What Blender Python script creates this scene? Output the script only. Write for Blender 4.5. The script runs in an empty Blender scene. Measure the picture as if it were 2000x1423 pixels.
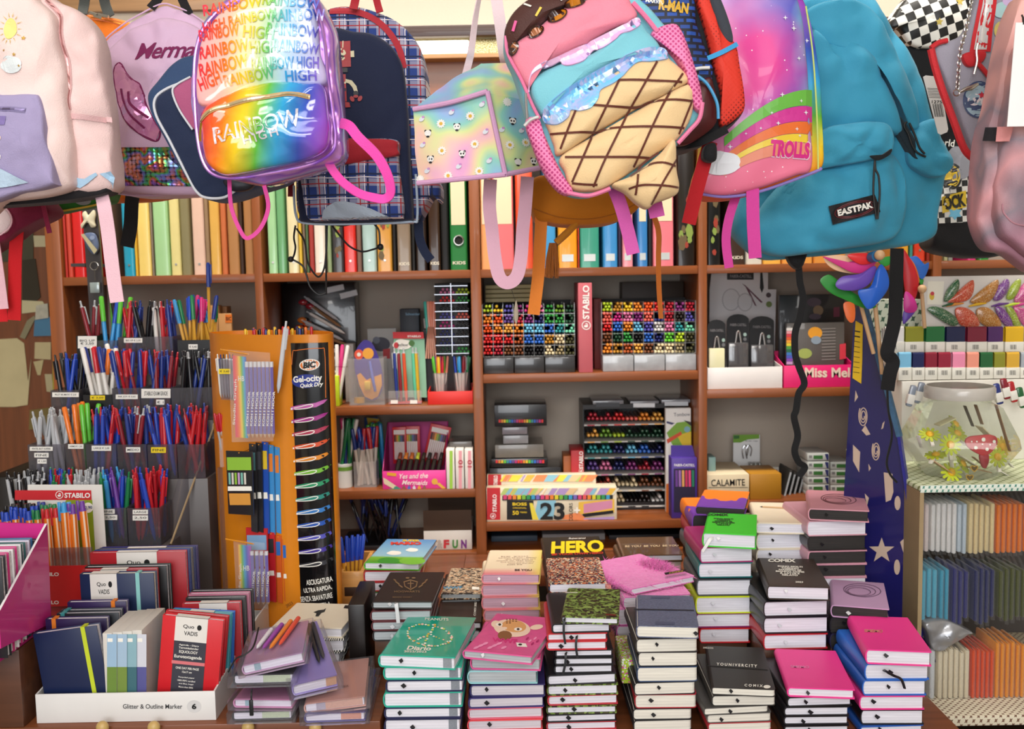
import bpy,bmesh,math,random
from mathutils import Vector as V,Matrix as MX,noise
from mathutils.bvhtree import BVHTree
R = random.Random(7)
sc = bpy.context.scene
COL = sc.collection
# ---------------------------------------------------------------- camera, world, lights, exposure
FPX,TILT,ROLL = 1900.0,math.atan(171 / 1900.0),0.019
EYE = V((0,0,1.55))
_f = V((0,math.cos(TILT),-math.sin(TILT)))
_r0,_u0 = V((1,0,0)),V((0,math.sin(TILT),math.cos(TILT)))
CR = _r0 * math.cos(ROLL) - _u0 * math.sin(ROLL)
CU = _u0 * math.cos(ROLL) + _r0 * math.sin(ROLL)
cd = bpy.data.cameras.new('camera')
cd.sensor_width,cd.lens = 36.0,FPX / 2000 * 36
cd.clip_start,cd.clip_end = .05,50
cd.dof.use_dof,cd.dof.focus_distance,cd.dof.aperture_fstop = True,1.62,6.3
cam = bpy.data.objects.new('camera',cd)
COL.objects.link(cam)
cam.matrix_world = MX(((CR.x,CU.x,-_f.x,EYE.x),(CR.y,CU.y,-_f.y,EYE.y),(CR.z,CU.z,-_f.z,EYE.z),(0,0,0,1)))
sc.camera = cam
sc.view_settings.view_transform,sc.view_settings.look = 'Standard','None'
sc.view_settings.gamma,sc.view_settings.use_curve_mapping = 1,False
sc.view_settings.exposure = 0.03
w = bpy.data.worlds.new('shop_daylight')
sc.world = w
w.use_nodes = True
w.node_tree.nodes['Background'].inputs[0].default_value = (1,.97,.93,1)
w.node_tree.nodes['Background'].inputs[1].default_value = .27
def area(name,loc,to,sx,sy,e,c=(1,1,1),spread=None):
 l = bpy.data.lights.new(name,'AREA')
 l.shape,l.size,l.size_y,l.energy,l.color = 'RECTANGLE',sx,sy,e,c
 o = bpy.data.objects.new(name,l)
 COL.objects.link(o)
 o.location = loc
 if spread:
  l.spread = spread
 o.rotation_euler = (V(to) - V(loc)).to_track_quat('-Z','Y').to_euler()
 return o
area('ceiling_light',(-.3,.35,2.92),(0,1.5,.9),1.8,.5,14,(1,.96,.9))
area('ceiling_light.001',(.2,-2.0,2.85),(.1,2.2,1.1),2.6,.7,66,(1,.97,.93))
area('shelf_fill_light',(.1,1.98,2.8),(.1,2.55,1.2),2.6,.25,15,(1,.93,.84),1.25)  # added fill lamp that brightens the shelf, not a known fixture
area('shop_window_light',(-.5,-2.7,1.8),(.3,2,1.1),2.6,1.6,74,(.93,.96,1))
# ---------------------------------------------------------------- materials
MC = {}
def lin(h):
 h = h.lstrip('#')
 if len(h) == 3:
  h = ''.join(c + c for c in h)
 c = [int(h[i:i + 2],16) / 255 for i in (0,2,4)]
 return tuple(x / 12.92 if x <= .04045 else ((x + .055) / 1.055) ** 2.4 for x in c) + (1,)
class NT:
 """small node-tree writer"""
 def __init__(s,name):
  s.m = bpy.data.materials.new(name)
  s.m.use_nodes = True
  s.t = s.m.node_tree
  s.b = s.t.nodes['Principled BSDF']
 def n(s,typ,ins=(),**kw):
  n = s.t.nodes.new('ShaderNode' + typ)
  for k,v in kw.items():
   setattr(n,k,v)
  for k,v in dict(ins).items():
   s.set(n.inputs[k],v)
  return n
 def set(s,sock,v):
  if hasattr(v,'links') or hasattr(v,'is_output'):
   s.t.links.new(v,sock)
  else:
   sock.default_value = v
 def oc(s,scale=None,rot=None,loc=None):
  c = s.n('TexCoord').outputs['Object']
  if scale is None and rot is None and loc is None:
   return c
  q = s.n('Mapping',{'Vector': c})
  if scale is not None:
   q.inputs['Scale'].default_value = scale
  if rot is not None:
   q.inputs['Rotation'].default_value = rot
  if loc is not None:
   q.inputs['Location'].default_value = loc
  return q.outputs[0]
 def math(s,op,a,b=0.0,c=None):
  q = s.n('Math',operation=op)
  s.set(q.inputs[0],a)
  s.set(q.inputs[1],b)
  if c is not None:
   s.set(q.inputs[2],c)
  return q.outputs[0]
 def mix(s,f,a,b,mode='MIX'):
  q = s.n('Mix',data_type='RGBA',blend_type=mode)
  s.set(q.inputs[0],f)
  s.set(q.inputs[6],a)
  s.set(q.inputs[7],b)
  return q.outputs[2]
 def ramp(s,f,stops,interp='LINEAR'):
  q = s.n('ValToRGB',{'Fac': f})
  e = q.color_ramp.elements
  q.color_ramp.interpolation = interp
  while len(e) > 1:
   e.remove(e[-1])
  e[0].position,e[0].color = stops[0][0],lin(stops[0][1])
  for p,c in stops[1:]:
   k = e.new(p)
   k.color = lin(c)
  return q.outputs[0]
 def sep(s,v):
  q = s.n('SeparateXYZ',{0: v})
  return q.outputs
 def noise(s,scale,vec=None,detail=3):
  return s.n('TexNoise',{'Vector': vec or s.oc(),'Scale': scale,'Detail': detail}).outputs['Fac']
 def bump(s,h,d=.3,dist=.002):
  s.set(s.b.inputs['Normal'],s.n('Bump',{'Height': h,'Strength': d,'Distance': dist}).outputs[0])
 def out(s,col,rough=.5,**kw):
  s.set(s.b.inputs['Base Color'],col)
  s.set(s.b.inputs['Roughness'],rough)
  for k,v in kw.items():
   s.set(s.b.inputs[k.replace('_',' ')],v)
  return s.m
def m(c,r=.5,me=0.,cl=0.,al=1.,var=.08,vs=25,bump=0.,bs=900,sheen=0.,sp=.5):
 """plain procedural material: a colour with a faint mottle, optional weave bump"""
 k = (c,r,me,cl,al,var,vs,bump,bs,sheen,sp)
 if k in MC:
  return MC[k]
 q = NT('mat_' + c.strip('#'))
 L = lin(c)
 D = tuple(x * (1 - var * 2) for x in L[:3]) + (1,)
 col = q.mix(q.noise(vs),D,L) if var else L
 q.out(col,r,Metallic=me,Coat_Weight=cl,Alpha=al,Sheen_Weight=sheen,Specular_IOR_Level=sp)
 if bump:
  q.bump(q.noise(bs,detail=1),bump)
 MC[k] = q.m
 return q.m
def fab(c,r=.75,b=.35,bs=700):
 return m(c,r,var=.05,vs=9,bump=b,bs=bs,sheen=.15,sp=.3)
def pl(c,r=.28):
 return m(c,r,var=.04,cl=.15)
def pap(c,r=.65):
 return m(c,r,var=.03,sp=.25)
def emit(c,e):
 k = ('e',c,e)
 if k not in MC:
  q = NT('mat_glow')
  MC[k] = q.out(lin(c),.5,Emission_Color=lin(c),Emission_Strength=e)
 return MC[k]
def clear(c='#ffffff',k=.1,r=.08,g='clear'):
 """thin clear plastic: mostly see-through, with a sharp sheen at grazing angles"""
 key = (g,c,k,r)
 if key in MC:
  return MC[key]
 q = NT('mat_clear_plastic')
 t = q.n('BsdfTransparent',{'Color': lin(c)})
 gl = q.n('BsdfGlossy',{'Color': (1,1,1,1),'Roughness': r})
 fr = q.n('Fresnel',{'IOR': 1.35})
 f = q.math('ADD',q.math('MULTIPLY',fr.outputs[0],.55),k * .4)
 mx = q.n('MixShader',{0: f,1: t.outputs[0],2: gl.outputs[0]})
 df = q.n('BsdfDiffuse',{'Color': lin(c)})
 m2 = q.n('MixShader',{0: k,1: mx.outputs[0],2: df.outputs[0]})
 q.t.links.new(m2.outputs[0],q.t.nodes['Material Output'].inputs[0])
 MC[key] = q.m
 return q.m
def wood(c='#8a4c2a',r=.42,ax='X',sc_=1.):
 k = ('wood',c,r,ax,sc_)
 if k in MC:
  return MC[k]
 q = NT('mat_wood')
 s = {'X': (2,40,40),'Z': (40,40,2),'Y': (40,2,40)}[ax]
 v = q.oc(tuple(x * sc_ for x in s))
 L = lin(c)
 f = q.noise(1.6,v,5)
 col = q.mix(q.ramp(f,[(.3,'#000'),(.7,'#fff')]),tuple(x * .72 for x in L[:3]) + (1,),tuple(min(1,x * 1.12) for x in L[:3]) + (1,))
 q.out(col,r,Coat_Weight=.15)
 q.bump(f,.08)
 MC[k] = q.m
 return q.m
def mk(key,fn):
 if key not in MC:
  MC[key] = fn()
 return MC[key]
# ---------------------------------------------------------------- frames: a pixel ray met with a real plane
def ray(px,py):
 return (_f + CR * ((px - 1000) / FPX) + CU * ((711.5 - py) / FPX))
def P(px,py,Y):
 d = ray(px,py)
 return EYE + d * (Y / d.y)
def PZ(px,py,z):
 d = ray(px,py)
 return EYE + d * ((z - EYE.z) / d.z)
def PX(s):
 return [tuple(float(v) for v in p.split(',')) for p in s.split()]
class Fr:
 """local frame: x right, y away from the viewer, z up; origin where pixel (px,py) meets depth Y"""
 def __init__(s,px=None,py=None,Y=None,yaw=0,pitch=0,o=None,roll=0):
  s.o = V(o) if o is not None else P(px,py,Y)
  s.M = MX.Translation(s.o) @ MX.Rotation(math.radians(yaw),4,'Z') @ MX.Rotation(math.radians(pitch),4,'X') @ MX.Rotation(math.radians(roll),4,'Y')
  s.I = s.M.inverted()
 def l(s,px,py,off=0.):
  e = s.I @ EYE
  d = s.I.to_3x3() @ ray(px,py)
  return e + d * ((off - e.y) / d.y)
 def ls(s,pts,off=0.):
  if isinstance(pts,str):
   pts = PX(pts)
  return [s.l(p[0],p[1],p[2] if len(p) > 2 else off) for p in pts]
W0 = Fr(o=(0,0,0))
class Th:
 """a thing: an Empty at its base that parents its parts"""
 def __init__(s,name,label,cat,F,group=None,kind=None):
  s.F,s.M = F,F.M
  s.o = bpy.data.objects.new(name,None)
  s.o.empty_display_size = .02
  COL.objects.link(s.o)
  s.o.matrix_world = F.M
  tag(s.o,label,cat,group,kind)
def tag(o,label=None,cat=None,group=None,kind=None):
 for k,v in (('label',label),('category',cat),('group',group),('kind',kind)):
  if v:
   o[k] = v
 return o
def cr(pts,n=6,closed=True):
 """Catmull-Rom through the points"""
 out,N = [],len(pts)
 for i in range(N if closed else N - 1):
  p = [pts[(i + k) % N] if closed else pts[min(max(i + k,0),N - 1)] for k in (-1,0,1,2)]
  for j in range(n):
   t = j / n
   out.append(.5 * ((2 * p[1]) + (p[2] - p[0]) * t + (2 * p[0] - 5 * p[1] + 4 * p[2] - p[3]) * t * t + (3 * p[1] - p[0] - 3 * p[2] + p[3]) * t ** 3))
 if not closed:
  out.append(pts[-1])
 return out
class G:
 """collects shapes into one mesh"""
 def __init__(s):
  s.b = bmesh.new()
 def vs(s,pts):
  return [s.b.verts.new(p) for p in pts]
 def face(s,v,mi=0):
  try:
   f = s.b.faces.new(v)
   f.material_index = mi
   return f
  except ValueError:
   pass
 def quad(s,pts,mi=0):  # returns the builder
  s.face(s.vs(pts),mi)
  return s
 def box(s,lo,hi,bev=0.,mi=0,rot=None,seg=2):
  lo,hi = V(lo),V(hi)
  c,d = (lo + hi) / 2,hi - lo
  M = MX.Translation(c) @ (rot.to_4x4() if rot is not None else MX()) @ MX.Diagonal((*d,1))
  r = bmesh.ops.create_cube(s.b,size=1,matrix=M)
  fs = {f for v in r['verts'] for f in v.link_faces}
  if bev:
   es = {e for v in r['verts'] for e in v.link_edges}
   q = bmesh.ops.bevel(s.b,geom=list(es),offset=bev,segments=seg,profile=.5,affect='EDGES')
   fs = {f for v in q['verts'] for f in v.link_faces} | {f for f in fs if f.is_valid}
  for f in fs:
   if f.is_valid:
    f.material_index = mi
  return s
 def cyl(s,p0,p1,r0,r1=None,n=12,mi=0,caps=True):
  p0,p1 = V(p0),V(p1)
  r1 = r0 if r1 is None else r1
  return s.rings([(p0,r0),(p1,r1)],n,mi,caps)
 def rings(s,pr,n=12,mi=0,caps=True,mis=None):
  """circles of radius r along a polyline of (point, r)"""
  pts = [V(p) for p,_ in pr]
  prev,x = None,None
  for i,(p,r) in enumerate(pr):
   a,b = pts[max(i - 1,0)],pts[min(i + 1,len(pts) - 1)]
   t = (b - a)
   t = t.normalized() if t.length > 1e-9 else V((0,0,1))
   if x is None:
    x = t.orthogonal()
   x = (x - t * x.dot(t))
   x = x.normalized() if x.length > 1e-6 else t.orthogonal().normalized()
   y = t.cross(x)
   cur = s.vs([pts[i] + x * (r * math.cos(k * 2 * math.pi / n)) + y * (r * math.sin(k * 2 * math.pi / n)) for k in range(n)])
   q = mis[i - 1] if mis and i else mi
   if prev:
    for k in range(n):
     s.face([prev[k],prev[(k + 1) % n],cur[(k + 1) % n],cur[k]],q)
   elif caps:
    s.face(cur[::-1],mis[0] if mis else mi)
   prev = cur
  if caps:
   s.face(prev,mis[-1] if mis else mi)
  return s
 def tube(s,pts,r,n=8,mi=0,closed=False,caps=True):
  if closed:
   pts = list(pts) + [pts[0]]
  return s.rings([(p,r) for p in pts],n,mi,caps and not closed)
 def prism(s,poly,y0,y1,mi=0,mside=None):
  """poly: points (x, z) or 3-vectors whose y is ignored; extruded from y0 to y1"""
  pp = [(p[0],p[2] if len(p) > 2 else p[1]) for p in poly]
  a = s.vs([(x,y0,z) for x,z in pp])
  b = s.vs([(x,y1,z) for x,z in pp])
  n = len(pp)
  ar = sum(pp[i][0] * pp[(i + 1) % n][1] - pp[(i + 1) % n][0] * pp[i][1] for i in range(n))
  if ar < 0:
   a,b = a[::-1],b[::-1]
  s.face(a,mi)
  s.face(b[::-1],mi)
  for i in range(n):
   s.face([a[(i + 1) % n],a[i],b[i],b[(i + 1) % n]],mi if mside is None else mside)
  return s
 def ribbon(s,pts,wd,th=.0016,nrm=V((0,1,0)),mi=0,tw=None):
  """flat strap along the points; tw: twist in degrees at the ends (a, b)"""
  prev,N = None,len(pts)
  for i,p in enumerate(pts):
   t = pts[min(i + 1,N - 1)] - pts[max(i - 1,0)]
   t = t.normalized() if t.length > 1e-9 else V((0,0,-1))
   sd = t.cross(nrm)
   sd = sd.normalized() if sd.length > .05 else V((1,0,0))
   if tw:
    a = math.radians(tw[0] + (tw[1] - tw[0]) * i / (N - 1))
    sd = MX.Rotation(a,3,t) @ sd
   up = t.cross(sd).normalized()
   ww = wd[i] if isinstance(wd,(list,tuple)) else wd
   a,b = sd * ww / 2,up * th / 2
   cur = s.vs([p - a - b,p + a - b,p + a + b,p - a + b])
   if prev:
    for k in range(4):
     s.face([prev[k],prev[(k + 1) % 4],cur[(k + 1) % 4],cur[k]],mi)
   else:
    s.face(cur[::-1],mi)
   prev = cur
  s.face(prev,mi)
  return s
 def lathe(s,prof,n=32,mi=0,at=V((0,0,0)),mis=None):
  """prof: (r, z) from the bottom up, about the local z axis"""
  return s.rings([(at + V((0,0,z)),max(r,1e-5)) for r,z in prof],n,mi,True,mis)
 def ball(s,c,r,n=10,mi=0,sq=(1,1,1)):
  q = bmesh.ops.create_uvsphere(s.b,u_segments=n,v_segments=max(4,n // 2),radius=1,matrix=MX.Translation(V(c)) @ MX.Diagonal((r * sq[0],r * sq[1],r * sq[2],1)))
  for f in {f for v in q['verts'] for f in v.link_faces}:
   f.material_index = mi
  return s
 def fill(s,pts,mi=0,y=None):
  """flat filled outline"""
  v = s.vs([p if y is None else V((p[0],y,p[2])) for p in pts])
  es = [s.b.edges.new((v[i],v[(i + 1) % len(v)])) for i in range(len(v))]
  q = bmesh.ops.triangle_fill(s.b,edges=es,use_beauty=True)
  for f in q['geom']:
   if isinstance(f,bmesh.types.BMFace):
    f.material_index = mi
    if f.normal.y > 0:
     f.normal_flip()
  return s
 def on(s,bvh,off=.0012,maxlen=.012,rounds=4):
  """lay everything collected so far onto a surface, seen from the front (-y)"""
  for _ in range(rounds):
   es = [e for e in s.b.edges if e.calc_length() > maxlen]
   if not es:
    break
   bmesh.ops.subdivide_edges(s.b,edges=es,cuts=1)
   bmesh.ops.triangulate(s.b,faces=s.b.faces[:])
  last = None
  for v in s.b.verts:
   h = bvh.ray_cast(V((v.co.x,-2,v.co.z)),V((0,1,0)))
   if h[0] is None:
    h = bvh.find_nearest(v.co)
    if h[0] is None:
     continue
   v.co.y = h[0].y - off
  return s
 def bvh(s):
  return BVHTree.FromBMesh(s.b)
 def mesh(s,name,mats,smooth=40,norm=True):
  if norm:
   bmesh.ops.recalc_face_normals(s.b,faces=s.b.faces[:])
  me = bpy.data.meshes.new(name)
  s.b.to_mesh(me)
  s.b.free()
  for x in (mats if isinstance(mats,(list,tuple)) else [mats]):
   me.materials.append(x)
  if smooth:
   me.shade_smooth()
   me.set_sharp_from_angle(angle=math.radians(smooth))
  return me
 def o(s,name,mats,par=None,F=None,label=None,cat=None,group=None,kind=None,smooth=40,norm=True):
  return put(s.mesh(name,mats,smooth,norm),name,par,F,label,cat,group,kind)
def put(me,name,par=None,F=None,label=None,cat=None,group=None,kind=None,M=None):
 o = bpy.data.objects.new(name,me)
 COL.objects.link(o)
 Mw = M if M is not None else (F.M if F is not None else (par.M if par is not None else MX()))
 if par is not None:
  o.parent = par.o
  o.matrix_local = par.M.inverted() @ Mw
 else:
  o.matrix_world = Mw
 o_t = tag(o,label,cat,group,kind)
 return o_t
class Sub:
 """lets a mesh part or a mesh thing carry parts of its own"""
 def __init__(s,o,M):
  s.o,s.M = o,M
TXC = {}
def txm(st,bold=0.,shear=0.,sp=1.):
 k = (st,bold,shear,sp)
 if k not in TXC:
  c = bpy.data.curves.new('t','FONT')
  c.body,c.offset,c.shear,c.space_character = st,bold,shear,sp
  c.align_x = 'CENTER'
  c.resolution_u = 3
  c.space_line = .95
  o = bpy.data.objects.new('t',c)
  me = bpy.data.meshes.new_from_object(o)
  xs = [v.co.x for v in me.vertices]
  ys = [v.co.y for v in me.vertices]
  cx,cy,sx,sy = (min(xs) + max(xs)) / 2,(min(ys) + max(ys)) / 2,max(xs) - min(xs),max(ys) - min(ys)
  TXC[k] = ([((v.co.x - cx) / max(sx,1e-6),(v.co.y - cy) / max(sy,1e-6)) for v in me.vertices],[tuple(p.vertices) for p in me.polygons])
  bpy.data.objects.remove(o)
  bpy.data.meshes.remove(me)
 return TXC[k]
def addtxt(g,F,st,cx,cy,wd,h,rot=0,off=-.0008,mi=0,bold=.01,shear=0.,sp=1.,v=None,arc=0.):
 """writing centred on pixel (cx,cy), wd x h pixels, turned by rot degrees, on the frame's plane y=off; v: own pixel vector of the up direction"""
 vs,fs = txm(st,bold,shear,sp)
 a = math.radians(rot)
 O = F.l(cx,cy,off)
 U = F.l(cx + wd * math.cos(a),cy - wd * math.sin(a),off) - O
 if v is None:
  v = (-h * math.sin(a),-h * math.cos(a))
 W = F.l(cx + v[0],cy + v[1],off) - O
 nv = g.vs([O + U * x + W * (y - arc * (4 * x * x - .5)) for x,y in vs])
 for f in fs:
  g.face([nv[i] for i in f],mi)
 return g
def txt(par,F,st,cx,cy,wd,h,mat,rot=0,off=-.0008,name='lettering',bvh=None,label=None,**kw):
 g = G()
 addtxt(g,F,st,cx,cy,wd,h,rot,off,**kw)
 if bvh:
  g.on(bvh,.0016,.01,3)
 return g.o(name,mat,par,F,label=label,smooth=0,norm=False)
def puff(F,out,y,th,bul,mats,name,par,wr=.0,nn=6,fr=14.,e=.25,sharp=False,label=None,pw=2.4,ret=None):
 """a stuffed panel: outline in pixels on the plane y, front bulging by bul towards the viewer, th deep"""
 pl_ = F.ls(out,y)
 pts = pl_ if sharp else cr(pl_,nn)
 c = sum(pts,V()) / len(pts)
 g = G()
 seed = V((c.x * 7 + y,c.z * 5,R.random() * 9))
 rows = [(.86,y + th,0),(.97,y + th,0),(1,y + th * .85,.3),(1,y + th * .5,.6),(1,y + th * e,.6),(.985,y + th * .06,.7)]
 rows += [(s_,y - bul * (1 - s_ ** pw),1) for s_ in (.955,.9,.83,.75,.66,.56,.46,.36,.26,.16,.07)]
 prev = None
 for s_,yy,k in rows:
  cur = []
  for p in pts:
   q = V((c.x + (p.x - c.x) * s_,yy,c.z + (p.z - c.z) * s_))
   if wr and k:
    n_ = noise.noise(q * fr + seed) + .5 * noise.noise(q * fr * 2.3 + seed) + .9 * (.45 - 2 * abs(noise.noise(V((q.x * .8 + q.z * .5,q.y,q.z * .9 - q.x * .4)) * fr * 1.15 + seed * 3)))
    q.y += wr * n_ * k
    if k < 1:
     q.x += wr * .4 * noise.noise(q * fr + seed * 2)
   cur.append(q)
  cur = g.vs(cur)
  if prev:
   for i in range(len(cur)):
    j = (i + 1) % len(cur)
    g.face([prev[i],prev[j],cur[j],cur[i]])
  else:
   g.face(cur[::-1])
  prev = cur
 mid = g.b.verts.new((c.x,y - bul,c.z))
 for i in range(len(prev)):
  g.face([prev[i],prev[(i + 1) % len(prev)],mid])
 bmesh.ops.recalc_face_normals(g.b,faces=g.b.faces[:])
 b = g.bvh()
 o = g.o(name,mats,par,F,label=label,smooth=60,norm=False)
 return o,b
def strap(F,pts,wpx,mat,name='strap',par=None,th=.0018,n=6,tw=None,label=None,off=0.):
 """a webbing strap through pixels (px,py[,off]); wpx its width in pixels"""
 L = F.ls(pts,off)
 q = PX(pts) if isinstance(pts,str) else pts
 k = (F.l(q[0][0] + 10,q[0][1],off) - F.l(q[0][0],q[0][1],off)).length / 10
 g = G()
 g.ribbon(cr(L,n,False),wpx * k,th,tw=tw)
 return g.o(name,mat,par,F,label=label)
def cloudpts(cx,cy,w_,h,n=28):
 out = []
 for i in range(n):
  a = 2 * math.pi * i / n
  r = 1 + .16 * abs(math.sin(a * 2.5)) * (1 if math.sin(a) > -.3 else .1)
  out.append((cx + w_ / 2 * r * math.cos(a),cy - h / 2 * r * math.sin(a) * (1 if math.sin(a) > 0 else .75)))
 return out
def starpts(cx,cy,r,n=5,k=.45,a0=90):
 return [(cx + (r if i % 2 == 0 else r * k) * math.cos(math.radians(a0 + i * 180 / n)),cy - (r if i % 2 == 0 else r * k) * math.sin(math.radians(a0 + i * 180 / n))) for i in range(2 * n)]
def ell(cx,cy,rx,ry,n=20,rot=0):
 a = math.radians(rot)
 return [(cx + rx * math.cos(t) * math.cos(a) + ry * math.sin(t) * math.sin(a),cy - rx * math.cos(t) * math.sin(a) + ry * math.sin(t) * math.cos(a)) for t in (2 * math.pi * i / n for i in range(n))]
ORD = ['topmost','second','third','fourth','fifth','sixth','seventh','eighth','ninth','tenth','eleventh','twelfth','thirteenth','fourteenth','fifteenth','sixteenth','seventeenth','eighteenth','nineteenth','twentieth']
# ================================================================ the room shell and the shelf unit
YS,YB = 2.5,2.78          # front and back of the shelf unit
def struct(name,g,mat):
 return g.o(name,mat,kind='structure')
def panelmat(c):
 return mk(('plaster',c),lambda: (lambda q: (q.bump(q.noise(180),.15),q.out(q.mix(q.noise(6),tuple(x * .93 for x in lin(c)[:3]) + (1,),lin(c)),.8))[1])(NT('mat_plaster')))
def floortile():
 q = NT('mat_floor_tile')
 b = q.n('TexBrick',{'Vector': q.oc(),'Color1': lin('#9a8d7c'),'Color2': lin('#93867a'),'Mortar': lin('#6b6259'),'Scale': 2.5,'Mortar Size': .006})
 return q.out(b.outputs['Color'],.35)
struct('floor',G().box((-3,-3,-.05),(3,3.6,0)),floortile())
struct('ceiling',G().box((-3,-3,3),(3,3.6,3.05)),panelmat('#e9e4da'))
struct('wall_back',G().box((-3,3.3,0),(3,3.4,3)),panelmat('#cfc4b2'))
struct('wall_left',G().box((-3.05,-3,0),(-3,3.4,3)),panelmat('#d5cbba'))
struct('wall_right',G().box((3,-3,0),(3.05,3.4,3)),panelmat('#d5cbba'))
def xs(px,py=540,Y=YS):
 return P(px,py,Y).x
def zs(px,py,Y=YS):
 return P(px,py,Y).z
WD = wood('#8c4c22')
WZ = wood('#8c4c22',ax='Z')
ZT = .83                      # counter top
shelf = Th('shelf_unit','brown wooden wall shelf unit with grey back behind the counter','shelf',Fr(o=(0,YS,0)))
UP = [(92,121),(497,513),(919,939),(1364,1381),(1822,1839),(2250,2270)]
for a,b in UP:
 G().box((xs(a),0,.02),(xs(b),YB - YS,2.02),.0015).o('upright',WZ,shelf)
zb = zs(1000,525)
ZB = zb
for i in range(5):
 a,b = xs(UP[i][1]),xs(UP[i + 1][0])
 G().box((a,.004,zb - .0215),(b,YB - YS - .008,zb),.0012).o('shelf_board',WD,shelf)
LV = {}
for i,key,py,px in ((0,'a',800,310),(1,'b1',794,720),(1,'b2',957,800),(2,'c1',728,1150),(2,'c2',1018,1150),(3,'d1',759,1520),(3,'d2',978,1520),(4,'e1',760,1950)):
 a,b = xs(UP[i][1]),xs(UP[i + 1][0])
 z = zs(px,py)
 LV[key] = z
 G().box((a,.004,z - .0225),(b,YB - YS - .008,z),.0012).o('shelf_board',WD,shelf)
for i in range(5):
 a,b = xs(UP[i][1]),xs(UP[i + 1][0])
 G().box((a,.004,ZT - .03),(b,YB - YS - .008,ZT + .001),.001).o('shelf_board',WD,shelf)
G().box((xs(92),YB - YS - .006,.02),(xs(2270),YB - YS + .006,2.02)).o('back_panel',panelmat('#b3a698'),shelf)
# header: ledge, recessed board, lit strip, dark moulding
H = lambda py: zs(900,py)
G().box((xs(92),.0,H(113)),(xs(2270),.25,H(104)),.001).o('header_ledge',wood('#c08a52'),shelf)  # paler than the other wood: the strip lamp's brightness put into its colour
G().box((xs(92),.045,H(185)),(xs(2270),.06,H(113))).o('header_board',WD,shelf)
G().box((xs(92),.01,H(68)),(xs(2270),.05,H(46)),.002).o('header_moulding',wood('#3c1d10'),shelf)
def goldglass():
 q = NT('mat_gold_glass')
 f = q.noise(420,detail=1)
 col = q.ramp(f,[(.35,'#5c5222'),(.5,'#b9ad68'),(.62,'#f3edc0')])
 return q.out(col,.2,Metallic=.3)
G().box((xs(92),.05,H(104)),(xs(2270),.056,H(68))).o('glitter_strip',goldglass(),shelf)
G().box((xs(640),.03,H(100)),(xs(925),.046,H(72)),.004).o('strip_lamp',emit('#fff6e2',2.6),shelf)
struct('wall_1',G().box((-2.2,YS + .02,H(46)),(2.4,YS + .3,3)),panelmat('#dacdb8'))
G().box((xs(80),.0,H(9)),(xs(560),.02,H(-60)),.001).o('upper_board',wood('#9d7750'),shelf)
# ---- pinboard wall at the far left with pinned papers
struct('wall_2',G().box((-2.4,3.1,0),(P(135,600,3.1).x,3.3,2.6)),wood('#7a4423',ax='Z'))
PB = Fr(o=(0,3.1,0))
for nm,lab,cat,pts,c,tilt_ in (
  ('pinned_paper','large cream folded paper pinned to the brown wall','paper','0,662 34,660 48,670 56,745 62,700 55,790 30,794 0,794','#cfc092',4),
  ('pinned_note','small square note pinned under the blue packet','paper','69,668 100,668 100,702 68,700','#c7b78a',2),
  ('pinned_note','torn triangular scrap of paper pinned on the brown wall','paper','66,706 86,702 80,732 74,732','#c3b384',2),
  ('pinned_strip','curled grey paper strip hanging above the large paper','paper','68,616 70,622 50,662 40,658 54,626','#8f8768',6),
  ('pinned_sheet','lined note sheet pinned low beside the shelf upright','paper','88,730 102,730 105,766 92,764','#b9ac86',2),
  ('pinned_card','pale card pinned high beside the shelf upright','paper','66,460 92,460 92,482 68,482','#c9bd96',2),
  ('wall_calendar','dark speckled calendar pinned high on the brown wall','calendar','0,432 66,420 66,506 0,512','#4e4a36',3),
  ('wall_poster','dark poster with cream edge behind the red strap','poster','44,508 70,505 80,580 60,600 44,588','#3a3222',3),
  ('paper_folder','yellowed folder lying against the brown wall','folder','60,800 108,794 108,836 58,838','#7b6a38',8),
  ('paper_bundle','cream papers stuck behind the blue packet','paper','44,586 84,588 96,606 44,612','#cfc59c',5),
  ('blue_packet','blue and white packet pinned beside the shelf upright','packet','70,624 100,618 102,655 68,656','#4f7f9f',12)):
 g = G()
 L = PB.ls(pts)
 g.prism(L,-.002 - tilt_ * .0005,-.001)
 q_ = g.o(nm,m(c,.8,var=.12,vs=14),None,PB,label=lab,cat=cat)
 if nm in ('blue_packet',):
  k = Sub(q_,PB.M)
  G().prism(PB.ls('74,596 96,592 98,620 72,624'),-.012,-.006).o('packet_header',m('#c9c4b0',.6,var=.25,vs=60),k,PB)
G().prism(PB.ls('102,520 106,520 108,760 104,760'),-.004,-.001).o('yellow_tape',m('#a89a2c',.6),None,PB,label='yellow tape strip running down the brown wall edge',cat='tape')
G().box((P(-30,900,2.6).x,2.6,.0),(P(28,900,2.6).x,3.0,zs(0,930,2.6)),.01).o('dark_cabinet',m('#171310',.5),None,None,label='low dark cabinet in the shade below the pinned papers',cat='cabinet')
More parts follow.
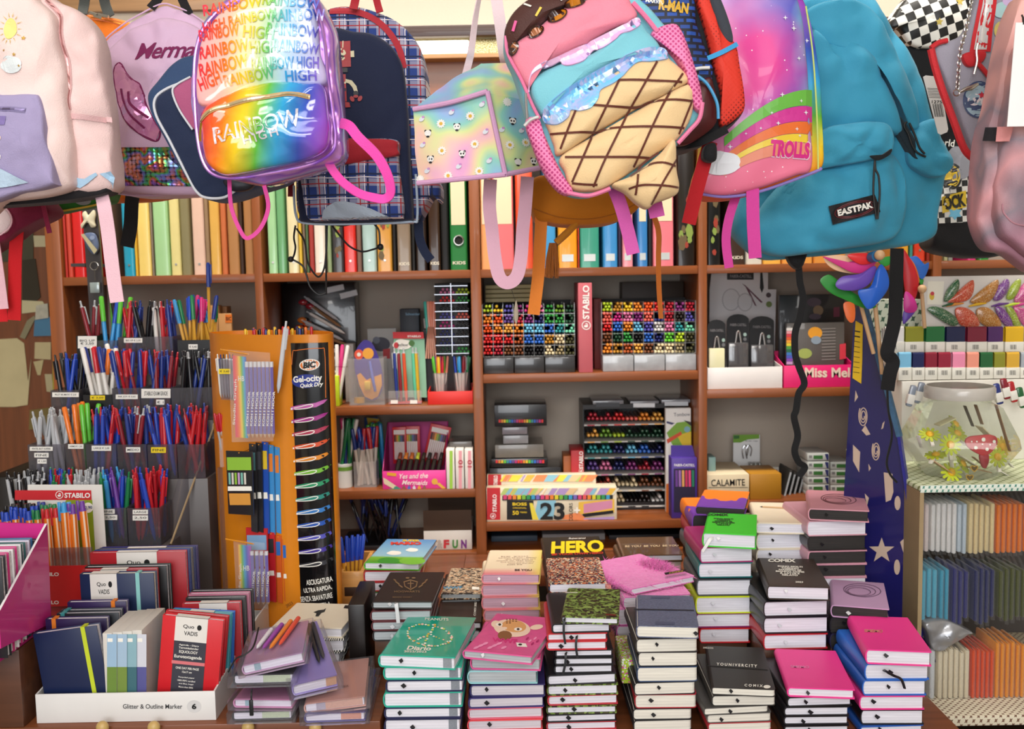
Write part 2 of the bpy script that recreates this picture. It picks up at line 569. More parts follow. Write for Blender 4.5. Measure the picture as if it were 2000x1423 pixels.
# ================================================================ ring binders along the top shelf
BIND = []
def binder(x0,x1,c,h=.318,lean=0.,kind='',lab='',c2=None,bay='',ybot=540,name='ring_binder',cat='binder',d=.235):
 xa,xb = xs(x0),xs(x1)
 wd = xb - xa - .0008
 F = Fr(o=((xa + xb) / 2,YS + .012,ZB + .0004 + abs(math.sin(math.radians(lean))) * wd / 2),roll=lean)
 t = Th(name,lab,cat,F,'ring binders and folders along the top shelf')
 n = 7
 r = min(.006,wd * .3)
 g = G()
 poly = [(-wd / 2,d)] + [(-wd / 2 + r * (1 - math.cos(a)),r * (1 - math.sin(a))) for a in (i * math.pi / 2 / 4 for i in range(5))] + [(wd / 2 - r * (1 - math.sin(a)),r * (1 - math.cos(a))) for a in (i * math.pi / 2 / 4 for i in range(5))] + [(wd / 2,d)]
 th = min(.0025,wd * .25)
 inn = [(wd / 2 - th,d),(wd / 2 - th,th),(-wd / 2 + th,th),(-wd / 2 + th,d)]
 pts = poly + inn
 a = g.vs([(x,y,0) for x,y in pts])
 b = g.vs([(x,y,h) for x,y in pts])
 N = len(pts)
 for i in range(N):
  g.face([a[i],a[(i + 1) % N],b[(i + 1) % N],b[i]])
 m_ = len(poly)
 # close top and bottom rims
 for lay,fl in ((a,1),(b,0)):
  g.fill([v.co.copy() for v in lay])
 gloss = m(c,.25,cl=.3,var=.06) if 'g' in kind else m(c,.5,var=.06)
 g.o('cover',gloss,t)
 if wd > .012:
  G().box((-wd / 2 + th + .001,.008,.006),(wd / 2 - th - .001,d - .012,h - .012)).o('page_block',pap('#d9d2c2'),t)
 if 'l' in kind:
  G().box((-wd / 2 + .004,-.0006,h * .36),(wd / 2 - .004,.0008,h * .9)).o('spine_label',pap(c2 or '#efdcb8'),t,label='cream spine label')
 if 'r' in kind:
  g = G()
  g.tube([V((.012 * math.cos(k * math.pi / 10),-.0012,.075 + .012 * math.sin(k * math.pi / 10))) for k in range(20)],.0022,6,closed=True)
  g.o('finger_ring',m('#c9c6be',.25,1.),t)
  G().cyl((0,-.0008,.075),(0,.001,.075),.011,n=20).o('finger_hole',m('#0b0b0b',.8),t)
 if 'd' in kind:
  G().cyl((0,-.001,.028),(0,.001,.028),.003,n=10).o('rivet',m('#cfcbc2',.3,1.),t)
 if 't' in kind:
  G().box((-wd * .3,-.0006,.016),(wd * .3,.0006,.034)).o('spine_emblem',m('#dfe3df',.35,.6),t)
 if 'k' in kind:
  addt = G()
  vs,fs = txm('KIDS',.02)
  nv = addt.vs([V((x * wd * .75,-.0008,.018 + y * .008)) for x,y in vs])
  for f in fs:
   addt.face([nv[i] for i in f])
  addt.o('lettering',pap('#efe6d0'),t,smooth=0,norm=False)
 if 'p' in kind:
  g = G()
  for k in range(9):
   x,z,s_ = R.uniform(-.3,.3) * wd,R.uniform(.03,.2),R.uniform(.1,.25) * wd
   g.fill([V((x + s_ * math.cos(j * 1.05 + k),-.0009 - k * .00003,z + s_ * 2 * math.sin(j * 1.05 + k) * R.uniform(.6,1.2))) for j in range(6)],k % 3)
  g.o('printed_picture',[m('#6b5a3c'),m('#a33a2a'),m('#8aa04a')],t,norm=False)
 return t
BD = [  # bay 1
 (124,129,'#b5281c',0,'','thin red folder at the very left of the top shelf'),(130,139,'#c8402c',1.5,'','thin red folder showing a cream page edge'),
 (141,164,'#d31616',1.2,'g','bright red folder beside the dark keyring board'),(205,222,'#7a5a44',1.5,'','brown folder behind the pale pink strap'),
 (239,261,'#27a3c4',2.2,'gd','turquoise binder behind the black strap'),(262,267,'#e2b22b',1.5,'','thin yellow folder beside the turquoise binder'),
 (268,294,'#f6d777',.6,'g','pale yellow binder behind the black strap tip'),(295,299,'#8a7a68',.4,'','thin grey brown folder left of the pale green binder'),
 (300,330,'#a9d89a',-.3,'g','pale green glossy binder under the lilac bag'),(332,352,'#e9dc92',-.8,'d','cream yellow binder right of the pale green one'),
 (353,372,'#8b835c',-.6,'','khaki folder between cream and pale pink binders'),(376,400,'#ecc7b2',1.4,'d','pale pink binder leaning beside the amber one'),  # khaki slab is the cream binder's own side, its shade put into colour
 (401,409,'#9c8060',.8,'','thin tan folder behind the pale pink binder'),(410,430,'#e8b659',1.4,'g','amber glossy binder under the navy bag'),
 (432,443,'#cc6f3f',1.2,'','thin orange folder right of the amber binder'),(445,467,'#b5804c',.6,'','kraft brown file box beside the thin orange folder'),
 (468,475,'#3a2418',.2,'','dark brown slab filling the shaded gap between two kraft boxes'),(477,495,'#ad7846',0,'','kraft brown file box against the wooden upright'),  # thin brown slab stands in for the shaded gap between the kraft boxes
 # bay 2
 (523,541,'#a5d79f',.6,'gd','pale green fat binder at the start of the second bay'),(542,558,'#6fae78',.4,'g','darker green binder beside the pale green fat one'),  # one binder as two slabs, its shaded half put into a darker green
 (562,583,'#e6dcae',.9,'gd','cream glossy binder right of the two green halves'),(584,590,'#dfb83a',.5,'','thin mustard folder beside the cream glossy binder'),
 (592,597,'#7d6a5a',.3,'','thin taupe folder behind the black cord'),(598,603,'#4f6b45',.2,'','thin dark green folder behind the black cord'),
 (604,613,'#a5342e',0,'','thin grey and red folder beside the white glossy binder'),(614,636,'#efe2d2',0,'gd','white glossy binder behind the hanging black cord'),
 (639,647,'#8fa377',0,'','thin sage folder right of the hanging cord'),(649,671,'#3c3a3c',0,'gp','dark picture binder with coloured blots'),
 (672,696,'#dc3126',0,'gd','bright red glossy binder under the plaid bag'),(697,706,'#7d5d50',0,'','thin brown folder right of the red glossy binder'),
 (708,735,'#a9c6c0',0,'gd','pale aqua binder with a small emblem'),(737,766,'#d79a3e',0,'gpd','orange and black picture binder under the plaid bag'),
 (768,774,'#15110f',0,'','thin black folder beside the orange picture binder'),(776,803,'#8c7a66',0,'gk','taupe binder with pale lettering near its foot'),
 (805,811,'#0e0d0d',0,'','thin black folder behind the navy strap'),(812,834,'#2a1d17',0,'g','dark brown binder behind the navy strap'),
 (838,861,'#3d2a1c',0,'gk','dark brown binder with pale lettering beside the black one'),(862,878,'#0c0b0c',0,'','black binder left of the green lever arch file'),
 (880,914,'#1d7a35',0,'lrk','green lever arch file with cream spine label and ring'),
 # bay 3
 (940,962,'#f6a868',0,'l','peach lever arch file at the start of the third bay'),(964,1005,'#f0757a',.3,'l','coral lever arch file behind the pale pink loop'),
 (1009,1043,'#e2522c',0,'g','red orange binder behind the orange strap'),(1064,1087,'#3f9bd6',0,'','sky blue binder left of the tassel'),
 (1091,1129,'#f5a11f',0,'gt','amber binder with a small emblem behind the tassel'),(1130,1133,'#c03c1c',0,'','thin red folder between the amber and teal binders'),
 (1134,1172,'#3f9f86',0,'gt','teal binder with a small silver emblem'),(1179,1208,'#3f93d3',0,'gt','mid blue binder with a silver emblem beside the teal one'),
 (1209,1215,'#2b1f3f',0,'','thin dark violet folder behind the magenta strap'),(1217,1238,'#f29aa6',0,'gt','pale pink binder behind the magenta strap'),
 (1247,1267,'#3d86c9',0,'gtl','narrow blue lever arch file right of the magenta strap'),(1268,1275,'#151217',0,'','thin black folder right of the narrow blue file'),
 (1277,1318,'#f0808c',0,'gtl','salmon pink lever arch file behind the waffle cone tip'),(1324,1360,'#241a13',0,'gp','black picture binder against the third upright'),
 # bay 4
 (1383,1410,'#1d1917',0,'gp','black glossy binder right of the third upright'),(1427,1457,'#3a2314',0,'k','dark brown binder with pale lettering behind magenta straps'),
 (1459,1491,'#d9d4c6',0,'','white file box under the turquoise bag'),(1493,1528,'#efb54a',0,'','yellow file box under the turquoise bag'),
 (1530,1590,'#e79f45',0,'','wide amber file box left of the black knot'),(1592,1655,'#e0953c',0,'','wide amber file box behind the paper windmill'),
 (1764,1778,'#e8a72a',0,'g','yellow binder right of the hanging black strap'),(1780,1786,'#3a8f83',0,'','thin teal folder beside the yellow binder'),
 (1788,1811,'#dc3d20',0,'gd','bright red binder left of the fourth upright'),(1813,1820,'#8f2a18',0,'','thin dark red folder against the fourth upright'),
 # bay 5
 (1841,1846,'#6f5b33',0,'','thin khaki folder right of the fourth upright'),(1847,1855,'#a7a97c',0,'','thin sage green folder in the last bay'),
 (1856,1865,'#8c8f86',0,'','thin grey folder in the last bay'),(1893,1911,'#d12b78',0,'g','magenta binder in the last bay'),(1915,1936,'#1f8f36',0,'gd','bright green glossy binder in the last bay'),
]
for q_ in BD:
 binder(q_[0],q_[1],q_[2],kind=q_[4],lab=q_[5],h=.318 if q_[1] - q_[0] > 9 else .312)
# ================================================================ counter with drawers
YL,YR_,YBK,ZL = PZ(600,1410,ZT).y,1.44,2.3,.765
ctr = Th('counter','brown wooden counter with small drawer knobs under the diary stacks','counter',Fr(o=(0,YL,0)))
xm = PZ(742,1410,ZT).x
xn = -.13
g = G().box((-1.15,0,ZT - .028),(xm,YS - YL - .012,ZT),.002).box((xm,1.722 - YL,ZT - .028),(xn,YS - YL - .012,ZT),.002)
g.box((xm,YR_ - YL,ZL - .028),(xn,1.722 - YL,ZL),.002).box((xn,YR_ - YL,ZL - .028),(.755,YBK - YL,ZL),.002).box((xn,YBK - YL,ZT - .028),(.755,YS - YL - .012,ZT),.002)
g.o('counter_top',wood('#7d4526'),ctr)
G().box((-1.1,.02,.02),(.75,.04,ZL - .028)).o('front_panel',wood('#6d3b20',ax='Z'),ctr)
G().box((-1.1,.04,.02),(-1.08,.8,ZT - .028)).o('side_panel',wood('#6d3b20',ax='Z'),ctr)
for k in (196,297,482,614):
 p = P(k,1424,YL - .02)
 G().ball((p.x,-.012,p.z),.0105,14,sq=(1,.8,1)).o('knob',m('#c9a766',.4),ctr,label='pale wooden knob')
def pagemat(c,k=260,d=.8):
 def f():
  q = NT('mat_pages')
  n_ = q.noise(1,q.oc((6,6,k)),2)
  L = lin(c)
  q.out(q.mix(q.ramp(n_,[(.35,'#000'),(.62,'#fff')]),tuple(x * d for x in L[:3]) + (1,),L),.7)
  q.bump(n_,.2)
  return q.m
 return mk(('pages',c,k,d),f)
PG = {'w': pagemat('#e9e8f2'),'k': pagemat('#2a2725',d=.6),'p': pagemat('#cfa6b8'),'s': pagemat('#b9c0c4',d=.75),'c': pagemat('#ece8dc'),'y': pagemat('#e3d0c0'),'f': pagemat('#d5cfd8')}
def rrect(x0,x1,y0,y1,r,n=4,left=True):
 o = []
 for cx,cy,a0,on in ((x1 - r,y1 - r,0,1),(x0 + r,y1 - r,90,left),(x0 + r,y0 + r,180,left),(x1 - r,y0 + r,270,1)):
  if on and r > .0012:
   o += [(cx + r * math.cos(math.radians(a0 + i * 90 / n)),cy + r * math.sin(math.radians(a0 + i * 90 / n))) for i in range(n + 1)]
  else:
   o.append((x1 if a0 in (0,270) else x0,y1 if a0 < 180 else y0))
 return o
def zprism(g,poly,z0,z1,mi=0):
 a,b = g.vs([(x,y,z0) for x,y in poly]),g.vs([(x,y,z1) for x,y in poly])
 g.face(a[::-1],mi)
 g.face(b,mi)
 for i in range(len(poly)):
  j = (i + 1) % len(poly)
  g.face([a[i],a[j],b[j],b[i]],mi)
def book(F,wd,d,t,cov,page='w',name='diary',label='',cat='diary',group=None,soft=0,mark=None,sleeve=None,band=None,bot=None,tabs=None,mx=-.2,emboss=None):
 """lying book: front edge along local x at y=0, spine at the left, lying on z=0"""
 th = Th(name,label,cat,F,group)
 c = .0022 if not soft else .0014
 r = .006 if soft else .0015
 cm = cov if not isinstance(cov,str) else m(cov,.38 if not soft else .5,var=.05,cl=.1)
 g = G()
 x0,x1 = -wd / 2,wd / 2
 sp = min(t * .35,.006)
 zprism(g,rrect(x0 + sp,x1,0,d,r,left=False),0,c)
 zprism(g,rrect(x0 + sp,x1,0,d,r,left=False),t - c,t)
 arc = [(x0 + sp - sp * math.sin(a),t / 2 - t / 2 * math.cos(a)) for a in (i * math.pi / 8 for i in range(9))]
 arc2 = [(x0 + sp - (sp - c) * math.sin(a),t / 2 - (t / 2 - c) * math.cos(a)) for a in (i * math.pi / 8 for i in range(9))]
 g.prism(arc + arc2[::-1],0,d)
 g.o('cover',cm,th,smooth=35)
 ov = .0025 if not soft else .001
 g = G()
 zprism(g,rrect(x0 + c + .001,x1 - ov,ov,d - ov,r,left=False),c,t - c)
 g.o('page_block',PG[page],th)
 if mark is not None:
  g = G()
  q = wd * mx
  zc = t * R.uniform(.45,.7)
  w_ = R.uniform(.0022,.0038)
  g.quad([V((q - w_,-.004,zc + .001)),V((q + w_ * .3,-.005,zc - .0035)),V((q + w_ * 1.6,-.004,zc)),V((q + w_ * .2,ov,zc + .002))])
  g.quad([V((q - w_,-.004,zc + .0014)),V((q + w_ * .3,-.005,zc - .003)),V((q + w_ * 1.6,-.004,zc + .0005)),V((q + w_ * .2,ov,zc + .0025))])
  g.o('bookmark',m(mark,.5),th)
 if tabs:
  G().box((x1 - wd * .16,ov - .0006,c + .0006),(x1 - wd * .05,ov + .001,t - c - .0006)).o('index_tabs',m(tabs,.6,var=.2,vs=300),th)
 if band:
  bx = x1 - wd * .18
  G().box((bx - .003,-.0009,-.0008),(bx + .003,d + .0009,t + .0008)).o('elastic_band',m(band,.7),th)
 if sleeve:
  g = G()
  g.box((x0 - .006,-.01,-.0012),(x1 + .008,d + .004,t + .0015),.0011,seg=1)
  g.o('clear_sleeve',sleeve,th)
 return th
def topF(T_,d,t):
 """frame on a book's top: x right, z away, -y up"""
 M = T_.M @ MX.Translation((0,0,t)) @ MX.Rotation(math.radians(-90),4,'X')
 f = Fr(o=(0,0,0))
 f.o,f.M,f.I = M.translation,M,M.inverted()
 return f
def cbook(Y,fl,fr,bl,hpx,cov,**kw):
 """top book of a stack from three corners of its upper cover (pixels) with the near left one at depth Y"""
 A = P(*fl,Y)
 B = PZ(*fr,A.z)
 D = PZ(*bl,A.z)
 z0 = P(fl[0],fl[1] + hpx,Y).z
 yaw = math.degrees(math.atan2(B.y - A.y,B.x - A.x))
 wd = (B - A).length
 n = V((-(B.y - A.y),B.x - A.x,0)).normalized()
 d = abs((D - A).dot(n))
 t = A.z - z0
 o = (A + B) / 2
 T_ = book(Fr(o=(o.x,o.y,z0),yaw=yaw),wd,d,t,cov,**kw)
 T_.top,T_.d,T_.t,T_.w,T_.z0 = topF(T_,d,t),d,t,wd,z0
 T_.A,T_.yaw = A,yaw
 return T_
def riser(xl,xr,Y0,d,ztop,label,name='display_riser'):
 xa = P(xl,1200,Y0).x
 zf = ZL if xa > xn or (xa > xm and Y0 < 1.68) else ZT
 if ztop - zf > .004:
  a,b = P(xl,1200,Y0).x,P(xr,1200,Y0).x
  G().box((a,Y0 + .01,zf + .0002),(b,min(Y0 + d,1.7) if zf == ZL and xa < xn else Y0 + d,ztop - .0004),.002).o(name,wood('#5d3a24'),None,None,label=label,cat='riser')
def rows(T_,Y,stack,group,data,d=None,soft=0,mark='#15151c',off=.004,name='diary',tabs=None,start=1):
 """the books under a top book: (xl, xr, ytop, ybottom, cover, pages, words[, yaw])"""
 zt = T_.z0
 for i,q in enumerate(data):
  xl,xr,yt,yb,c,pg,desc = q[:7]
  yaw = q[7] if len(q) > 7 else R.uniform(-1.5,1.5)
  a,b = P(xl,(yt + yb) / 2,Y),P(xr,(yt + yb) / 2,Y)
  z1 = min(zt - .0003,P((xl + xr) / 2,yt - 1.5,Y).z)
  z0 = P((xl + xr) / 2,yb + 1.5,Y).z
  dd = (d or T_.d) * R.uniform(.985,1.01)
  lab = '%s, %s in the %s' % (desc,ORD[i + start],stack)
  book(Fr(o=((a.x + b.x) / 2,Y + off + R.uniform(-.0015,.0015),z0),yaw=yaw),b.x - a.x,dd,z1 - z0,c,pg,name,lab,'diary',group,soft,mark if R.random() < .85 else None,tabs=tabs,mx=R.uniform(-.3,-.1))
  zt = z0
 if Y < 1.65:
  riser(xl + 6,xr - 6,Y,.15,zt,'plain wooden plinth under the ' + stack)
 return zt
GRP = 'diaries stacked on the counter'
TX = m('#f2efe6',.5,var=0)
TK = m('#141414',.5,var=0)
def poly(par,F,shapes,mats,name='cover_print',off=-.0006,bvh=None):
 """flat printed shapes: [(pixels, material index)], each a hair above the one before"""
 g = G()
 for i,(pts,mi) in enumerate(shapes):
  g.fill(F.ls(pts,off - i * .000012),mi)
 if bvh:
  g.on(bvh,.0013,.012,3)
 return g.o(name,mats,par,F,smooth=0,norm=False)
# ---------------------------------------------------------------- 1 teal stack
TEAL = m('#21b096',.22,var=.03,cl=.5)
T = cbook(1.535,(738,1277),(889,1283),(796,1201),25,TEAL,label='teal diary with a flower ring on its cover, topmost of the teal stack',group=GRP,mark='#101018',tabs='#9aa0a8')
FL_ = ['#f6f0e0','#f2c9b8','#e6b64a','#e9f3ee','#c5d76a']
g = G()
for k in range(64):
 if k < 42:
  a = k / 42 * 6.283
  cx,cy = 838 + 42 * math.cos(a) + 10 * -math.sin(a) * .9,1240 - 21 * math.sin(a)
 elif k < 52:
  f_ = (k - 42) / 9
  cx,cy = 848 - 21 * f_ + 0,1220 + 40 * f_
 else:
  f_ = (k - 52) / 11
  cx,cy = (838 + (34 * f_ if k % 2 else -30 * f_)),1238 + 13 * f_
 r_ = R.uniform(1.7,3.2)
 g.fill(T.top.ls(ell(cx + R.uniform(-2,2),cy + R.uniform(-1,1),r_,r_ * .6,7),-.0006 - k * .000004),k % 5)
g.o('flower_ring_print',[m(c,.5,var=0) for c in FL_],T,T.top,smooth=0,norm=False)
txt(T,T.top,'PEANUTS',853,1208.5,46,5,TX,rot=-1)
txt(T,T.top,'Diario',818,1265,48,8,TX,rot=-2,bold=.03,shear=.25)
txt(T,T.top,'2022/2023',811,1271.5,44,4,TX,rot=-1,bold=.02)
rows(T,1.53,'teal stack',GRP,[
 (747,902,1300,1327,'#21b096','w','teal diary with grey index edge',-2),(752,905,1329,1351,'#1d1f4a','w','navy diary with grey index edge'),(747,903,1353,1381,'#21b096','w','teal diary with white pages'),
 (749,901,1383,1403,'#1f2350','w','navy diary with white pages'),(749,900,1405,1431,'#1b1e48','w','dark navy diary with white pages')],tabs='#8f96a0')
# ---------------------------------------------------------------- 2 pink giraffe stack
PNK = m('#ee5fa0',.3,var=.1,vs=60,cl=.3)
T = cbook(1.56,(903,1268),(1039,1281),(955,1196),17,PNK,label='pink diary with a spotted fawn face on its cover, turned askew',group=GRP,page='s',mark='#e9e9ee')
fawn = [(ell(1000,1226,36,17,24,-6),1),(ell(968,1218,9,7,12),1),(ell(1048,1224,13,5,12,8),1),(ell(1004,1222,24,12,20,-6),0),(ell(986,1240,14,9,14),5),(ell(975,1219,7,3.4,12),2),(ell(1012,1228,8,3.4,12),2),(ell(976,1219,3,2.4,8),3),(ell(1012,1228,3,2.4,8),3),(ell(985,1226,6,2.5,8),1)]
fawn += [(ell(990 + 6 * (k % 4),1209 + 3.4 * (k // 4),2.2,1.2,6),4) for k in range(10)]
fawn += [(ell(930 + 9 * k,1264 - (k % 3) * 4,6,2.4,9,20),6) for k in range(7)] + [(ell(1030 + 5 * k,1246 + (k % 3) * 5,4,1.8,8,40),6 if k % 2 else 7) for k in range(5)]
poly(T,T.top,fawn,[m(c,.5,var=0) for c in ('#e0a468','#f3d6c0','#f8efe6','#3a2c22','#7a4a25','#8a5a34','#f59ac6','#b3246c')])
txt(T,T.top,'WWF',986,1250,50,8,m('#d6317e',.5,var=0),rot=-4,bold=.03)
poly(T,T.top,[([(1008,1254),(1027,1256),(1030,1263),(1010,1262)],0),(ell(1016,1258,4,2,9),1)],[TX,TK],'panda_tag')
rows(T,1.565,'pink fawn stack',GRP,[
 (917,1056,1287,1309,'#ee5b9d','s','bright pink diary',-6),(912,1050,1311,1335,'#9fdce0','s','pale aqua diary with speckled cover',-2),(917,1065,1339,1360,'#2e2a63','f','deep violet flowered diary'),
 (914,1063,1361,1382,'#352c70','f','violet flowered diary'),(913,1061,1383,1404,'#e2647c','f','rose pink diary'),(912,1060,1405,1426,'#ea4a54','f','coral red diary')],d=.165)
# ---------------------------------------------------------------- 3 camouflage stack
def camo():
 q = NT('mat_camouflage')
 v = q.oc()
 f1,f2 = q.noise(58,v,2),q.noise(75,q.oc(loc=(3,1,2)),2)
 c = q.ramp(f1,[(.0,'#4a4a24'),(.44,'#39401c'),(.5,'#6f8a3c'),(.58,'#2e2418')],'CONSTANT')
 c2 = q.mix(q.ramp(f2,[(0,'#000'),(.56,'#fff')],'CONSTANT'),c,lin('#8aa552'))
 return q.out(c2,.4)
CAMO = mk('camo',camo)
T = cbook(1.6,(1095,1203),(1208,1206),(1081,1147),14,CAMO,label='camouflage patterned diary on top of the middle white paged stack',group=GRP)
poly(T,T.top,[([(1104,1156),(1128,1156),(1128,1157.2),(1104,1157.2)],0),([(1183,1198),(1203,1199),(1203,1202),(1183,1201)],1)],[TX,m('#7a1f1c')],'small_print')
rows(T,1.602,'camouflage stack',GRP,[
 (1077,1193,1219,1235,'#17171c','w','black diary',1),(1068,1187,1236,1251,'#c92a34','w','red diary'),(1067,1186,1252,1269,'#d0303a','w','bright red diary'),(1084,1198,1271,1283,'#18181d','w','slim black diary'),
 (1083,1198,1285,1298,'#16161b','w','slim black diary with pointed ribbon'),(1082,1198,1299,1315,'#19191e','w','black diary with ribbon'),(1068,1205,1318,1336,'#26262b','w','charcoal diary',3),(1068,1208,1338,1357,CAMO,'w','camouflage diary'),
 (1069,1208,1359,1377,'#c83a48','w','crimson diary'),(1067,1205,1379,1393,CAMO,'w','slim camouflage diary'),(1067,1205,1395,1409,'#1b1b20','w','black diary near the counter'),(1067,1205,1411,1426,'#c43440','w','red diary at the foot')],d=.165)
fb = Fr(o=(0,1.593,0))
for xx,y0,y1,lb in ((1101,1208,1257,'upper'),(1125,1242,1284,'middle'),(1104,1274,1318,'lower')):
 strap(fb,[(xx + 2,y0,.008),(xx + 1,y0 + 4,-.001),(xx,(y0 + y1) / 2,-.003),(xx + (3 if lb != 'lower' else -5),y1,-.002)],4.5,m('#1a1d22',.5),'ribbon_marker',None,label='%s black ribbon marker hanging out of the camouflage stack' % lb)
 bpy.context.scene.objects[-1]['category'] = 'ribbon'
# ---------------------------------------------------------------- 4 slate blue and white stack
def leather(c,k=220):
 def f():
  q = NT('mat_embossed')
  v = q.n('TexVoronoi',{'Vector': q.oc((1,1.8,1),rot=(0,0,.7)),'Scale': k})
  q.out(q.mix(v.outputs['Distance'],tuple(x * 1.15 for x in lin(c)[:3]) + (1,),tuple(x * .6 for x in lin(c)[:3]) + (1,)),.5)
  q.bump(v.outputs['Distance'],.6,.001)
  return q.m
 return mk(('lth',c,k),f)
T = cbook(1.58,(1242,1221),(1365,1224),(1234,1161),23,leather('#6a7290'),page='c',label='slate blue embossed diary with an elastic across, topping the white stack',group=GRP,soft=1,mark='#15151c',mx=.44)
poly(T,T.top,[([(1238,1188),(1355,1190),(1356,1192.5),(1238,1190.5)],0)],[m('#222636',.6)],'cross_elastic')
poly(T,T.top,[([(1271,1164),(1308,1164.5),(1309,1168),(1271,1168)],0),([(1280,1213),(1318,1214),(1318,1219),(1280,1219)],0)],[m('#555d7c',.5)],'badge_print')
rows(T,1.583,'slate blue and white stack',GRP,[
 (1242,1364,1249,1273,'#4a4644','c','thick brown black diary'),(1246,1364,1276,1301,'#222226','c','thick black diary with a side ribbon'),(1244,1364,1305,1331,'#2f466e','c','thick blue diary',-1),
 (1238,1360,1333,1356,'#1e1e22','c','thick black diary'),(1240,1362,1359,1383,'#b52a38','c','thick red diary'),(1236,1353,1386,1405,'#262628','c','black diary with hanging ribbon'),(1237,1353,1408,1427,'#232325','c','black diary at the foot')],soft=1,d=.16)
# ---------------------------------------------------------------- 5 black lettered soft diary stack
BLK = m('#2b2725',.42,var=.06)
T = cbook(1.56,(1389,1341),(1515,1346),(1366,1260),15,BLK,page='c',label='soft black diary with white spaced lettering and an elastic across',group=GRP,soft=1,mark='#0d0d10')
txt(T,T.top,'YOUNIVERCITY',1439,1298,80,5.5,TX,rot=-3,bold=.03,sp=1.5)
txt(T,T.top,'COMIX',1472,1338,36,5,TX,rot=-2.5,bold=.03,sp=1.6)
poly(T,T.top,[(ell(1498,1340.5,7,3.4,14),0)],[TX],'round_mark')
txt(T,T.top,'2022/23',1383,1264.5,20,3,TX,rot=-3)
poly(T,T.top,[([(1381,1298.5),(1499,1306.5),(1500,1308),(1381,1300)],0)],[m('#0c0c0c',.6)],'cross_elastic')
rows(T,1.56,'black lettered stack',GRP,[(1391,1517,1361,1379,'#3a3836','c','white edged black diary',-1),(1374,1505,1382,1394,'#4a4846','c','black diary with open elastic',4),(1381,1510,1396,1411,'#6d6a66','c','grey diary',2),(1383,1510,1413,1428,'#b42a34','c','red diary')],soft=1)
# ---------------------------------------------------------------- 6 hot pink stack in the middle
HP = m('#f23a94',.4,var=.03)
T = cbook(1.56,(1537,1341),(1670,1346),(1503,1266),19,HP,label='hot pink diary with faint silver lettering, in front of the purple black one',group=GRP,mark='#3a3a40')
txt(T,T.top,'SMEMO',1562,1301.5,37,5,m('#f58fc0',.35,.3),rot=-2,bold=.02)
rows(T,1.562,'middle hot pink stack',GRP,[(1537,1666,1362,1379,'#151518','w','black diary'),(1532,1660,1382,1398,'#17171c','w','black diary with square ribbon tab'),(1532,1660,1400,1416,'#1a1a1f','w','black diary low'),(1532,1660,1418,1430,'#15151a','w','black diary at the foot')])
# ---------------------------------------------------------------- 7 pink and blue stack on the right
T = cbook(1.585,(1690,1267),(1820,1272),(1642,1201),29,HP,label='hot pink diary with silver lettering topping the blue diaries',group=GRP,mark='#3a3a40')
txt(T,T.top,'SMEMO',1706,1231.5,36,5.5,m('#f3b38a',.35,.3),rot=-2,bold=.02)
BLU = '#2f6fd0'
rows(T,1.587,'right pink and blue stack',GRP,[(1690,1816,1298,1327,BLU,'w','blue diary with curling ribbon',-2),(1686,1811,1330,1358,'#2d68c6','w','blue diary',-2),(1680,1807,1360,1386,'#ee3a90','w','hot pink diary',-2),(1683,1807,1389,1416,'#17171c','w','black diary',-2),(1680,1806,1418,1432,'#2a60bb','w','blue diary at the foot')])
strap(Fr(o=(0,1.58,0)),[(1726,1308,.012),(1733,1312,-.006),(1746,1319,-.01),(1760,1326,-.006),(1767,1344,-.004)],5,m('#15171c',.4),'ribbon_marker',None,tw=(0,60),label='black ribbon marker curling out of the upper blue diary')['category'] = 'ribbon'
# ---------------------------------------------------------------- 8 green stack and the flame stack behind it
GRN = m('#3fd62a',.4,var=.03)
T = cbook(1.84,(1371,1039),(1477,1044),(1344,999),28,GRN,label='vivid green diary with black block lettering topping its stack',group=GRP,d_=0) if 0 else cbook(1.84,(1371,1039),(1477,1044),(1344,999),28,GRN,label='vivid green diary with black block lettering topping its stack',group=GRP,mark='#e9e9ee')
txt(T,T.top,'COMIX',1401,1004.5,44,4.5,TK,rot=-1,bold=.05)
txt(T,T.top,'SONO MOLTI\nTASKINO\nMASSIMO SE\nBIANCO COME\nIL LATTE E\nGELATO',1413,1018.5,44,14,TK,rot=-2,bold=.05)
zt = rows(T,1.842,'vivid green stack',GRP,[(1367,1473,1070,1098,'#a9306e','w','magenta edged diary'),(1364,1471,1101,1128,'#1f6d70','w','dark teal diary'),(1361,1469,1134,1163,'#474b50','w','dark grey diary',-1),(1359,1468,1167,1197,'#dff02a','w','acid yellow diary',-1),(1359,1468,1199,1225,'#8b2a66','w','plum diary'),(1366,1466,1229,1255,'#d8262f','w','red diary')],mark='#dfe0ea')
riser(1368,1462,1.845,.16,zt,'dark wooden riser hidden under the vivid green stack')
strap(Fr(o=(0,1.835,0)),[(1398,1050,.006),(1388,1052,-.004),(1381,1063,-.006),(1372,1077,-.004)],6,m('#f1f1ef',.5),'ribbon_marker',None,tw=(0,40),label='white ribbon marker hanging from the vivid green diary')['category'] = 'ribbon'
def flame():
 q = NT('mat_flame')
 v = q.oc((1,1,1))
 s_ = q.sep(v)
 n_ = q.noise(38,q.oc((1,.45,1)),1)
 h = q.math('ADD',s_[1],q.math('MULTIPLY',n_,.16))
 return q.out(q.ramp(h,[(0,'#7a3fb0'),(.152,'#7a3fb0'),(.153,'#f58220')],'CONSTANT'),.4)
T = cbook(2.02,(1357,987),(1454,992),(1340,954),18,mk('flame',flame),page='k',label='orange and purple flame diary on the tallest back stack',group=GRP)
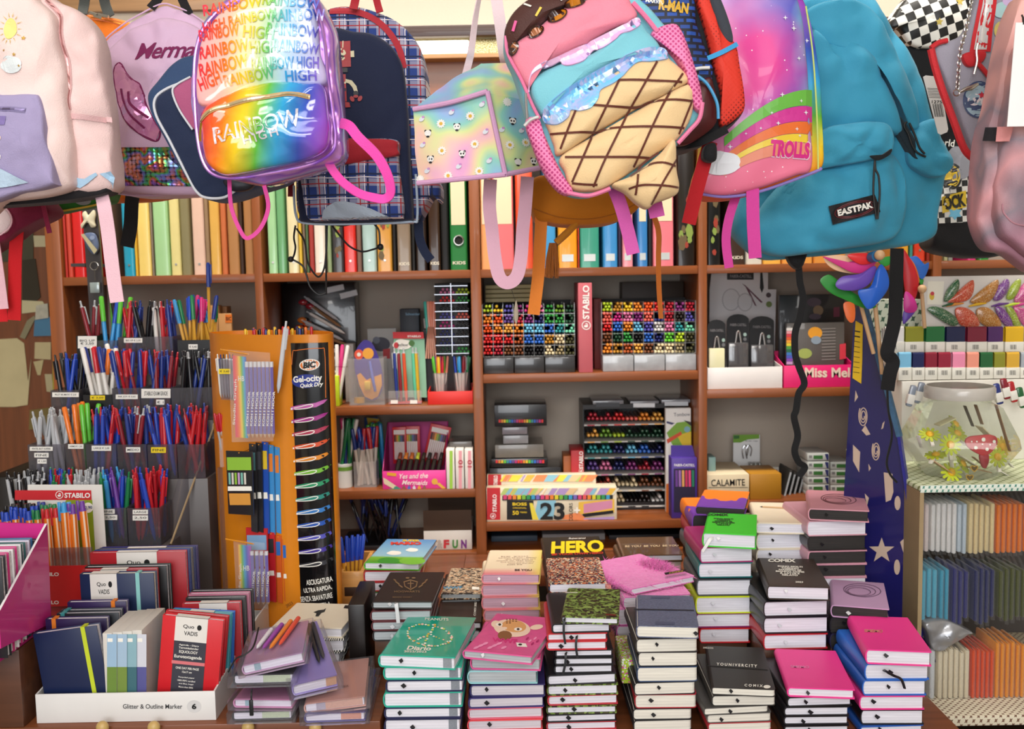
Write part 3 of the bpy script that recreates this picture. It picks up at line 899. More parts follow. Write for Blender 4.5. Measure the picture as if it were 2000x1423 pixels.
zt = rows(T,2.022,'flame topped back stack',GRP,[(1352,1450,1006,1036,mk('flame',flame),'k','orange and purple flame diary'),(1354,1450,1038,1066,'#c23a4a','w','red marbled diary'),(1356,1450,1068,1096,'#55606a','w','slate grey diary'),(1358,1452,1098,1126,'#1f2126','w','black spined diary')])
riser(1360,1446,2.03,.15,zt,'wooden riser hidden under the flame topped stack')
# ---------------------------------------------------------------- 9 black block lettered stack
T = cbook(1.74,(1497,1143),(1621,1146),(1473,1089),27,m('#33291f',.42,var=.06),label='brown black diary with white block lettering in the centre right',group=GRP,mark='#e9e9ee')
txt(T,T.top,'COMIX',1527,1094,54,6.5,TX,rot=-1,bold=.05)
txt(T,T.top,'SONO MOLTI\nTASKINO\nMASSIMO SE\nBIANCO COME\nIL LATTE E\nGELATO',1543,1114,56,19,TX,rot=-2,bold=.05)
txt(T,T.top,'2023',1561,1136,15,3,TX,rot=-2,bold=.03)
zt = rows(T,1.742,'brown black lettered stack',GRP,[(1491,1620,1175,1203,'#191a1d','w','black diary'),(1491,1620,1207,1236,'#1b1c20','w','black diary with blue edge'),(1491,1618,1240,1267,'#c2222b','w','red diary')],mark='#dfe0ea')
riser(1494,1612,1.745,.16,zt,'dark wooden riser hidden under the brown black lettered stack')
# ---------------------------------------------------------------- 10 cream stack behind it
T = cbook(1.95,(1476,1020),(1577,1022),(1451,980),21,m('#f3e6cc',.5,var=.03),label='cream diary with a pencil drawn on its cover topping the cream stack',group=GRP,mark='#15151c')
poly(T,T.top,[([(1484,989),(1489,987.5),(1489,990.5)],1),([(1489,987.5),(1531,990),(1531,993),(1489,990.5)],0),(ell(1552,998,9,4,18),1),(ell(1552,998,8,3.3,18),2)],[m('#e0b98a'),TK,m('#f3e6cc',.5,var=.03)],'pencil_print')
zt = rows(T,1.952,'cream stack',GRP,[(1478,1577,1044,1071,'#f0e4cc','w','cream diary'),(1478,1577,1074,1100,'#efe2c8','w','cream diary with dark tab'),(1478,1577,1102,1130,'#efe2c8','w','cream diary behind the brown black one')])
riser(1482,1570,1.96,.15,zt,'wooden riser hidden under the cream stack')
# ---------------------------------------------------------------- 11 pink black paged stack and the lilac one before it
PK = m('#d99aa8',.45,var=.04)
T = cbook(1.9,(1578,992),(1698,997),(1547,955),23,PK,page='k',label='dusty pink diary with ring lines on its cover topping the black paged stack',group=GRP,mark='#101010')
def ringlines(cx,cy,rx,ry,n=3):
 out = []
 for k in range(n):
  a,b = ell(cx - k * 3,cy + k,rx - k * 7,ry - k * 2.6,26,-4),ell(cx - k * 3,cy + k,rx - k * 7 - 1.3,ry - k * 2.6 - .6,26,-4)
  for i in range(26):
   j = (i + 1) % 26
   out.append(([a[i],a[j],b[j],b[i]],0))
 return out
poly(T,T.top,ringlines(1638,974,35,10),[m('#6a3d48')],'ring_lines')
zt = rows(T,1.902,'dusty pink stack',GRP,[(1576,1695,1018,1045,'#d4a0ae','w','dusty pink white paged diary'),(1578,1695,1048,1074,'#201d1e','k','all black diary'),(1578,1695,1076,1101,'#d69aab','k','dusty pink black paged diary'),(1578,1695,1104,1127,'#d69aab','k','dusty pink black paged diary with ribbon'),(1580,1695,1129,1150,'#c78fa0','w','rose diary behind the lilac one')])
riser(1584,1690,1.91,.15,zt,'wooden riser hidden under the dusty pink stack')
T = cbook(1.76,(1622,1180),(1737,1189),(1611,1130),24,m('#c09bc0',.45,var=.04),page='k',label='lilac diary with ring lines lying before the dusty pink stack',group=GRP,mark='#cfcfd2')
poly(T,T.top,ringlines(1684,1152,37,13),[m('#5a3f5c')],'ring_lines')
zt = rows(T,1.762,'lilac topped stack',GRP,[(1622,1735,1207,1236,'#1b191a','k','all black diary'),(1622,1735,1239,1266,'#2a2348','k','black violet diary')])
riser(1626,1728,1.765,.15,zt,'wooden riser hidden under the lilac topped stack')
# ---------------------------------------------------------------- 12 pale pink and yellow stack
def sunset(c0='#f1dfc0',c1='#ef8a92',c2='#e9d45a'):
 def f():
  q = NT('mat_fade')
  s_ = q.sep(q.oc())
  a = q.mix(q.ramp(q.math('MULTIPLY_ADD',s_[1],9,.0),[(0,'#fff'),(.35,'#000')]),lin(c0),lin(c1))
  return q.out(q.mix(q.ramp(q.math('MULTIPLY_ADD',s_[0],9,.3),[(.55,'#000'),(.85,'#fff')]),a,lin(c2)),.4)
 return mk(('sun',c0,c1,c2),f)
SUN = sunset()
T = cbook(1.86,(940,1120),(1054,1120),(959,1074),20,SUN,page='p',label='cream diary with small printed lines topping the pale pink stack',group=GRP,mark='#f4eef0')
g = G()
for k in range(7):
 addtxt(g,T.top,['be you','be true to you - always','the way you are','more or less you','live your own story','never less than you','just be'][k],1005 + 6 * (k % 3),1086 + k * 2.7,[52,74,60,70,66,48,30][k],1.7,1,-.0008)
g.o('lettering',m('#8a5f50'),T,T.top,smooth=0,norm=False)
txt(T,T.top,'BE YOU',1022,1112.5,33,3.4,TK,rot=0,bold=.03)
zt = rows(T,1.862,'pale pink stack',GRP,[(940,1052,1143,1164,SUN,'p','cream and rose diary',1),(940,1054,1168,1189,SUN,'p','cream and rose diary with white tab',0),(944,1056,1192,1212,SUN,'p','cream and rose diary low')],mark='#f4eef0')
riser(950,1050,1.87,.15,zt,'wooden riser hidden under the pale pink stack')
# ---------------------------------------------------------------- 13 black comic diary and the tweed one before it
T = cbook(1.95,(1066,1112),(1194,1109),(1067,1049),18,m('#241c12',.35,var=.1),label='black diary with huge yellow lettering behind the tweed one',group=GRP)
txt(T,T.top,'HERO',1128,1067,102,23,m('#f7d417',.4,var=0),rot=2,bold=.045)
txt(T,T.top,'BE YOUR OWN HERO',1128,1080.5,100,4,m('#d0402a',.4,var=0),rot=2,bold=.03)
txt(T,T.top,'Supereroi',1127,1051,34,4,TX,rot=1,shear=.3)
zt = rows(T,1.952,'black comic stack',GRP,[(1070,1190,1133,1152,'#2a2118','w','black diary'),(1070,1190,1154,1174,'#30261a','w','brown black diary')])
riser(1075,1185,1.96,.15,zt,'wooden riser hidden under the black comic diary')
def tweed(c=('#1f1a18','#d9713c','#e8d6b8','#7c2a20','#33405a')):
 def f():
  q = NT('mat_tweed')
  v = q.n('TexVoronoi',{'Vector': q.oc((1,1.4,1)),'Scale': 330})
  q.out(q.ramp(q.sep(v.outputs['Color'])[0],[(i / 5,k) for i,k in enumerate(c)],'CONSTANT'),.9)
  q.bump(v.outputs['Distance'],.9,.002)
  return q.m
 return mk(('tweed',c),f)
T = cbook(1.79,(1071,1139),(1185,1137),(1090,1089),20,tweed(),label='orange and black tweed covered diary behind the camouflage one',group=GRP)
zt = rows(T,1.79,'tweed topped stack',GRP,[(1076,1196,1160,1186,tweed(('#e58a86','#f3b9a8','#c9605a','#f0d2c4','#d97a72')),'w','coral pink tweed diary',-3),(1076,1192,1188,1214,tweed(('#e58a86','#f3b9a8','#c9605a','#f0d2c4','#d97a72')),'w','coral pink tweed diary low',-1)],d=.16)
riser(1082,1185,1.8,.14,zt,'wooden riser hidden under the tweed diaries')
# ---------------------------------------------------------------- 14 furry pink diaries and the brown pair behind
FUR = mk('fur',lambda: (lambda q: (q.bump(q.noise(300,q.oc((1,1,1)),4),1.,.004),q.out(q.mix(q.noise(140),lin('#e03aa8'),lin('#ff86d8')),.9,Sheen_Weight=.6))[1])(NT('mat_fur')))
def fur(o,n,ln,mat,par,seed=1):
 """short fur blades over a mesh's outside, one mesh"""
 rr = random.Random(seed)
 me = o.data
 g = G()
 ps = [p for p in me.polygons]
 tot = sum(p.area for p in ps)
 for p in ps:
  k = p.area / tot * n
  k = int(k) + (rr.random() < k - int(k))
  vs = [me.vertices[i].co for i in p.vertices]
  for _ in range(k):
   w_ = [rr.random() ** 1.2 + .01 for _ in vs]
   s_ = sum(w_)
   c = sum((v * (x / s_) for v,x in zip(vs,w_)),V())
   nn = p.normal
   t = nn.orthogonal().normalized()
   t = MX.Rotation(rr.random() * 6.28,3,nn) @ t
   tip = c + (nn * .6 + t * rr.uniform(.2,.9) + V((.3,-.4,-.2))).normalized() * ln * rr.uniform(.6,1.2)
   g.face(g.vs([c - t.cross(nn) * .0008,c + t.cross(nn) * .0008,tip]))
 q = g.o('fur',mat,par,smooth=0,norm=False)
 q['kind'] = 'stuff'
 return q
T = cbook(1.78,(1232,1150),(1358,1124),(1221,1086),12,FUR,label='furry pink diary lying tilted on top of the furry stack',group=GRP,soft=1)
fo = [c for c in T.o.children if c.name.startswith('cover')][0]
fur(fo,6000,.016,FUR,T)
poly(T,T.top,[([(1297,1118),(1340,1111),(1341,1115),(1300,1122)],0)],[TK],'name_tag',off=-.008)
txt(T,T.top,'COMIX',1321,1116.5,28,2.6,m('#d9b04a',.4),rot=9,off=-.0086)
zz = T.z0
for k,(xl,xr,yt,yb,yw) in enumerate(((1216,1352,1166,1188,5),(1206,1340,1190,1222,2),(1204,1338,1224,1256,0))):
 a,b = P(xl,yt,1.78),P(xr,yt,1.78)
 z1,z0 = min(zz - .0004,a.z),P(xl,yb,1.78).z
 t_ = book(Fr(o=((a.x + b.x) / 2,1.785,z0),yaw=yw),b.x - a.x,.16,z1 - z0,FUR,'f','diary','furry pink diary, %s in the furry stack' % ORD[k + 1],'diary',GRP,1)
 fur([c for c in t_.o.children if c.name.startswith('cover')][0],3500,.014,FUR,t_,k + 3)
 zz = z0
riser(1215,1330,1.79,.14,zz,'wooden riser hidden under the furry diaries')
G().box((P(1209,1300,1.70).x,1.66,ZT + .0003),(P(1236,1300,1.70).x,1.775,P(1209,1286,1.66).z),.004).o('patterned_notebook',tweed(('#b5cf3a','#f2f0e4','#b5cf3a','#d93fa5','#b5cf3a')),None,None,label='green notebook with white flowers wedged between two stacks',cat='notebook')
T = cbook(2.1,(1216,1084),(1334,1082),(1219,1049),13,m('#6d5138',.25,var=.12,cl=.4),label='brown clear covered diary behind the furry pink one',group=GRP)
txt(T,T.top,'BE YOU  BE YOU  BE YOU',1273,1065.5,104,3.4,m('#e3cda6'),rot=1)
zt = rows(T,2.1,'brown clear covered stack',GRP,[(1214,1334,1099,1118,'#6d5138','y','brown clear covered diary'),(1214,1334,1120,1140,'#5f4732','y','brown clear covered diary low')])
riser(1220,1330,2.11,.14,zt,'wooden riser hidden under the brown clear covered diaries')
# ---------------------------------------------------------------- 15 tiger striped pair, 16 game diary stack, 17 crest diary stack
STR = mk('stripe',lambda: (lambda q: q.out(q.ramp(q.noise(120,q.oc((1,2.4,1)),2),[(.3,'#3a3029'),(.47,'#3a3029'),(.5,'#d9c6a8'),(.6,'#b0703a')],'CONSTANT'),.4))(NT('mat_tiger')))
T = cbook(1.98,(860,1158),(940,1158),(868,1109),12,STR,page='s',label='animal striped diary behind the pale pink stack',group=GRP)
txt(T,T.top,'WWF',884,1147,38,5,m('#3f9ac6'),rot=1,bold=.02)
poly(T,T.top,[([(922,1145),(936,1146),(936,1151),(922,1150)],0)],[TX],'panda_tag')
T2 = cbook(1.86,(850,1216),(940,1214),(862,1170),14,m('#33241c',.35,var=.1),label='dark brown diary with side lettering before the striped one',group=GRP)
txt(T2,T2.top,'COMIX 2023',928,1188,26,4,TX,rot=86)
zt = rows(T,1.98,'animal striped stack',GRP,[(860,940,1172,1196,'#33241c','s','dark brown diary')])
riser(880,936,1.99,.12,zt,'wooden riser hidden under the animal striped diary')
zt = rows(T2,1.86,'side lettered stack',GRP,[(852,938,1232,1254,'#2b1d17','w','brown black diary')])
riser(878,934,1.87,.12,zt,'wooden riser hidden under the side lettered diary')
SKY = mk('skyland',lambda: (lambda q: q.out(q.ramp(q.math('MULTIPLY_ADD',q.sep(q.oc())[1],5.5,0),[(0,'#58b52c'),(.2,'#8ccf3c'),(.26,'#a9dcef'),(1,'#4a93cf')]),.25,Coat_Weight=.5))(NT('mat_skyland')))
T = cbook(1.95,(710,1097),(819,1099),(759,1052),15,SKY,label='diary with blue sky over green hills, topmost of the red edged stack',group=GRP,mark='#101014')
txt(T,T.top,'SUPER',803,1055,34,3.6,m('#e9c21d',.4),rot=0,bold=.05)
txt(T,T.top,'MARIO',793,1060.5,60,6,m('#d8402c',.4),rot=0,bold=.07)
poly(T,T.top,[(cloudpts(770,1080,26,9),0),(cloudpts(805,1074,22,8),0),(ell(760,1094,22,6,16),1),(ell(805,1095,26,7,16),2)],[TX,m('#3f9f2f'),m('#7fc63c')])
zt = rows(T,1.952,'sky and hills stack',GRP,[(709,816,1116,1135,'#c22a30','w','red diary'),(709,816,1137,1154,'#c22a30','w','red diary with clean pages'),(709,816,1157,1173,'#4a8f3c','w','green diary')])
riser(714,812,1.96,.14,zt,'wooden riser hidden under the sky and hills stack')
T = cbook(1.7,(725,1174),(845,1174),(747,1117),15,m('#2a211c',.4,var=.1),page='s',label='dark brown diary with a gilt crest topping the maroon stack',group=GRP,mark='#c9ccd0')
GLD = m('#b29468',.35,.5)
cst = [([(788,1135),(802,1131),(816,1135),(814,1145),(802,1152),(790,1145)],0),([(790,1136.5),(802,1133),(814,1136.5),(812,1144),(802,1149.5),(792,1144)],1),([(796,1138),(808,1138),(808,1139.5),(796,1139.5)],0),([(801,1134),(803,1134),(803,1148),(801,1148)],0)]
for s_ in (-1,1):
 for k in range(5):
  cst.append((ell(802 + s_ * (18 + k * 3.2),1145 - k * 3.2 + (k % 2),3.4,1.3,8,30 * s_),0))
 cst.append((ell(802 + s_ * 6,1128,4,1.6,8),0))
poly(T,T.top,cst,[GLD,m('#2a211c',.4,var=.1)],'gilt_crest')
txt(T,T.top,'HOGWARTS',793,1147.5 + 0,1,1,GLD) if 0 else txt(T,T.top,'HOGWARTS',795,1154.5,50,3.8,GLD,bold=.01)
txt(T,T.top,'MAGIC DIARY',786,1165.5,38,2.4,GLD)
zt = rows(T,1.7,'gilt crest stack',GRP,[(722,842,1194,1212,'#5c1f24','s','maroon diary'),(724,842,1215,1231,'#5c1f24','s','maroon diary with grey pages'),(726,842,1234,1252,'#201a1a','s','black diary')],mark='#dadce2')
riser(728,838,1.71,.14,zt,'wooden riser hidden under the gilt crest stack')
strap(Fr(o=(0,1.692,0)),[(775,1177,.008),(774,1180,-.003),(776,1196,-.004),(778,1216,-.003)],7,m('#e2e3e6',.5),'ribbon_marker',None,label='grey lettered ribbon marker hanging over the maroon diaries')['category'] = 'ribbon'
G().box((P(690,1180,1.78).x,1.72,ZT + .0003),(P(722,1180,1.78).x,1.86,P(700,1180,1.72).z),.003).o('diary',m('#1c1614',.4),None,None,label='black book end on beside the gilt crest stack',cat='diary')
# ---------------------------------------------------------------- 18 cream and zebra diary behind the sleeved ones
ZEB = mk('zebra',lambda: (lambda q: q.out(q.ramp(q.n('TexWave',{'Vector': q.oc(),'Scale': 70,'Distortion': 7,'Detail': 1,'Detail Scale': .5}).outputs['Fac'],[(0,'#0d0d0d'),(.5,'#f1efe8')],'CONSTANT'),.4))(NT('mat_zebra')))
CRM = '#f0e4cd'
T = cbook(1.745,(528,1222),(668,1226),(556,1176),20,m(CRM,.5,var=.03),label='cream diary with a black bird print behind the sleeved diaries',group=GRP)
poly(T,T.top,[([(612,1195),(622,1191),(632,1190),(637,1187),(634,1194),(628,1196),(622,1203),(616,1203),(618,1197)],0),([(674,1181),(686,1182),(682,1188),(671,1187)],0)],[TK],'bird_print')
txt(T,T.top,'2023',565,1180,14,6,TK,rot=30)
zt = rows(T,1.742,'cream and zebra stack',GRP,[(546,676,1243,1264,ZEB,'w','zebra striped diary',2),(540,668,1266,1290,ZEB,'w','zebra striped diary low')],off=-.02)
riser(545,660,1.745,.12,zt,'wooden riser hidden under the cream and zebra diaries')
# ---------------------------------------------------------------- 19 diaries in clear sleeves, two untidy stacks
SLV = clear('#f8f6fa',.04,.1,'sleeve')
SW = {'#f08c3a': 'orange','#ee5a42': 'coral','#a04fb0': 'purple','#e8e4ea': 'white','#2b2a2c': 'black','#3a3a40': 'charcoal'}
def sleeved(px,py,Y,wpx,hpx,d,yaw,roll,pitch,cov,tab,label,pens=(),page='w',tabs=None):
 w_ = wpx * Y / FPX
 t_ = hpx * Y / FPX
 F = Fr(px,py,Y,yaw,pitch,roll=roll)
 T_ = book(F,w_,d,t_,cov,page,'sleeved_diary',label,'diary','diaries in clear plastic sleeves',0,None,sleeve=SLV,tabs=None)
 if tab:
  for i,(a,b,c) in enumerate(tab):
   G().box((w_ * (a - .5),.0015,.003),(w_ * (b - .5),.0035,t_ - .003)).o('index_tabs',m(c,.6,var=.15,vs=400),T_)
 for (x0,y0,x1,y1,c) in pens:
  a,b = V((x0 * w_,y0 * d,t_ + .007)),V((x1 * w_,y1 * d,t_ + .007))
  q = b - a
  G().rings([(a,.0008),(a + q * .08,.0034),(a + q * .6,.004),(a + q * .62,.0042),(b,.0042)],10).o('sleeve_pen',pl(c),None,F,'%s pen lying inside the clear sleeve of the %s' % (SW[c],'lilac diary' if len(pens) == 4 else 'leaning lavender diary'),'pen','pens in the clear sleeves')
 return T_
LV2 = m('#9a8cd0',.3,var=.05,cl=.3)
PL2 = m('#c9a0c4',.35,var=.12,vs=20)
sleeved(512,1406,1.518,122,20,.17,1,0,0,m('#26242c',.4),[(.5,.95,'#c9d9b8')],'black sleeved diary with green index, lowest of the first untidy stack')
sleeved(513,1382,1.524,122,19,.165,-4,0,0,m('#d58fb8',.4),[(.2,.3,'#9fc4cf')],'pink sleeved diary, third down the first untidy stack')
sleeved(514,1336,1.527,122,22,.165,1,0,0,m('#2b2a33',.4),[(.5,.95,'#c9d9b8')],'black sleeved diary with green index under the lilac one')
T = sleeved(535,1305,1.522,124,21,.15,8,-9,0,PL2,[(.2,.3,'#9ab7c4')],'lilac sleeved diary with orange and coral pens topping the first untidy stack',[(-.05,.2,.2,.95,'#f08c3a'),(.1,.25,.33,1.,'#ee5a42'),(-.17,.25,.05,.9,'#a04fb0'),(-.28,.3,-.12,.8,'#e8e4ea')])
sleeved(654,1409,1.515,124,20,.17,2,0,0,m('#4b4488',.4),[(.6,.93,'#d99a86')],'purple sleeved diary, lowest of the second untidy stack')
T = sleeved(655,1386,1.522,124,22,.16,6,-4,0,m('#dba596',.35,var=.1),[(.2,.35,'#b7b0c0'),(.35,.95,'#dcae9a')],'peach sleeved diary under the leaning lavender one')
txt(T,topF(T,.16,.018),'COMIX',668,1340,26,4,m('#8a5a50'),rot=8,off=-.001)
T = sleeved(616,1349,1.532,92,27,.17,22,-4,12,LV2,[(.75,.98,'#d7a884')],'lavender sleeved diary leaning askew on the second untidy stack',[(.2,.2,.25,.9,'#2b2a2c'),(.32,.25,.36,.9,'#3a3a40')])
for i,c in enumerate(('#e0b070','#7a9fb8','#d99a8a','#e7d3a0')):
 w_,t_ = 92 * 1.532 / FPX,27 * 1.532 / FPX
 G().box((w_ / 2 - .0032,.01,.003 + i * .0042),(w_ / 2 - .0012,.18,.0065 + i * .0042)).o('index_tabs',m(c,.6),T)
strap(Fr(o=(0,1.50,0)),[(492,1345,.01),(491,1352,-.008),(491,1366,-.01)],3,TK,'black_string',None,label='black cord hanging in front of the first untidy stack')['category'] = 'string'
G().box((P(487,1380,1.49).x,1.488,P(487,1397,1.49).z),(P(495,1380,1.49).x,1.491,P(487,1366,1.49).z),.0012).o('cord_tag',m('#15171a',.4),None,None,label='small black tag on the cord of the first untidy stack',cat='tag')
strap(Fr(o=(0,1.508,0)),[(505,1225,.06),(495,1262,.0),(478,1278,-.012),(462,1285,-.012),(452,1300,-.01),(446,1312,-.008)],3,TK,'black_string',None,label='black cord trailing from the lilac sleeved diary')['category'] = 'string'
# ================================================================ backpacks hanging from the rail above
RB = lambda q,f: q.ramp(f,[(0,'#d81e5b'),(.13,'#ea2f32'),(.27,'#f4761d'),(.4,'#f5cf22'),(.53,'#5fb83a'),(.66,'#2ba3d8'),(.8,'#3a55c0'),(.92,'#8a4fc4'),(1,'#a23fb5')])
def rainbow(rough=.12,k=3.4,sh=.55,slant=-.9,white=0.):
 def f():
  q = NT('mat_rainbow')
  s_ = q.sep(q.oc())
  f_ = q.math('ADD',q.math('MULTIPLY_ADD',s_[0],k,sh),q.math('MULTIPLY',s_[2],slant))
  c = RB(q,f_)
  if white:
   c = q.mix(white,c,(1,1,1,1))
  q.out(c,rough,Coat_Weight=.9,Coat_Roughness=.05)
  q.bump(q.noise(22,detail=2),.35,.006)
  return q.m
 return mk(('rb',rough,k,sh,slant,white),f)
def holo(base='#b58ae0',k=60,rough=.22,met=.55):
 def f():
  q = NT('mat_holographic')
  lw = q.n('LayerWeight',{'Blend': .4}).outputs['Facing']
  f_ = q.math('ADD',q.math('MULTIPLY',lw,.8),q.math('MULTIPLY',q.noise(k * .2,detail=2),.9))
  c = q.ramp(q.math('FRACT',q.math('MULTIPLY',f_,1.6)),[(0,base),(.25,'#e7b3f0'),(.45,'#9fd0ff'),(.65,base),(.85,'#f3b0d0'),(1,base)])
  q.out(q.mix(.55,lin(base),c),rough,Metallic=met,Coat_Weight=.6)
  q.bump(q.noise(30,detail=2),.25,.004)
  return q.m
 return mk(('holo',base,k,rough,met),f)
def scales():
 q = NT('mat_sequin')
 v = q.n('TexVoronoi',{'Vector': q.oc((1,1,1.15)),'Scale': 120,'Randomness': .15})
 c = q.ramp(q.noise(32,detail=2),[(.28,'#8a5fd0'),(.4,'#d0602f'),(.48,'#3fb05a'),(.55,'#6f7fe0'),(.63,'#e07a4a'),(.72,'#c9b0d8')])
 e = q.ramp(v.outputs['Distance'],[(.0,'#fff'),(.5,'#eee'),(.72,'#3a3040')])
 q.out(q.mix(1.,c,e,'MULTIPLY'),.2,Metallic=.6,Coat_Weight=.5)
 q.bump(v.outputs['Distance'],.5,.002)
 return q.m
def plaid():
 q = NT('mat_plaid')
 s_ = q.sep(q.oc())
 def stripes(c,per,wd,ph):
  return q.math('LESS_THAN',q.math('FRACT',q.math('MULTIPLY_ADD',c,1 / per,ph + 50)),wd)
 out = lin('#1e3a82')
 P_ = .036
 col = None
 for ax in (0,2):
  c = s_[ax]
  wv = stripes(c,P_,.36,.0)
  col = q.mix(q.math('MULTIPLY',wv,.32),col if col else out,lin('#dcd6dc'))
 for ax in (0,2):
  c = s_[ax]
  col = q.mix(stripes(c,P_,.055,.88),col,lin('#a8262e'))
  col = q.mix(stripes(c,P_,.05,.6),col,lin('#e3dbe0'))
  col = q.mix(stripes(c,P_,.1,.47),col,lin('#16264f'))
 q.out(col,.8,Sheen_Weight=.1)
 q.bump(q.noise(600,detail=1),.3)
 return q.m
def checker(c1='#141414',c2='#ece8df',per=.018,rot=20):
 def f():
  q = NT('mat_checker')
  k = q.n('TexChecker',{'Vector': q.oc((1,.001,1),rot=(0,math.radians(rot),0)),'Color1': lin(c1),'Color2': lin(c2),'Scale': 1 / per})
  return q.out(k.outputs['Color'],.45)
 return mk(('chk',c1,c2,per,rot),f)
def pastel():
 q = NT('mat_pastel_dye')
 f = q.noise(11,detail=1)
 return q.out(q.ramp(f,[(.25,'#b79fd8'),(.36,'#8fb8e0'),(.46,'#8fd0c0'),(.54,'#d9e39a'),(.62,'#f0c8b0'),(.7,'#e7a8cf')]),.45,Coat_Weight=.15)
def meshcloth(c,d):
 def f():
  q = NT('mat_mesh_cloth')
  v = q.n('TexVoronoi',{'Vector': q.oc((1,.2,1),rot=(0,.78,0)),'Scale': 190,'Randomness': 0.})
  h = q.ramp(v.outputs['Distance'],[(.3,'#fff'),(.42,'#000')])
  q.out(q.mix(h,lin(c),lin(d)),.7)
  q.bump(v.outputs['Distance'],.5,.001)
  return q.m
 return mk(('msh',c,d),f)
def tiedye():
 q = NT('mat_tie_dye')
 s_ = q.sep(q.oc())
 f = q.math('ADD',q.math('MULTIPLY_ADD',s_[2],2.6,.55),q.math('MULTIPLY_ADD',q.noise(14,detail=1),.7,-.35))
 q.out(q.ramp(f,[(.05,'#a9798a'),(.22,'#7f6f7a'),(.4,'#c98f94'),(.58,'#8a7a84'),(.75,'#dba39f'),(1,'#e9b0a8')]),.6)
 q.bump(q.noise(700,detail=1),.2)
 return q.m
def skyart():
 q = NT('mat_sky_print')
 s_ = q.sep(q.oc())
 v = q.oc(loc=(.035,0,-.045))
 ln = q.n('VectorMath',{0: v},operation='LENGTH').outputs['Value']
 rad = q.math('ADD',ln,q.math('MULTIPLY_ADD',q.noise(16,detail=2),.06,-.03))
 c0 = q.ramp(q.math('ADD',q.math('MULTIPLY_ADD',s_[0],4,.5),q.math('MULTIPLY_ADD',q.noise(9),.8,-.4)),[(.1,'#e7a8e0'),(.45,'#8f7fd0'),(.7,'#5f5fc0'),(.95,'#8fd0e0')])
 c1 = q.mix(q.ramp(rad,[(.05,'#fff'),(.125,'#000')]),c0,lin('#e23a96'))
 c2 = q.mix(q.ramp(q.math('MULTIPLY_ADD',s_[2],5,.62),[(.1,'#fff'),(.45,'#000')]),c1,lin('#ef7a9a'))
 sp = q.n('TexVoronoi',{'Vector': q.oc((1,.01,1)),'Scale': 70}).outputs['Distance']
 return q.out(q.mix(q.ramp(sp,[(.05,'#fff'),(.1,'#000')]),c2,(1,.95,1,1)),.4,Coat_Weight=.2)
def bricks():
 q = NT('mat_brick_print')
 b = q.n('TexBrick',{'Vector': q.oc(rot=(math.radians(90),0,.0)),'Color1': lin('#1f4fa8'),'Color2': lin('#173a80'),'Mortar': lin('#0c1228'),'Scale': 26,'Mortar Size': .06})
 return q.out(b.outputs['Color'],.6)
def ubvh(objs):
 vs,ps = [],[]
 for o in objs:
  k = len(vs)
  vs += [v.co.copy() for v in o.data.vertices]
  ps += [[i + k for i in p.vertices] for p in o.data.polygons]
 return BVHTree.FromPolygons(vs,ps)
def bag(name,px,py,Y,label,cat='backpack',yaw=0):
 return Th(name,label,cat,Fr(px,py,Y,yaw),'bags hanging over the counter')
def piping(T_,pts,rpx,mat,name='piping',off=0.,closed=False,bvh=None,n=8,label=None):
 F = T_.F
 L = cr(F.ls(pts,off),n,closed)
 if bvh:
  for p in L:
   h = bvh.ray_cast(V((p.x,-2,p.z)),V((0,1,0)))
   if h[0] is not None:
    p.y = h[0].y
 r = rpx * F.o.y / FPX
 return G().tube(L,r,7,closed=closed).o(name,mat,T_,F,label=label)
def strip(g,F,pts,wpx,off=0.,n=8,mi=0):
 """flat band along pixels, to be laid on a surface"""
 L = cr(F.ls(pts,off),n,False)
 w_ = wpx * F.o.y / FPX / 2
 pr = None
 for i,p in enumerate(L):
  t = L[min(i + 1,len(L) - 1)] - L[max(i - 1,0)]
  sd = V((-t.z,0,t.x)).normalized() * w_
  cur = g.vs([p - sd,p + sd])
  if pr:
   g.face([pr[0],pr[1],cur[1],cur[0]],mi)
  pr = cur
def zipper(T_,pts,wpx,c1,c2,bvh,name='zipper',off=.0015):
 g = G()
 strip(g,T_.F,pts,wpx,mi=0)
 g.on(bvh,off,.01,2)
 strip_ = G()
 strip(strip_,T_.F,pts,wpx * .38,mi=0)
 strip_.on(bvh,off + .0012,.01,2)
 o = g.o(name,m(c1,.6),T_,T_.F,smooth=0,norm=False)
 strip_.o('zipper_teeth',m(c2,.3,.8),Sub(o,T_.F.M),T_.F,smooth=0,norm=False)
def lay(T_,shapes,mats,name,bvh,off=.0012,ml=.012):
 g = G()
 for i,(pts,mi) in enumerate(shapes):
  k = G()
  k.fill(T_.F.ls(pts),mi)
  k.on(bvh,off + i * .000015,ml,3)
  me = bpy.data.meshes.new('t')
  k.b.to_mesh(me)
  k.b.free()
  g.b.from_mesh(me)
  bpy.data.meshes.remove(me)
 return g.o(name,mats,T_,T_.F,smooth=0,norm=False)
struct('trim_1',G().cyl((-1.6,1.62,2.33),(1.7,1.62,2.33),.014,n=16),m('#8a8a88',.3,.9))
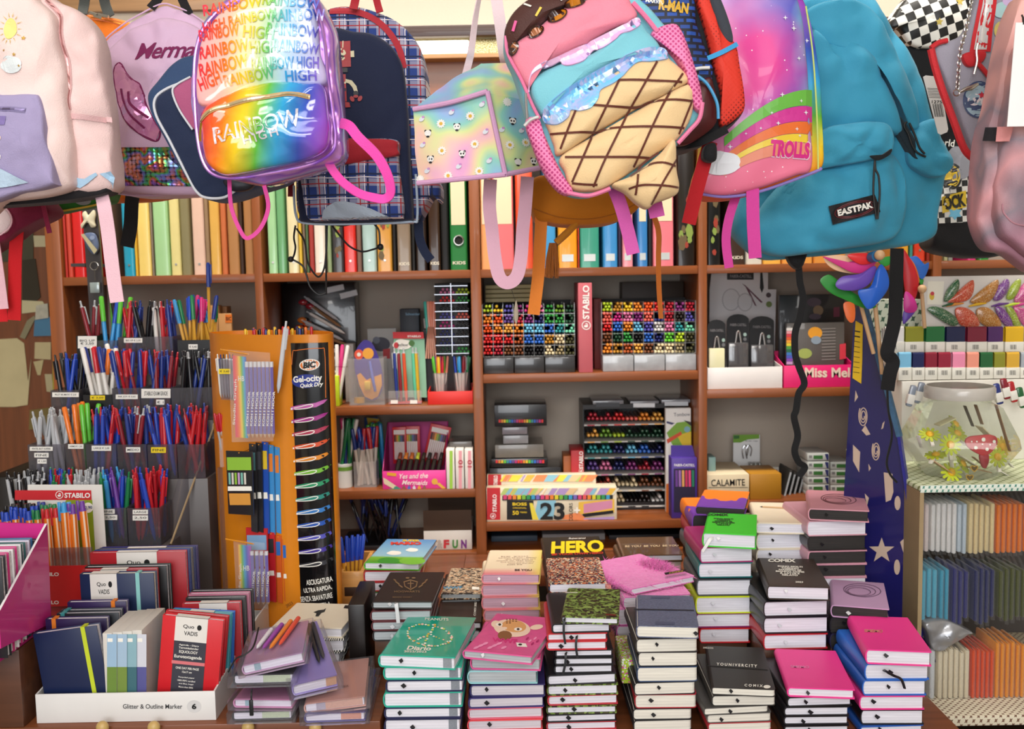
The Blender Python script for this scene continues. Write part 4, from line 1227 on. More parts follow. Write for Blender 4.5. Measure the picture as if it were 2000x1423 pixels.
# ---------------------------------------------------------------- pale pink backpack, far left
T = bag('backpack',80,200,1.5,'pale pink school backpack with a lavender pocket, clouds and a sun')
F = T.F
PP = fab('#efd0cd')
o1,b1 = puff(F,'-60,-30 60,-25 112,2 146,17 174,45 191,84 197,140 208,211 214,281 221,335 211,372 120,380 0,392 -60,396',.02,.05,.02,PP,'body',T,.008,fr=20)
o2,b2 = puff(F,'-60,-30 40,-25 72,0 98,28 110,84 124,157 132,225 137,281 136,340 130,365 84,381 0,391 -60,396',-.015,.04,.022,fab('#f3d9d4'),'front_panel',T,.006,fr=18)
puff(F,'-60,392 0,391 84,382 134,364 140,345 187,336 200,345 211,374 150,388 80,396 0,402 -60,406',.022,.045,.004,fab('#17151a'),'base',T,.003,label='black base')
U = ubvh([o1.data and o1,o2])
o3,b3 = puff(F,'-60,188 0,184 60,182 76,190 84,225 92,280 105,350 100,362 40,374 -60,384',-.04,.03,.012,fab('#a69bc2'),'front_pocket',T,.005,fr=26,label='lavender pocket')
U = ubvh([o1,o2,o3])
zipper(T,'-50,222 20,222 82,226',9,'#8d82ad','#8d82ad',ubvh([o3]))
lay(T,[('-50,325 -5,322 10,324 84,362 40,371 -50,378',0)],[fab('#b9cfe4')],'mountain_patch',ubvh([o3]),.004,.006)
lay(T,[(cloudpts(2,250,34,26),0),(cloudpts(20,315,28,18),0),(cloudpts(30,280,16,12),1),([(18,236),(47,238),(44,254),(20,254)],2)],[fab('#f1eef2'),fab('#e5cfc6'),fab('#8878b4')],'pocket_clouds',ubvh([o3]))
rays = [(ell(40,66,12,21,24),0)]
for k in range(14):
 a = k * 6.283 / 14
 c,s_ = math.cos(a),math.sin(a)
 rays.append(([(40 + 14 * c - s_,66 + 24 * s_ + c),(40 + (22 + 3 * (k % 2)) * c,66 + 33 * s_),(40 + 14 * c + s_,66 + 24 * s_ - c)],1))
rays += [(starpts(66,84,5),2),(starpts(56,119,4),2),(starpts(64,140,3),2),(starpts(34,110,3),2),(cloudpts(48,140,40,34),3),(cloudpts(-2,130,34,34),3)]
lay(T,rays,[m('#f3e58a',.5),m('#e0c06a',.4),m('#c9a24a',.35,.4),fab('#e9f0f2')],'sun_and_clouds',ubvh([o2]))
piping(T,'50,-20 72,0 98,28 110,84 124,157 132,225 137,281 136,340',2.2,fab('#e3b7b6'),bvh=b1,n=8)
zipper(T,'84,-5 112,30 124,90 134,150 138,215',8,'#dba9a8','#c98f8e',b1)
lay(T,[([(139,222),(175,224),(211,226),(212,236),(175,234),(140,232)],0)],[fab('#e9bfc0')],'side_band',b1,.002)
lay(T,[([(136,340),(148,347),(160,348),(184,336),(187,341),(168,356),(150,366),(137,362)],0),([(190,338),(210,333),(218,345),(212,368),(204,350)],0)],[fab('#a9cbe6')],'blue_trim',b1,.003)
strap(F,[(196,372,.05),(203,400,.03),(211,450,.03),(217,500,.03),(223,550,.03),(229,590,.03)],28,fab('#eec3cf'),'shoulder_strap',T)
strap(F,[(215,330,.05),(207,360,.06),(196,385,.055)],18,fab('#eec3cf'),'strap_tab',T)
# magenta bag under it, red straps
T = bag('backpack',20,430,1.66,'magenta bag with a white rounded patch hanging below the pale pink backpack')
F = T.F
o1,b1 = puff(F,'-80,330 40,350 86,395 94,418 60,437 30,454 0,474 -80,500',.0,.06,.012,fab('#7a1338'),'body',T,.003)
puff(F,'-60,405 0,404 14,412 22,428 17,444 0,457 -60,470',-.012,.02,.006,fab('#ecd6d6'),'front_pocket',T)
piping(T,'-40,404 2,403 15,411 23,428 18,445 0,459',1.6,fab('#e7b9c4'),off=-.018)
strap(F,[(84,398,-.004),(90,425,-.01),(97,455,-.01)],9,fab('#8a1a40'),'side_strap',T)
strap(F,[(34,444,.02),(30,500,.02),(29,560,.02),(28,625,.02)],26,fab('#c9121c'),'shoulder_strap',T,label='red strap')
strap(F,[(-8,500,.03),(0,560,.03),(6,628,.03)],20,fab('#d01722'),'shoulder_strap',T,label='red strap')
strap(F,[(-10,470,.0),(0,540,.0),(8,603,.0)],18,fab('#e9b8c4'),'shoulder_strap',T,label='pale pink strap')
# green bag
T = bag('backpack',150,380,1.76,'green bag with yellow rim peeping out under the pale pink backpack')
F = T.F
puff(F,'80,320 215,310 214,385 190,398 140,408 92,416 76,400',0,.05,.008,fab('#2f7d2c'),'body',T,.002)
piping(T,'88,417 140,409 190,399 214,386',2,fab('#d9b53a'),off=-.004)
lay(T,[(ell(165,392,16,9,16),0)],[fab('#9aa0a4')],'grey_patch',ubvh([o for o in T.o.children if o.type == 'MESH'][:1]))
# ---------------------------------------------------------------- orange bag behind
T = bag('backpack',230,200,1.94,'orange bag with dark grey handle behind the lilac backpack')
F = T.F
o1,b1 = puff(F,'128,60 140,34 156,25 200,29 242,38 275,60 318,140 330,300 330,368 305,386 215,392 160,384 135,300',0,.08,.012,fab('#ef7c1c'),'body',T,.004)
zipper(T,'146,36 175,35 205,39 238,48',7,'#c85f10','#e08a3a',b1)
strap(F,[(160,28,.0),(164,10,.01),(168,-20,.01)],20,fab('#3f4340'),'handle',T)
strap(F,[(215,33,.0),(206,10,.01),(200,-20,.01)],20,fab('#3f4340'),'handle',T)
g = G()
for a,b in (((176,25),(190,30)),((192,29),(212,33)),((184,31),(200,36))):
 g.cyl(F.l(*a,-.016),F.l(*b,-.018),.0035,n=8)
g.o('zipper_pull',m('#c9c6bd',.25,1.),T,F)
strap(F,[(260,372,.0),(257,400,-.005),(255,440,-.005),(248,482,-.005)],27,fab('#131114'),'shoulder_strap',T,label='black strap')
# ---------------------------------------------------------------- lilac mermaid tail backpack
T = bag('backpack',320,200,1.78,'lilac backpack with an embroidered name, shiny fish tail and sequin band')
F = T.F
LI = fab('#d7b4d2',.5,.2)
OUT = '219,374 214,290 200,180 193,110 203,80 240,48 275,27 314,8 338,11 376,28 415,60 445,120 452,250 446,370 377,378'
o1,b1 = puff(F,OUT,.012,.1,.02,LI,'body',T,.008,fr=16)
o2,b2 = puff(F,'224,368 219,290 207,190 203,120 212,95 245,65 280,45 316,34 345,36 385,52 425,90 440,150 444,250 438,368',-.012,.03,.026,LI,'front_panel',T,.008,fr=17)
piping(T,OUT,1.6,LI,off=.012,closed=True)
MG = fab('#7d1f55')
tail = '246,131 238,137 233,150 234,175 243,208 258,238 283,264 318,280 326,260 312,240 300,215 292,190 286,172 272,163 260,150 252,135'
lay(T,[(F and [(p[0],p[1]) for p in PX(tail)],0)],[holo('#c87fb8',40,.2,.4)],'fish_tail',b2,.002)
piping(T,tail,2.2,MG,'tail_border',closed=True,bvh=b2)
g = G()
strip(g,F,'246,178 254,205 272,232 296,256',4)
strip(g,F,'262,184 266,205 284,222 304,236',5)
g.on(b2,.003,.01,2)
g.o('tail_stitching',MG,T,F,smooth=0,norm=False)
txt(T,F,'Mermaid',352,106,152,32,MG,rot=2,bvh=b2,shear=.45,bold=.015,sp=.9)
lay(T,[([(222,291),(300,292),(377,292),(444,290),(440,362),(377,365),(300,365),(222,364)],0)],[mk('scales',scales)],'sequin_band',b2,.0025)
strap(F,[(294,16,.01),(306,2,.015),(320,-20,.015)],17,fab('#141216'),'handle',T)
strap(F,[(370,28,.01),(358,4,.015),(348,-20,.015)],17,fab('#141216'),'handle',T)
# ---------------------------------------------------------------- navy bag with white piping
T = bag('backpack',420,250,1.62,'navy bag with white piping and a dusty pink panel')
F = T.F
NV = fab('#1d2a48')
o1,b1 = puff(F,'374,104 334,121 303,157 285,185 292,219 309,253 337,306 371,362 385,380 402,389 440,387 489,371 560,340 600,250 560,140 470,100',.0,.1,.012,fab('#31496e'),'body',T,.004)
o2,b2 = puff(F,'368,158 326,174 304,192 306,224 332,275 362,334 384,373 404,385 438,384 465,366 520,330 540,240 500,160',-.012,.02,.008,NV,'front_panel',T,.004)
piping(T,'368,157 326,173 303,193 305,225 332,276 362,335 384,374 404,386 438,385 466,367',2.6,fab('#d9dce2'),off=-.012,n=8)
o3,b3 = puff(F,'372,150 345,166 338,180 351,213 374,250 420,250 440,160',-.024,.012,.004,fab('#b0587f'),'side_panel',T,label='dusty pink panel')
piping(T,'372,150 345,165 337,180 350,214 376,253',2.,fab('#d9dce2'),off=-.026)
puff(F,'436,352 470,345 500,348 489,368 462,374 445,368',-.02,.012,.004,m('#15162e',.4,var=.5,vs=120),'star_pocket',T)
# ---------------------------------------------------------------- plaid backpack with the robot
T = bag('backpack',700,250,1.8,'navy and plaid backpack with a red robot and grey half moon patch')
F = T.F
PLD = mk('plaid',plaid)
NV2 = fab('#16203f')
o1,b1 = puff(F,'600,60 637,14 690,8 732,18 775,37 806,67 823,101 833,169 838,250 848,330 860,362 858,392 843,382 826,412 814,430 780,432 600,434 580,420 574,360 590,200',.02,.11,.012,PLD,'body',T,.003)
o2,b2 = puff(F,'590,300 610,120 640,55 690,60 730,66 765,90 785,130 794,200 800,300 806,420 795,430 700,435 600,434 583,420 580,350',-.012,.032,.016,NV2,'front_panel',T,.004)
o3,b3 = puff(F,'587,345 600,332 660,300 680,275 772,272 778,310 784,365 788,420 768,426 640,430 604,428 592,400',-.034,.03,.012,PLD,'front_pocket',T,.006,fr=24)
o4,b4 = puff(F,'655,272 700,270 769,273 776,290 775,303 720,312 672,320 660,300',-.048,.02,.006,fab('#a8202e'),'pocket_flap',T,.002,label='red flap')
lay(T,[([(636,431),(641,415),(652,404),(664,398),(682,397),(700,400),(732,411),(769,428),(700,431)],0)],[fab('#a9b6c6',.5)],'half_moon_patch',b3,.006,.006)
U = ubvh([o1,o2])
g = G()
strip(g,F,'640,16 690,18 730,34 760,62 779,95 787,130',12)
g.on(b1,.003,.01,2)
g.o('red_trim',fab('#b3303c'),T,F,smooth=0,norm=False)
strap(F,[(690,18,.0),(694,0,.01),(696,-20,.01)],16,fab('#a8202e'),'handle',T)
strap(F,[(742,24,.0),(736,2,.01),(732,-20,.01)],14,fab('#a8202e'),'handle',T)
piping(T,'812,340 815,424 800,433 700,437 600,436 578,420 574,362',2.4,fab('#b9c9dc'),off=.0)
RD,BG_ = m('#a3212b',.5),m('#d8cfae',.5)
lay(T,[([(655,86),(687,84),(690,136),(656,138)],0),(ell(668,112,12,13,20),1),(ell(669,112,8,9,18),2),(ell(667,109,3,3,10),1),([(688,105),(695,104),(696,117),(689,117)],1),([(672,84),(674,84),(674,98),(672,98)],1),
  ([(662,138),(683,138),(684,147),(662,148)],2),([(660,151),(680,151),(683,204),(658,204)],0),([(662,165),(681,165),(681,169),(662,169)],1),([(664,178),(681,178),(681,184),(664,184)],2),
  ([(680,160),(692,163),(701,174),(704,186),(698,187),(693,176),(687,169),(680,167)],1),(ell(700,188,5,5,12),2),(ell(693,199,4,6,10,30),0),(ell(708,198,4,6,10,-30),0),(ell(700,194,5,3,10),0),
  ([(658,204),(670,204),(672,216),(655,216)],0),([(674,204),(688,206),(690,215),(674,216)],0)],[RD,BG_,m('#10131f',.5)],'robot_print',b2,.0022)
BKC = m('#0c0c0e',.5)
for pts in ('577,440 574,463 577,483 573,501 567,506','579,446 595,472 601,512 620,540 632,527 637,494 639,436','637,436 637,500 637,545 637,575','570,506 590,518 599,538 606,560 623,575 638,571','645,436 663,459 683,481 707,491 728,487 742,482','742,478 740,450 729,436','646,434 660,440 680,439 696,434'):
 piping(T,pts,1.9,BKC,'draw_cord',off=.02)
G().ball(F.l(568,506,.02),.0058,10).o('cord_stop',BKC,T,F)
G().ball(F.l(743,482,.02),.0062,10).o('cord_stop',BKC,T,F)
strap(F,[(817,420,.04),(819,462,.04),(829,490,.04),(842,508,.04)],18,fab('#17233f'),'shoulder_strap',T)
strap(F,[(569,342,.03),(568,384,.03)],12,fab('#8a1a26'),'side_tab',T,label='red tab')
# ---------------------------------------------------------------- glossy rainbow backpack
T = bag('backpack',520,190,1.42,'glossy rainbow backpack with purple shimmering sides and pink straps')
F = T.F
PU = holo('#9a5fd0',50,.25,.5)
OUT = '369,175 372,118 384,67 405,30 431,3 489,-22 603,-14 634,20 651,61 657,111 664,189 671,270 668,303 651,320 603,337 529,357 502,359 458,351 401,334 386,303 376,243'
o1,b1 = puff(F,OUT,.02,.055,.01,PU,'body',T,.006,fr=22)
FRONT = '380,190 381,115 392,68 412,36 440,12 489,-14 596,-8 622,24 634,80 640,140 652,230 656,268 648,298 606,322 530,338 462,348 420,342 398,318 386,270'
piping(T,FRONT,3.4,holo('#8a4fc8',50,.2,.5),off=.004,closed=True)
o2,b2 = puff(F,'386,202 386,101 401,61 425,27 458,7 502,-12 587,-9 614,20 624,101 634,162 560,170 500,176 445,196',-.002,.03,.012,mk('rbpale',lambda: (lambda q: q.out(q.mix(.42,RB(q,q.math('ADD',q.math('MULTIPLY_ADD',q.sep(q.oc())[0],4.4,.55),q.math('MULTIPLY',q.sep(q.oc())[2],-.6))),(1,1,1,1)),.1,Coat_Weight=1.))(NT('mat_rainbow_pale'))),'window_panel',T,.003)
o3,b3 = puff(F,'393,219 420,196 445,182 502,163 556,158 600,162 630,166 640,215 644,263 637,290 603,309 530,326 462,339 428,338 402,313 393,270',-.012,.03,.022,rainbow(.12,4.6,.5,-1.1),'front_pocket',T,.006,fr=20)
zipper(T,'393,240 420,222 445,213 502,200 570,191 612,195',9,'#c9a06a','#e9d9b0',b3)
piping(T,'393,240 391,258 391,276',2.4,m('#c9a445',.25,1.),'zipper_pull',off=-.036)
RT = rainbow(.2,4.6,.55,-.7)
for st,cx,cy,w_,h,r_ in (('RAINBOW',455,12,120,24,8),('RAINBOW',570,4,110,24,-4),('HIGH RAINBOW',470,42,150,22,10),('RAINBOW',585,32,100,24,4),('RAINBOW',430,66,84,24,6),('HIGH',510,68,60,24,-5),('RAINBOW',575,62,96,24,-2),('RAINBOW',440,98,100,26,8),('HIGH',520,96,56,24,2),('RAINBOW',582,94,84,24,-3),
      ('RAINBOW',440,130,100,26,10),('RAINBOW HIGH',560,126,128,24,2),('HIGH',412,160,46,26,20),('RAINBOW',490,152,100,22,10),('HIGH',590,150,60,20,2)):
 txt(T,F,st,cx,cy,w_,h,RT,rot=r_,bvh=b2,bold=.02)
SIL = m('#efe9f2',.25,.2)
txt(T,F,'RAINBOW',510,252,172,34,SIL,rot=12,bvh=b3,bold=.015)
txt(T,F,'RAINBOW',510,252,160,25,rainbow(.12,4.6,.5,-1.1),rot=12,bvh=BVHTree.FromPolygons([v.co - V((0,.0006,0)) for v in o3.data.vertices],[list(p.vertices) for p in o3.data.polygons]),bold=-.005)
txt(T,F,'HIGH',520,272,70,15,SIL,rot=14,bvh=b3,sp=1.3)
PKS = fab('#f04bb0',.55)
strap(F,[(664,240,.02),(682,246,.0),(700,268,-.01),(735,303,-.01),(756,340,-.01),(763,374,-.005),(752,388,.0),(730,386,.0),(700,377,.0),(670,356,.0),(652,335,.01),(642,318,.03)],20,PKS,'shoulder_strap',T,tw=(0,50))
strap(F,[(448,350,.03),(452,405,.03),(469,449,.03),(484,465,.03),(509,445,.03),(524,405,.03),(516,362,.03)],8,fab('#d84a9a'),'hanging_loop',T)
# ---------------------------------------------------------------- pastel lunch bag
T = bag('lunch_bag',940,250,1.6,'pastel lunch bag printed with daisies and small faces, pink handles','bag')
F = T.F
g = G()
A,B,C,D = F.l(808,214,.02),F.l(952,179,-.02),F.l(987,341,-.02),F.l(815,358,.02)
E_,F_ = F.l(1085,205,.06),F.l(1085,322,.06)
H1,H2,H3 = F.l(850,176,.05),F.l(938,122,.12),F.l(1010,124,.13)
D2,C2 = F.l(850,345,.08),F.l(1060,320,.12)
v = dict(zip('ABCDEFGHIJK',g.vs([A,B,C,D,E_,F_,H1,H2,H3,D2,C2])))
for f in ('ABCD','BEFC','AGHB','BHI','BIE','DCJ','CKJ','CFK','ADJG','EIKF','GJKH','HKI'):
 g.face([v[k] for k in f])
bmesh.ops.triangulate(g.b,faces=g.b.faces[:])
for _ in range(4):
 bmesh.ops.subdivide_edges(g.b,edges=g.b.edges[:],cuts=1,use_grid_fill=True,smooth=0)
 bmesh.ops.triangulate(g.b,faces=[f for f in g.b.faces if len(f.verts) > 3])
bmesh.ops.recalc_face_normals(g.b,faces=g.b.faces[:])
g.b.normal_update()
for w_ in g.b.verts:
 w_.co += w_.normal * .005 * (noise.noise(w_.co * 18) - .2)
b1 = g.bvh()
o1 = g.o('body',mk('pastel',pastel),T,F,smooth=35)
LVF = fab('#d9a5cb')
for pts in ([A,(A + B) / 2 + V((0,-.004,-.004)),B],[B,(B + C) / 2,C],[C,F_],[D,C]):
 G().tube(cr([p + V((0,-.003,0)) for p in pts],8,False),.0042,8).o('piping',LVF,T,F)
pr = []
cv = lambda x,y: (780 + x / 2.847,y / 2.847)
for x,y in ((230,685),(395,650),(235,835),(420,805),(270,975),(445,955),(600,565),(615,810),(705,785),(110,990)):
 cx,cy = cv(x,y)
 pr.append(([(cx + (9.5 if k % 2 else 6.8) * math.cos(k * math.pi / 11),cy + (9.5 if k % 2 else 6.8) * math.sin(k * math.pi / 11)) for k in range(22)],0))
 pr.append((ell(cx,cy,3.6,3.6,10),1))
for x,y in ((155,735),(320,705),(170,880),(350,855),(630,670),(660,900),(750,885)):
 cx,cy = cv(x,y)
 pr += [(ell(cx - 4.5,cy - 4.5,2.6,2.6,8),2),(ell(cx + 4.5,cy - 4.5,2.6,2.6,8),2),(ell(cx,cy,6.8,6.2,14),0),(ell(cx - 2.6,cy,1.7,2.1,7),2),(ell(cx + 2.6,cy,1.7,2.1,7),2),(ell(cx,cy + 6.5,3.4,2,8),2)]
for x,y in ((120,655),(460,590),(125,800),(150,945),(330,925),(500,900),(480,740),(570,730),(290,625),(680,720)):
 cx,cy = cv(x,y)
 pr += [(ell(cx,cy,6,4.4,10,30),3),(ell(cx + 3,cy - 4,3,2.4,8),4)]
lay(T,pr,[m('#f3f0ea',.5),m('#e3b43c',.5),m('#1d1b22',.5),m('#dfe3ea',.5),m('#c98fc9',.5)],'printed_motifs',b1,.0012)
WS = fab('#f0d6dc')
strap(F,[(908,150,.12),(916,120,.11),(921,95,.1),(929,33,.1),(940,-25,.1)],15,WS,'handle',T,tw=(0,70))
strap(F,[(990,130,.16),(984,100,.12),(976,40,.1),(966,-25,.1)],24,WS,'handle',T)
strap(F,[(958,350,.08),(956,402,.08),(961,450,.08),(966,498,.08),(975,540,.08),(992,552,.08),(1010,538,.08),(1018,498,.08),(1021,450,.08),(1026,402,.08),(1030,345,.08)],27,fab('#e2b0c4'),'hanging_loop',T)
T2 = Th('hang_charm','small beige leaf shaped charm on a thread below the pale pink loop','charm',Fr(1000,560,1.68))
piping(T2,'996,548 1000,568 1007,588',.5,m('#2a2420'),'thread')
puff(T2.F,'1008,586 1012,604 1012,622 1008,633 1004,622 1004,604',0,.003,.001,m('#a89a84',.5),'charm_body',T2)
# ---------------------------------------------------------------- ochre bag with a tassel tail under the cone
T = bag('backpack',1150,400,1.78,'ochre bag with a tasselled tail and orange straps under the ice cream backpack')
F = T.F
o1,b1 = puff(F,'1042,346 1042,424 1075,436 1120,441 1184,438 1225,424 1254,398 1248,352 1150,346',0,.1,.02,fab('#c9760f'),'body',T,.003)
strap(F,[(1150,352,.05),(1150,150,.05),(1150,-60,.03)],18,fab('#a85f0a'),'handle',T)
piping(T,'1043,408 1090,424 1150,428 1205,416 1252,392',1.2,fab('#a85f0a'),bvh=b1)
G().rings([(F.l(1126,436,-.0),.006),(F.l(1106,456,-.004),.0068),(F.l(1086,474,-.006),.0066)],12).o('tail',fab('#c27a1c'),T,F)
g = G()
for k in range(110):
 a,x = R.uniform(-1,1),R.uniform(-1,1)
 p0 = F.l(1080 + 7 * a,474,-.006 + .006 * x)
 p1 = F.l(1079 + 12 * a,505,-.006 + .009 * x)
 p2 = F.l(1079 + 14 * a + R.uniform(-2,2),538 + R.uniform(-5,6),-.006 + .008 * x)
 g.rings([(p0,.0007),(p1,.0008),(p2,.0006)],4)
g.o('tassel',fab('#a0591a'),T,F)
strap(F,[(1058,410,.0),(1055,470,.0),(1051,540,.0),(1042,614,.0)],24,fab('#f0882a',.6),'shoulder_strap',T)
strap(F,[(1272,410,.06),(1286,450,.06),(1286,500,.06),(1287,560,.06),(1291,622,.06)],11,fab('#d8782e',.6),'shoulder_strap',T,tw=(20,50))
# ---------------------------------------------------------------- ice cream cone backpack
T = bag('backpack',1180,200,1.4,'ice cream cone shaped backpack with waffle cone and shiny scalloped glaze')
F = T.F
AQ,PI_,BR,CN = fab('#7cc5d4',.6),fab('#ee8aa0',.55),fab('#4a2620',.55),fab('#e9c896',.6)
ob,bb = puff(F,'984,62 998,25 1040,-4 1100,-18 1222,-18 1262,4 1300,45 1332,80 1358,150 1372,190 1366,232 1340,262 1322,290 1300,330 1190,368 1150,380 1110,374 1080,350 1050,275 1030,225 1004,140 986,95',.02,.09,.005,AQ,'body',T,.003)
pcs = {}
for k,pts,c in (('brown','988,82 985,60 996,33 1016,10 1046,-8 1110,-18 1146,-12 1141,-2 1100,13 1072,33 1042,60 1010,79 996,97',BR),
    ('pink','997,102 1010,81 1042,61 1072,35 1102,14 1140,0 1215,-14 1236,8 1244,34 1190,60 1130,94 1070,124 1042,146 1034,172 1018,150',PI_),
    ('aqua','1037,180 1046,150 1090,126 1150,108 1192,80 1246,44 1266,60 1290,94 1232,110 1160,150 1100,190 1064,224 1050,214',AQ),
    ('cone','1066,230 1100,214 1160,170 1220,130 1290,100 1312,116 1342,142 1346,160 1244,212 1162,260 1094,302 1082,282 1072,254',CN),
    ('cone2','1096,304 1164,262 1246,214 1347,162 1356,190 1351,230 1324,272 1282,300 1192,362 1150,373 1116,366 1104,335',CN),
    ('tip','1198,359 1240,340 1290,300 1319,271 1323,330 1328,362 1320,381 1282,396 1266,407 1245,396 1224,376',CN)):
 o_,b_ = puff(F,pts,.0 if k != 'tip' else -.016,.03,.016 if k in ('cone','cone2','tip') else .013,c,{'cone': 'waffle_panel','cone2': 'waffle_panel','tip': 'cone_tip'}.get(k,'scoop_panel'),T,.003,nn=5,pw=3)
 pcs[k] = o_
U = ubvh([pcs['cone'],pcs['cone2']])
WL = fab('#5f2a1c',.6)
g = G()
for pts in ('1124,216 1108,255 1094,292','1208,158 1160,258 1117,356','1282,122 1230,214 1180,313 1158,366','1333,144 1296,200 1268,256 1237,327','1353,194 1340,225 1325,263','1207,160 1270,161 1331,162','1156,209 1237,212 1279,198 1352,198','1074,262 1159,260 1201,251 1336,251','1103,307 1190,309 1268,309','1117,358 1142,361 1166,362'):
 strip(g,F,pts,4.2)
g.on(U,.0016,.008,3)
g.o('waffle_lines',WL,T,F,smooth=0,norm=False)
g = G()
for pts in ('1286,298 1247,330 1237,384','1318,314 1289,358 1268,402','1228,346 1272,322 1319,328','1224,372 1254,365 1323,369'):
 strip(g,F,pts,4)
g.on(ubvh([pcs['tip']]),.0016,.008,3)
g.o('waffle_lines',WL,T,F,smooth=0,norm=False)
U = ubvh(list(pcs.values()))
for pts,mt,nm in (('1033,180 1036,152 1052,138 1078,128 1094,120 1100,128 1114,130 1138,122 1150,108 1160,98 1176,96 1200,80 1212,68 1232,62 1250,48 1244,35 1215,50 1160,78 1110,102 1070,121 1044,136 1034,156',holo('#f3c3e6',60,.12,.05),'pink_glaze'),
     ('1060,226 1066,240 1088,244 1108,232 1114,218 1130,220 1152,214 1166,196 1172,178 1196,166 1214,152 1228,136 1246,122 1272,122 1304,114 1294,94 1255,98 1180,132 1110,174 1068,208',holo('#6fc8f0',60,.12,.05),'blue_glaze')):
 lay(T,[([(p.x,p.z) for p in cr([V((a,0,b)) for a,b in PX(pts)],4)],0)],[mt],nm,U,.0032,.008)
 piping(T,pts,1.1,mt,nm + '_rim',closed=True,bvh=U)
GO = m('#d9861f',.12,.2,1.)
lay(T,[(ell(1088,33,21,12,24,28),0),(ell(1088,33,18,9.5,24,28),1),(ell(1122,8,22,9,24,18),0),(ell(1122,8,18,6.5,24,18),1),(ell(1046,64,18,11,24,34),0),(ell(1046,63,15,8,24,34),2),(ell(1003,96,9,15,20,-24),0),(ell(1003,96,6.5,12,20,-24),2),(ell(1004,95,3,8,16,-24),3)],[m('#3a1c14',.2,cl=1.),GO,m('#a8643a',.1,.2,1.),m('#e9e2dc',.1,.3,1.)],'chocolate_drip',U,.003)
lay(T,[([(1024 + a,8 + b) for a,b in ((0,0),(14,8),(12,11),(-2,3))],0),([(1044,36),(1054,19),(1058,21),(1048,38)],1),([(999,63),(1005,43),(1010,45),(1004,65)],2),([(1092,-4),(1098,5),(1095,7),(1089,-2)],0)],[m('#f3ece4'),m('#f0c93a'),m('#ee5a9a')],'sprinkles',ubvh([pcs['brown']]),.003)
MS = meshcloth('#ef84b4','#b83a78')
puff(F,'1026,236 1050,228 1062,258 1084,310 1104,348 1120,374 1105,380 1084,366 1060,332 1042,290',.004,.03,.01,MS,'mesh_pocket',T,.002)
puff(F,'1272,64 1312,44 1332,60 1354,120 1371,180 1372,216 1354,204 1336,142 1310,102',.004,.03,.01,MS,'mesh_pocket',T,.002)
PP2 = fab('#e87aa4',.5)
piping(T,'1372,200 1366,232 1346,256 1324,280',4.2,PP2,off=.0)
piping(T,'1108,376 1150,382 1192,368',4.2,PP2,off=.0)
piping(T,'988,70 992,105 1018,155 1040,205 1054,232',3.4,PP2,off=.002)
piping(T,'1236,5 1262,34 1284,62',5,PP2,off=.004)
piping(T,'1027,182 1028,205 1030,232',2.6,m('#b9b4b4',.3,.8),'zipper_pull',off=-.012)
piping(T,'1024,246 1036,234 1052,228',3.,m('#d0ccca',.5),'pocket_rim',off=-.006)
MGS = fab('#cf56a8',.6)
strap(F,[(1196,360,.05),(1212,400,.04),(1226,450,.04),(1237,496,.04)],27,MGS,'shoulder_strap',T)
strap(F,[(1278,396,.03),(1284,424,.03)],30,MGS,'shoulder_strap',T)
# ---------------------------------------------------------------- red and blue backpack behind the cone
T = bag('backpack',1370,140,1.53,'blue brick patterned backpack with red mesh side and yellow lettering')
F = T.F
o1,b1 = puff(F,'1240,-20 1378,-20 1400,0 1426,60 1442,110 1454,190 1455,216 1440,238 1420,254 1380,278 1330,292 1290,280 1260,120',.01,.1,.006,fab('#15161c'),'body',T,.003)
o2,b2 = puff(F,'1240,-20 1345,-20 1362,50 1386,118 1393,140 1380,200 1330,230 1270,200',-.012,.02,.01,mk('bricks',bricks),'front_panel',T,.003)
puff(F,'1320,200 1380,150 1396,170 1404,215 1392,250 1340,282 1310,270',-.022,.02,.01,m('#5a1016',.4,var=.35,vs=40),'front_pocket',T,.003)
puff(F,'1358,-20 1384,-14 1404,50 1436,84 1446,130 1456,205 1440,230 1412,246 1406,230 1410,190 1394,128 1378,66',-.004,.03,.012,meshcloth('#d8321f','#7c120c'),'mesh_pocket',T,.003)
strap(F,[(1382,114,-.014),(1410,102,-.018),(1440,86,-.01)],9,fab('#3f9fd8'),'pocket_rim',T)
piping(T,'1362,148 1382,165 1400,200 1403,232',3.,m('#4aa3d8',.5),'zipper',off=-.032)
puff(F,'1384,-20 1400,-18 1424,40 1432,80 1414,74 1396,30',-.012,.01,.004,fab('#3a3f48'),'grey_panel',T)
txt(T,F,'MARVEL',1275,9,34,9,TX,rot=-10,bvh=b2,bold=.03)
txt(T,F,'R-MAN',1312,19,58,22,m('#d9a82a',.4),rot=-8,bvh=b2,bold=.05)
piping(T,'1352,136 1368,133 1386,132',3.2,m('#e3e0dc',.4),'zipper_pull',off=-.03)
strap(F,[(1388,276,.03),(1372,330,.02),(1356,390,.02),(1345,437,.02)],28,fab('#b3101c'),'shoulder_strap',T)
puff(F,'1378,284 1398,280 1400,310 1388,316 1374,308',.0,.02,.004,fab('#0f0f12'),'strap_end',T)
strap(F,[(1322,286,.03),(1370,276,.0),(1420,252,.0)],16,fab('#101013'),'bottom_band',T)
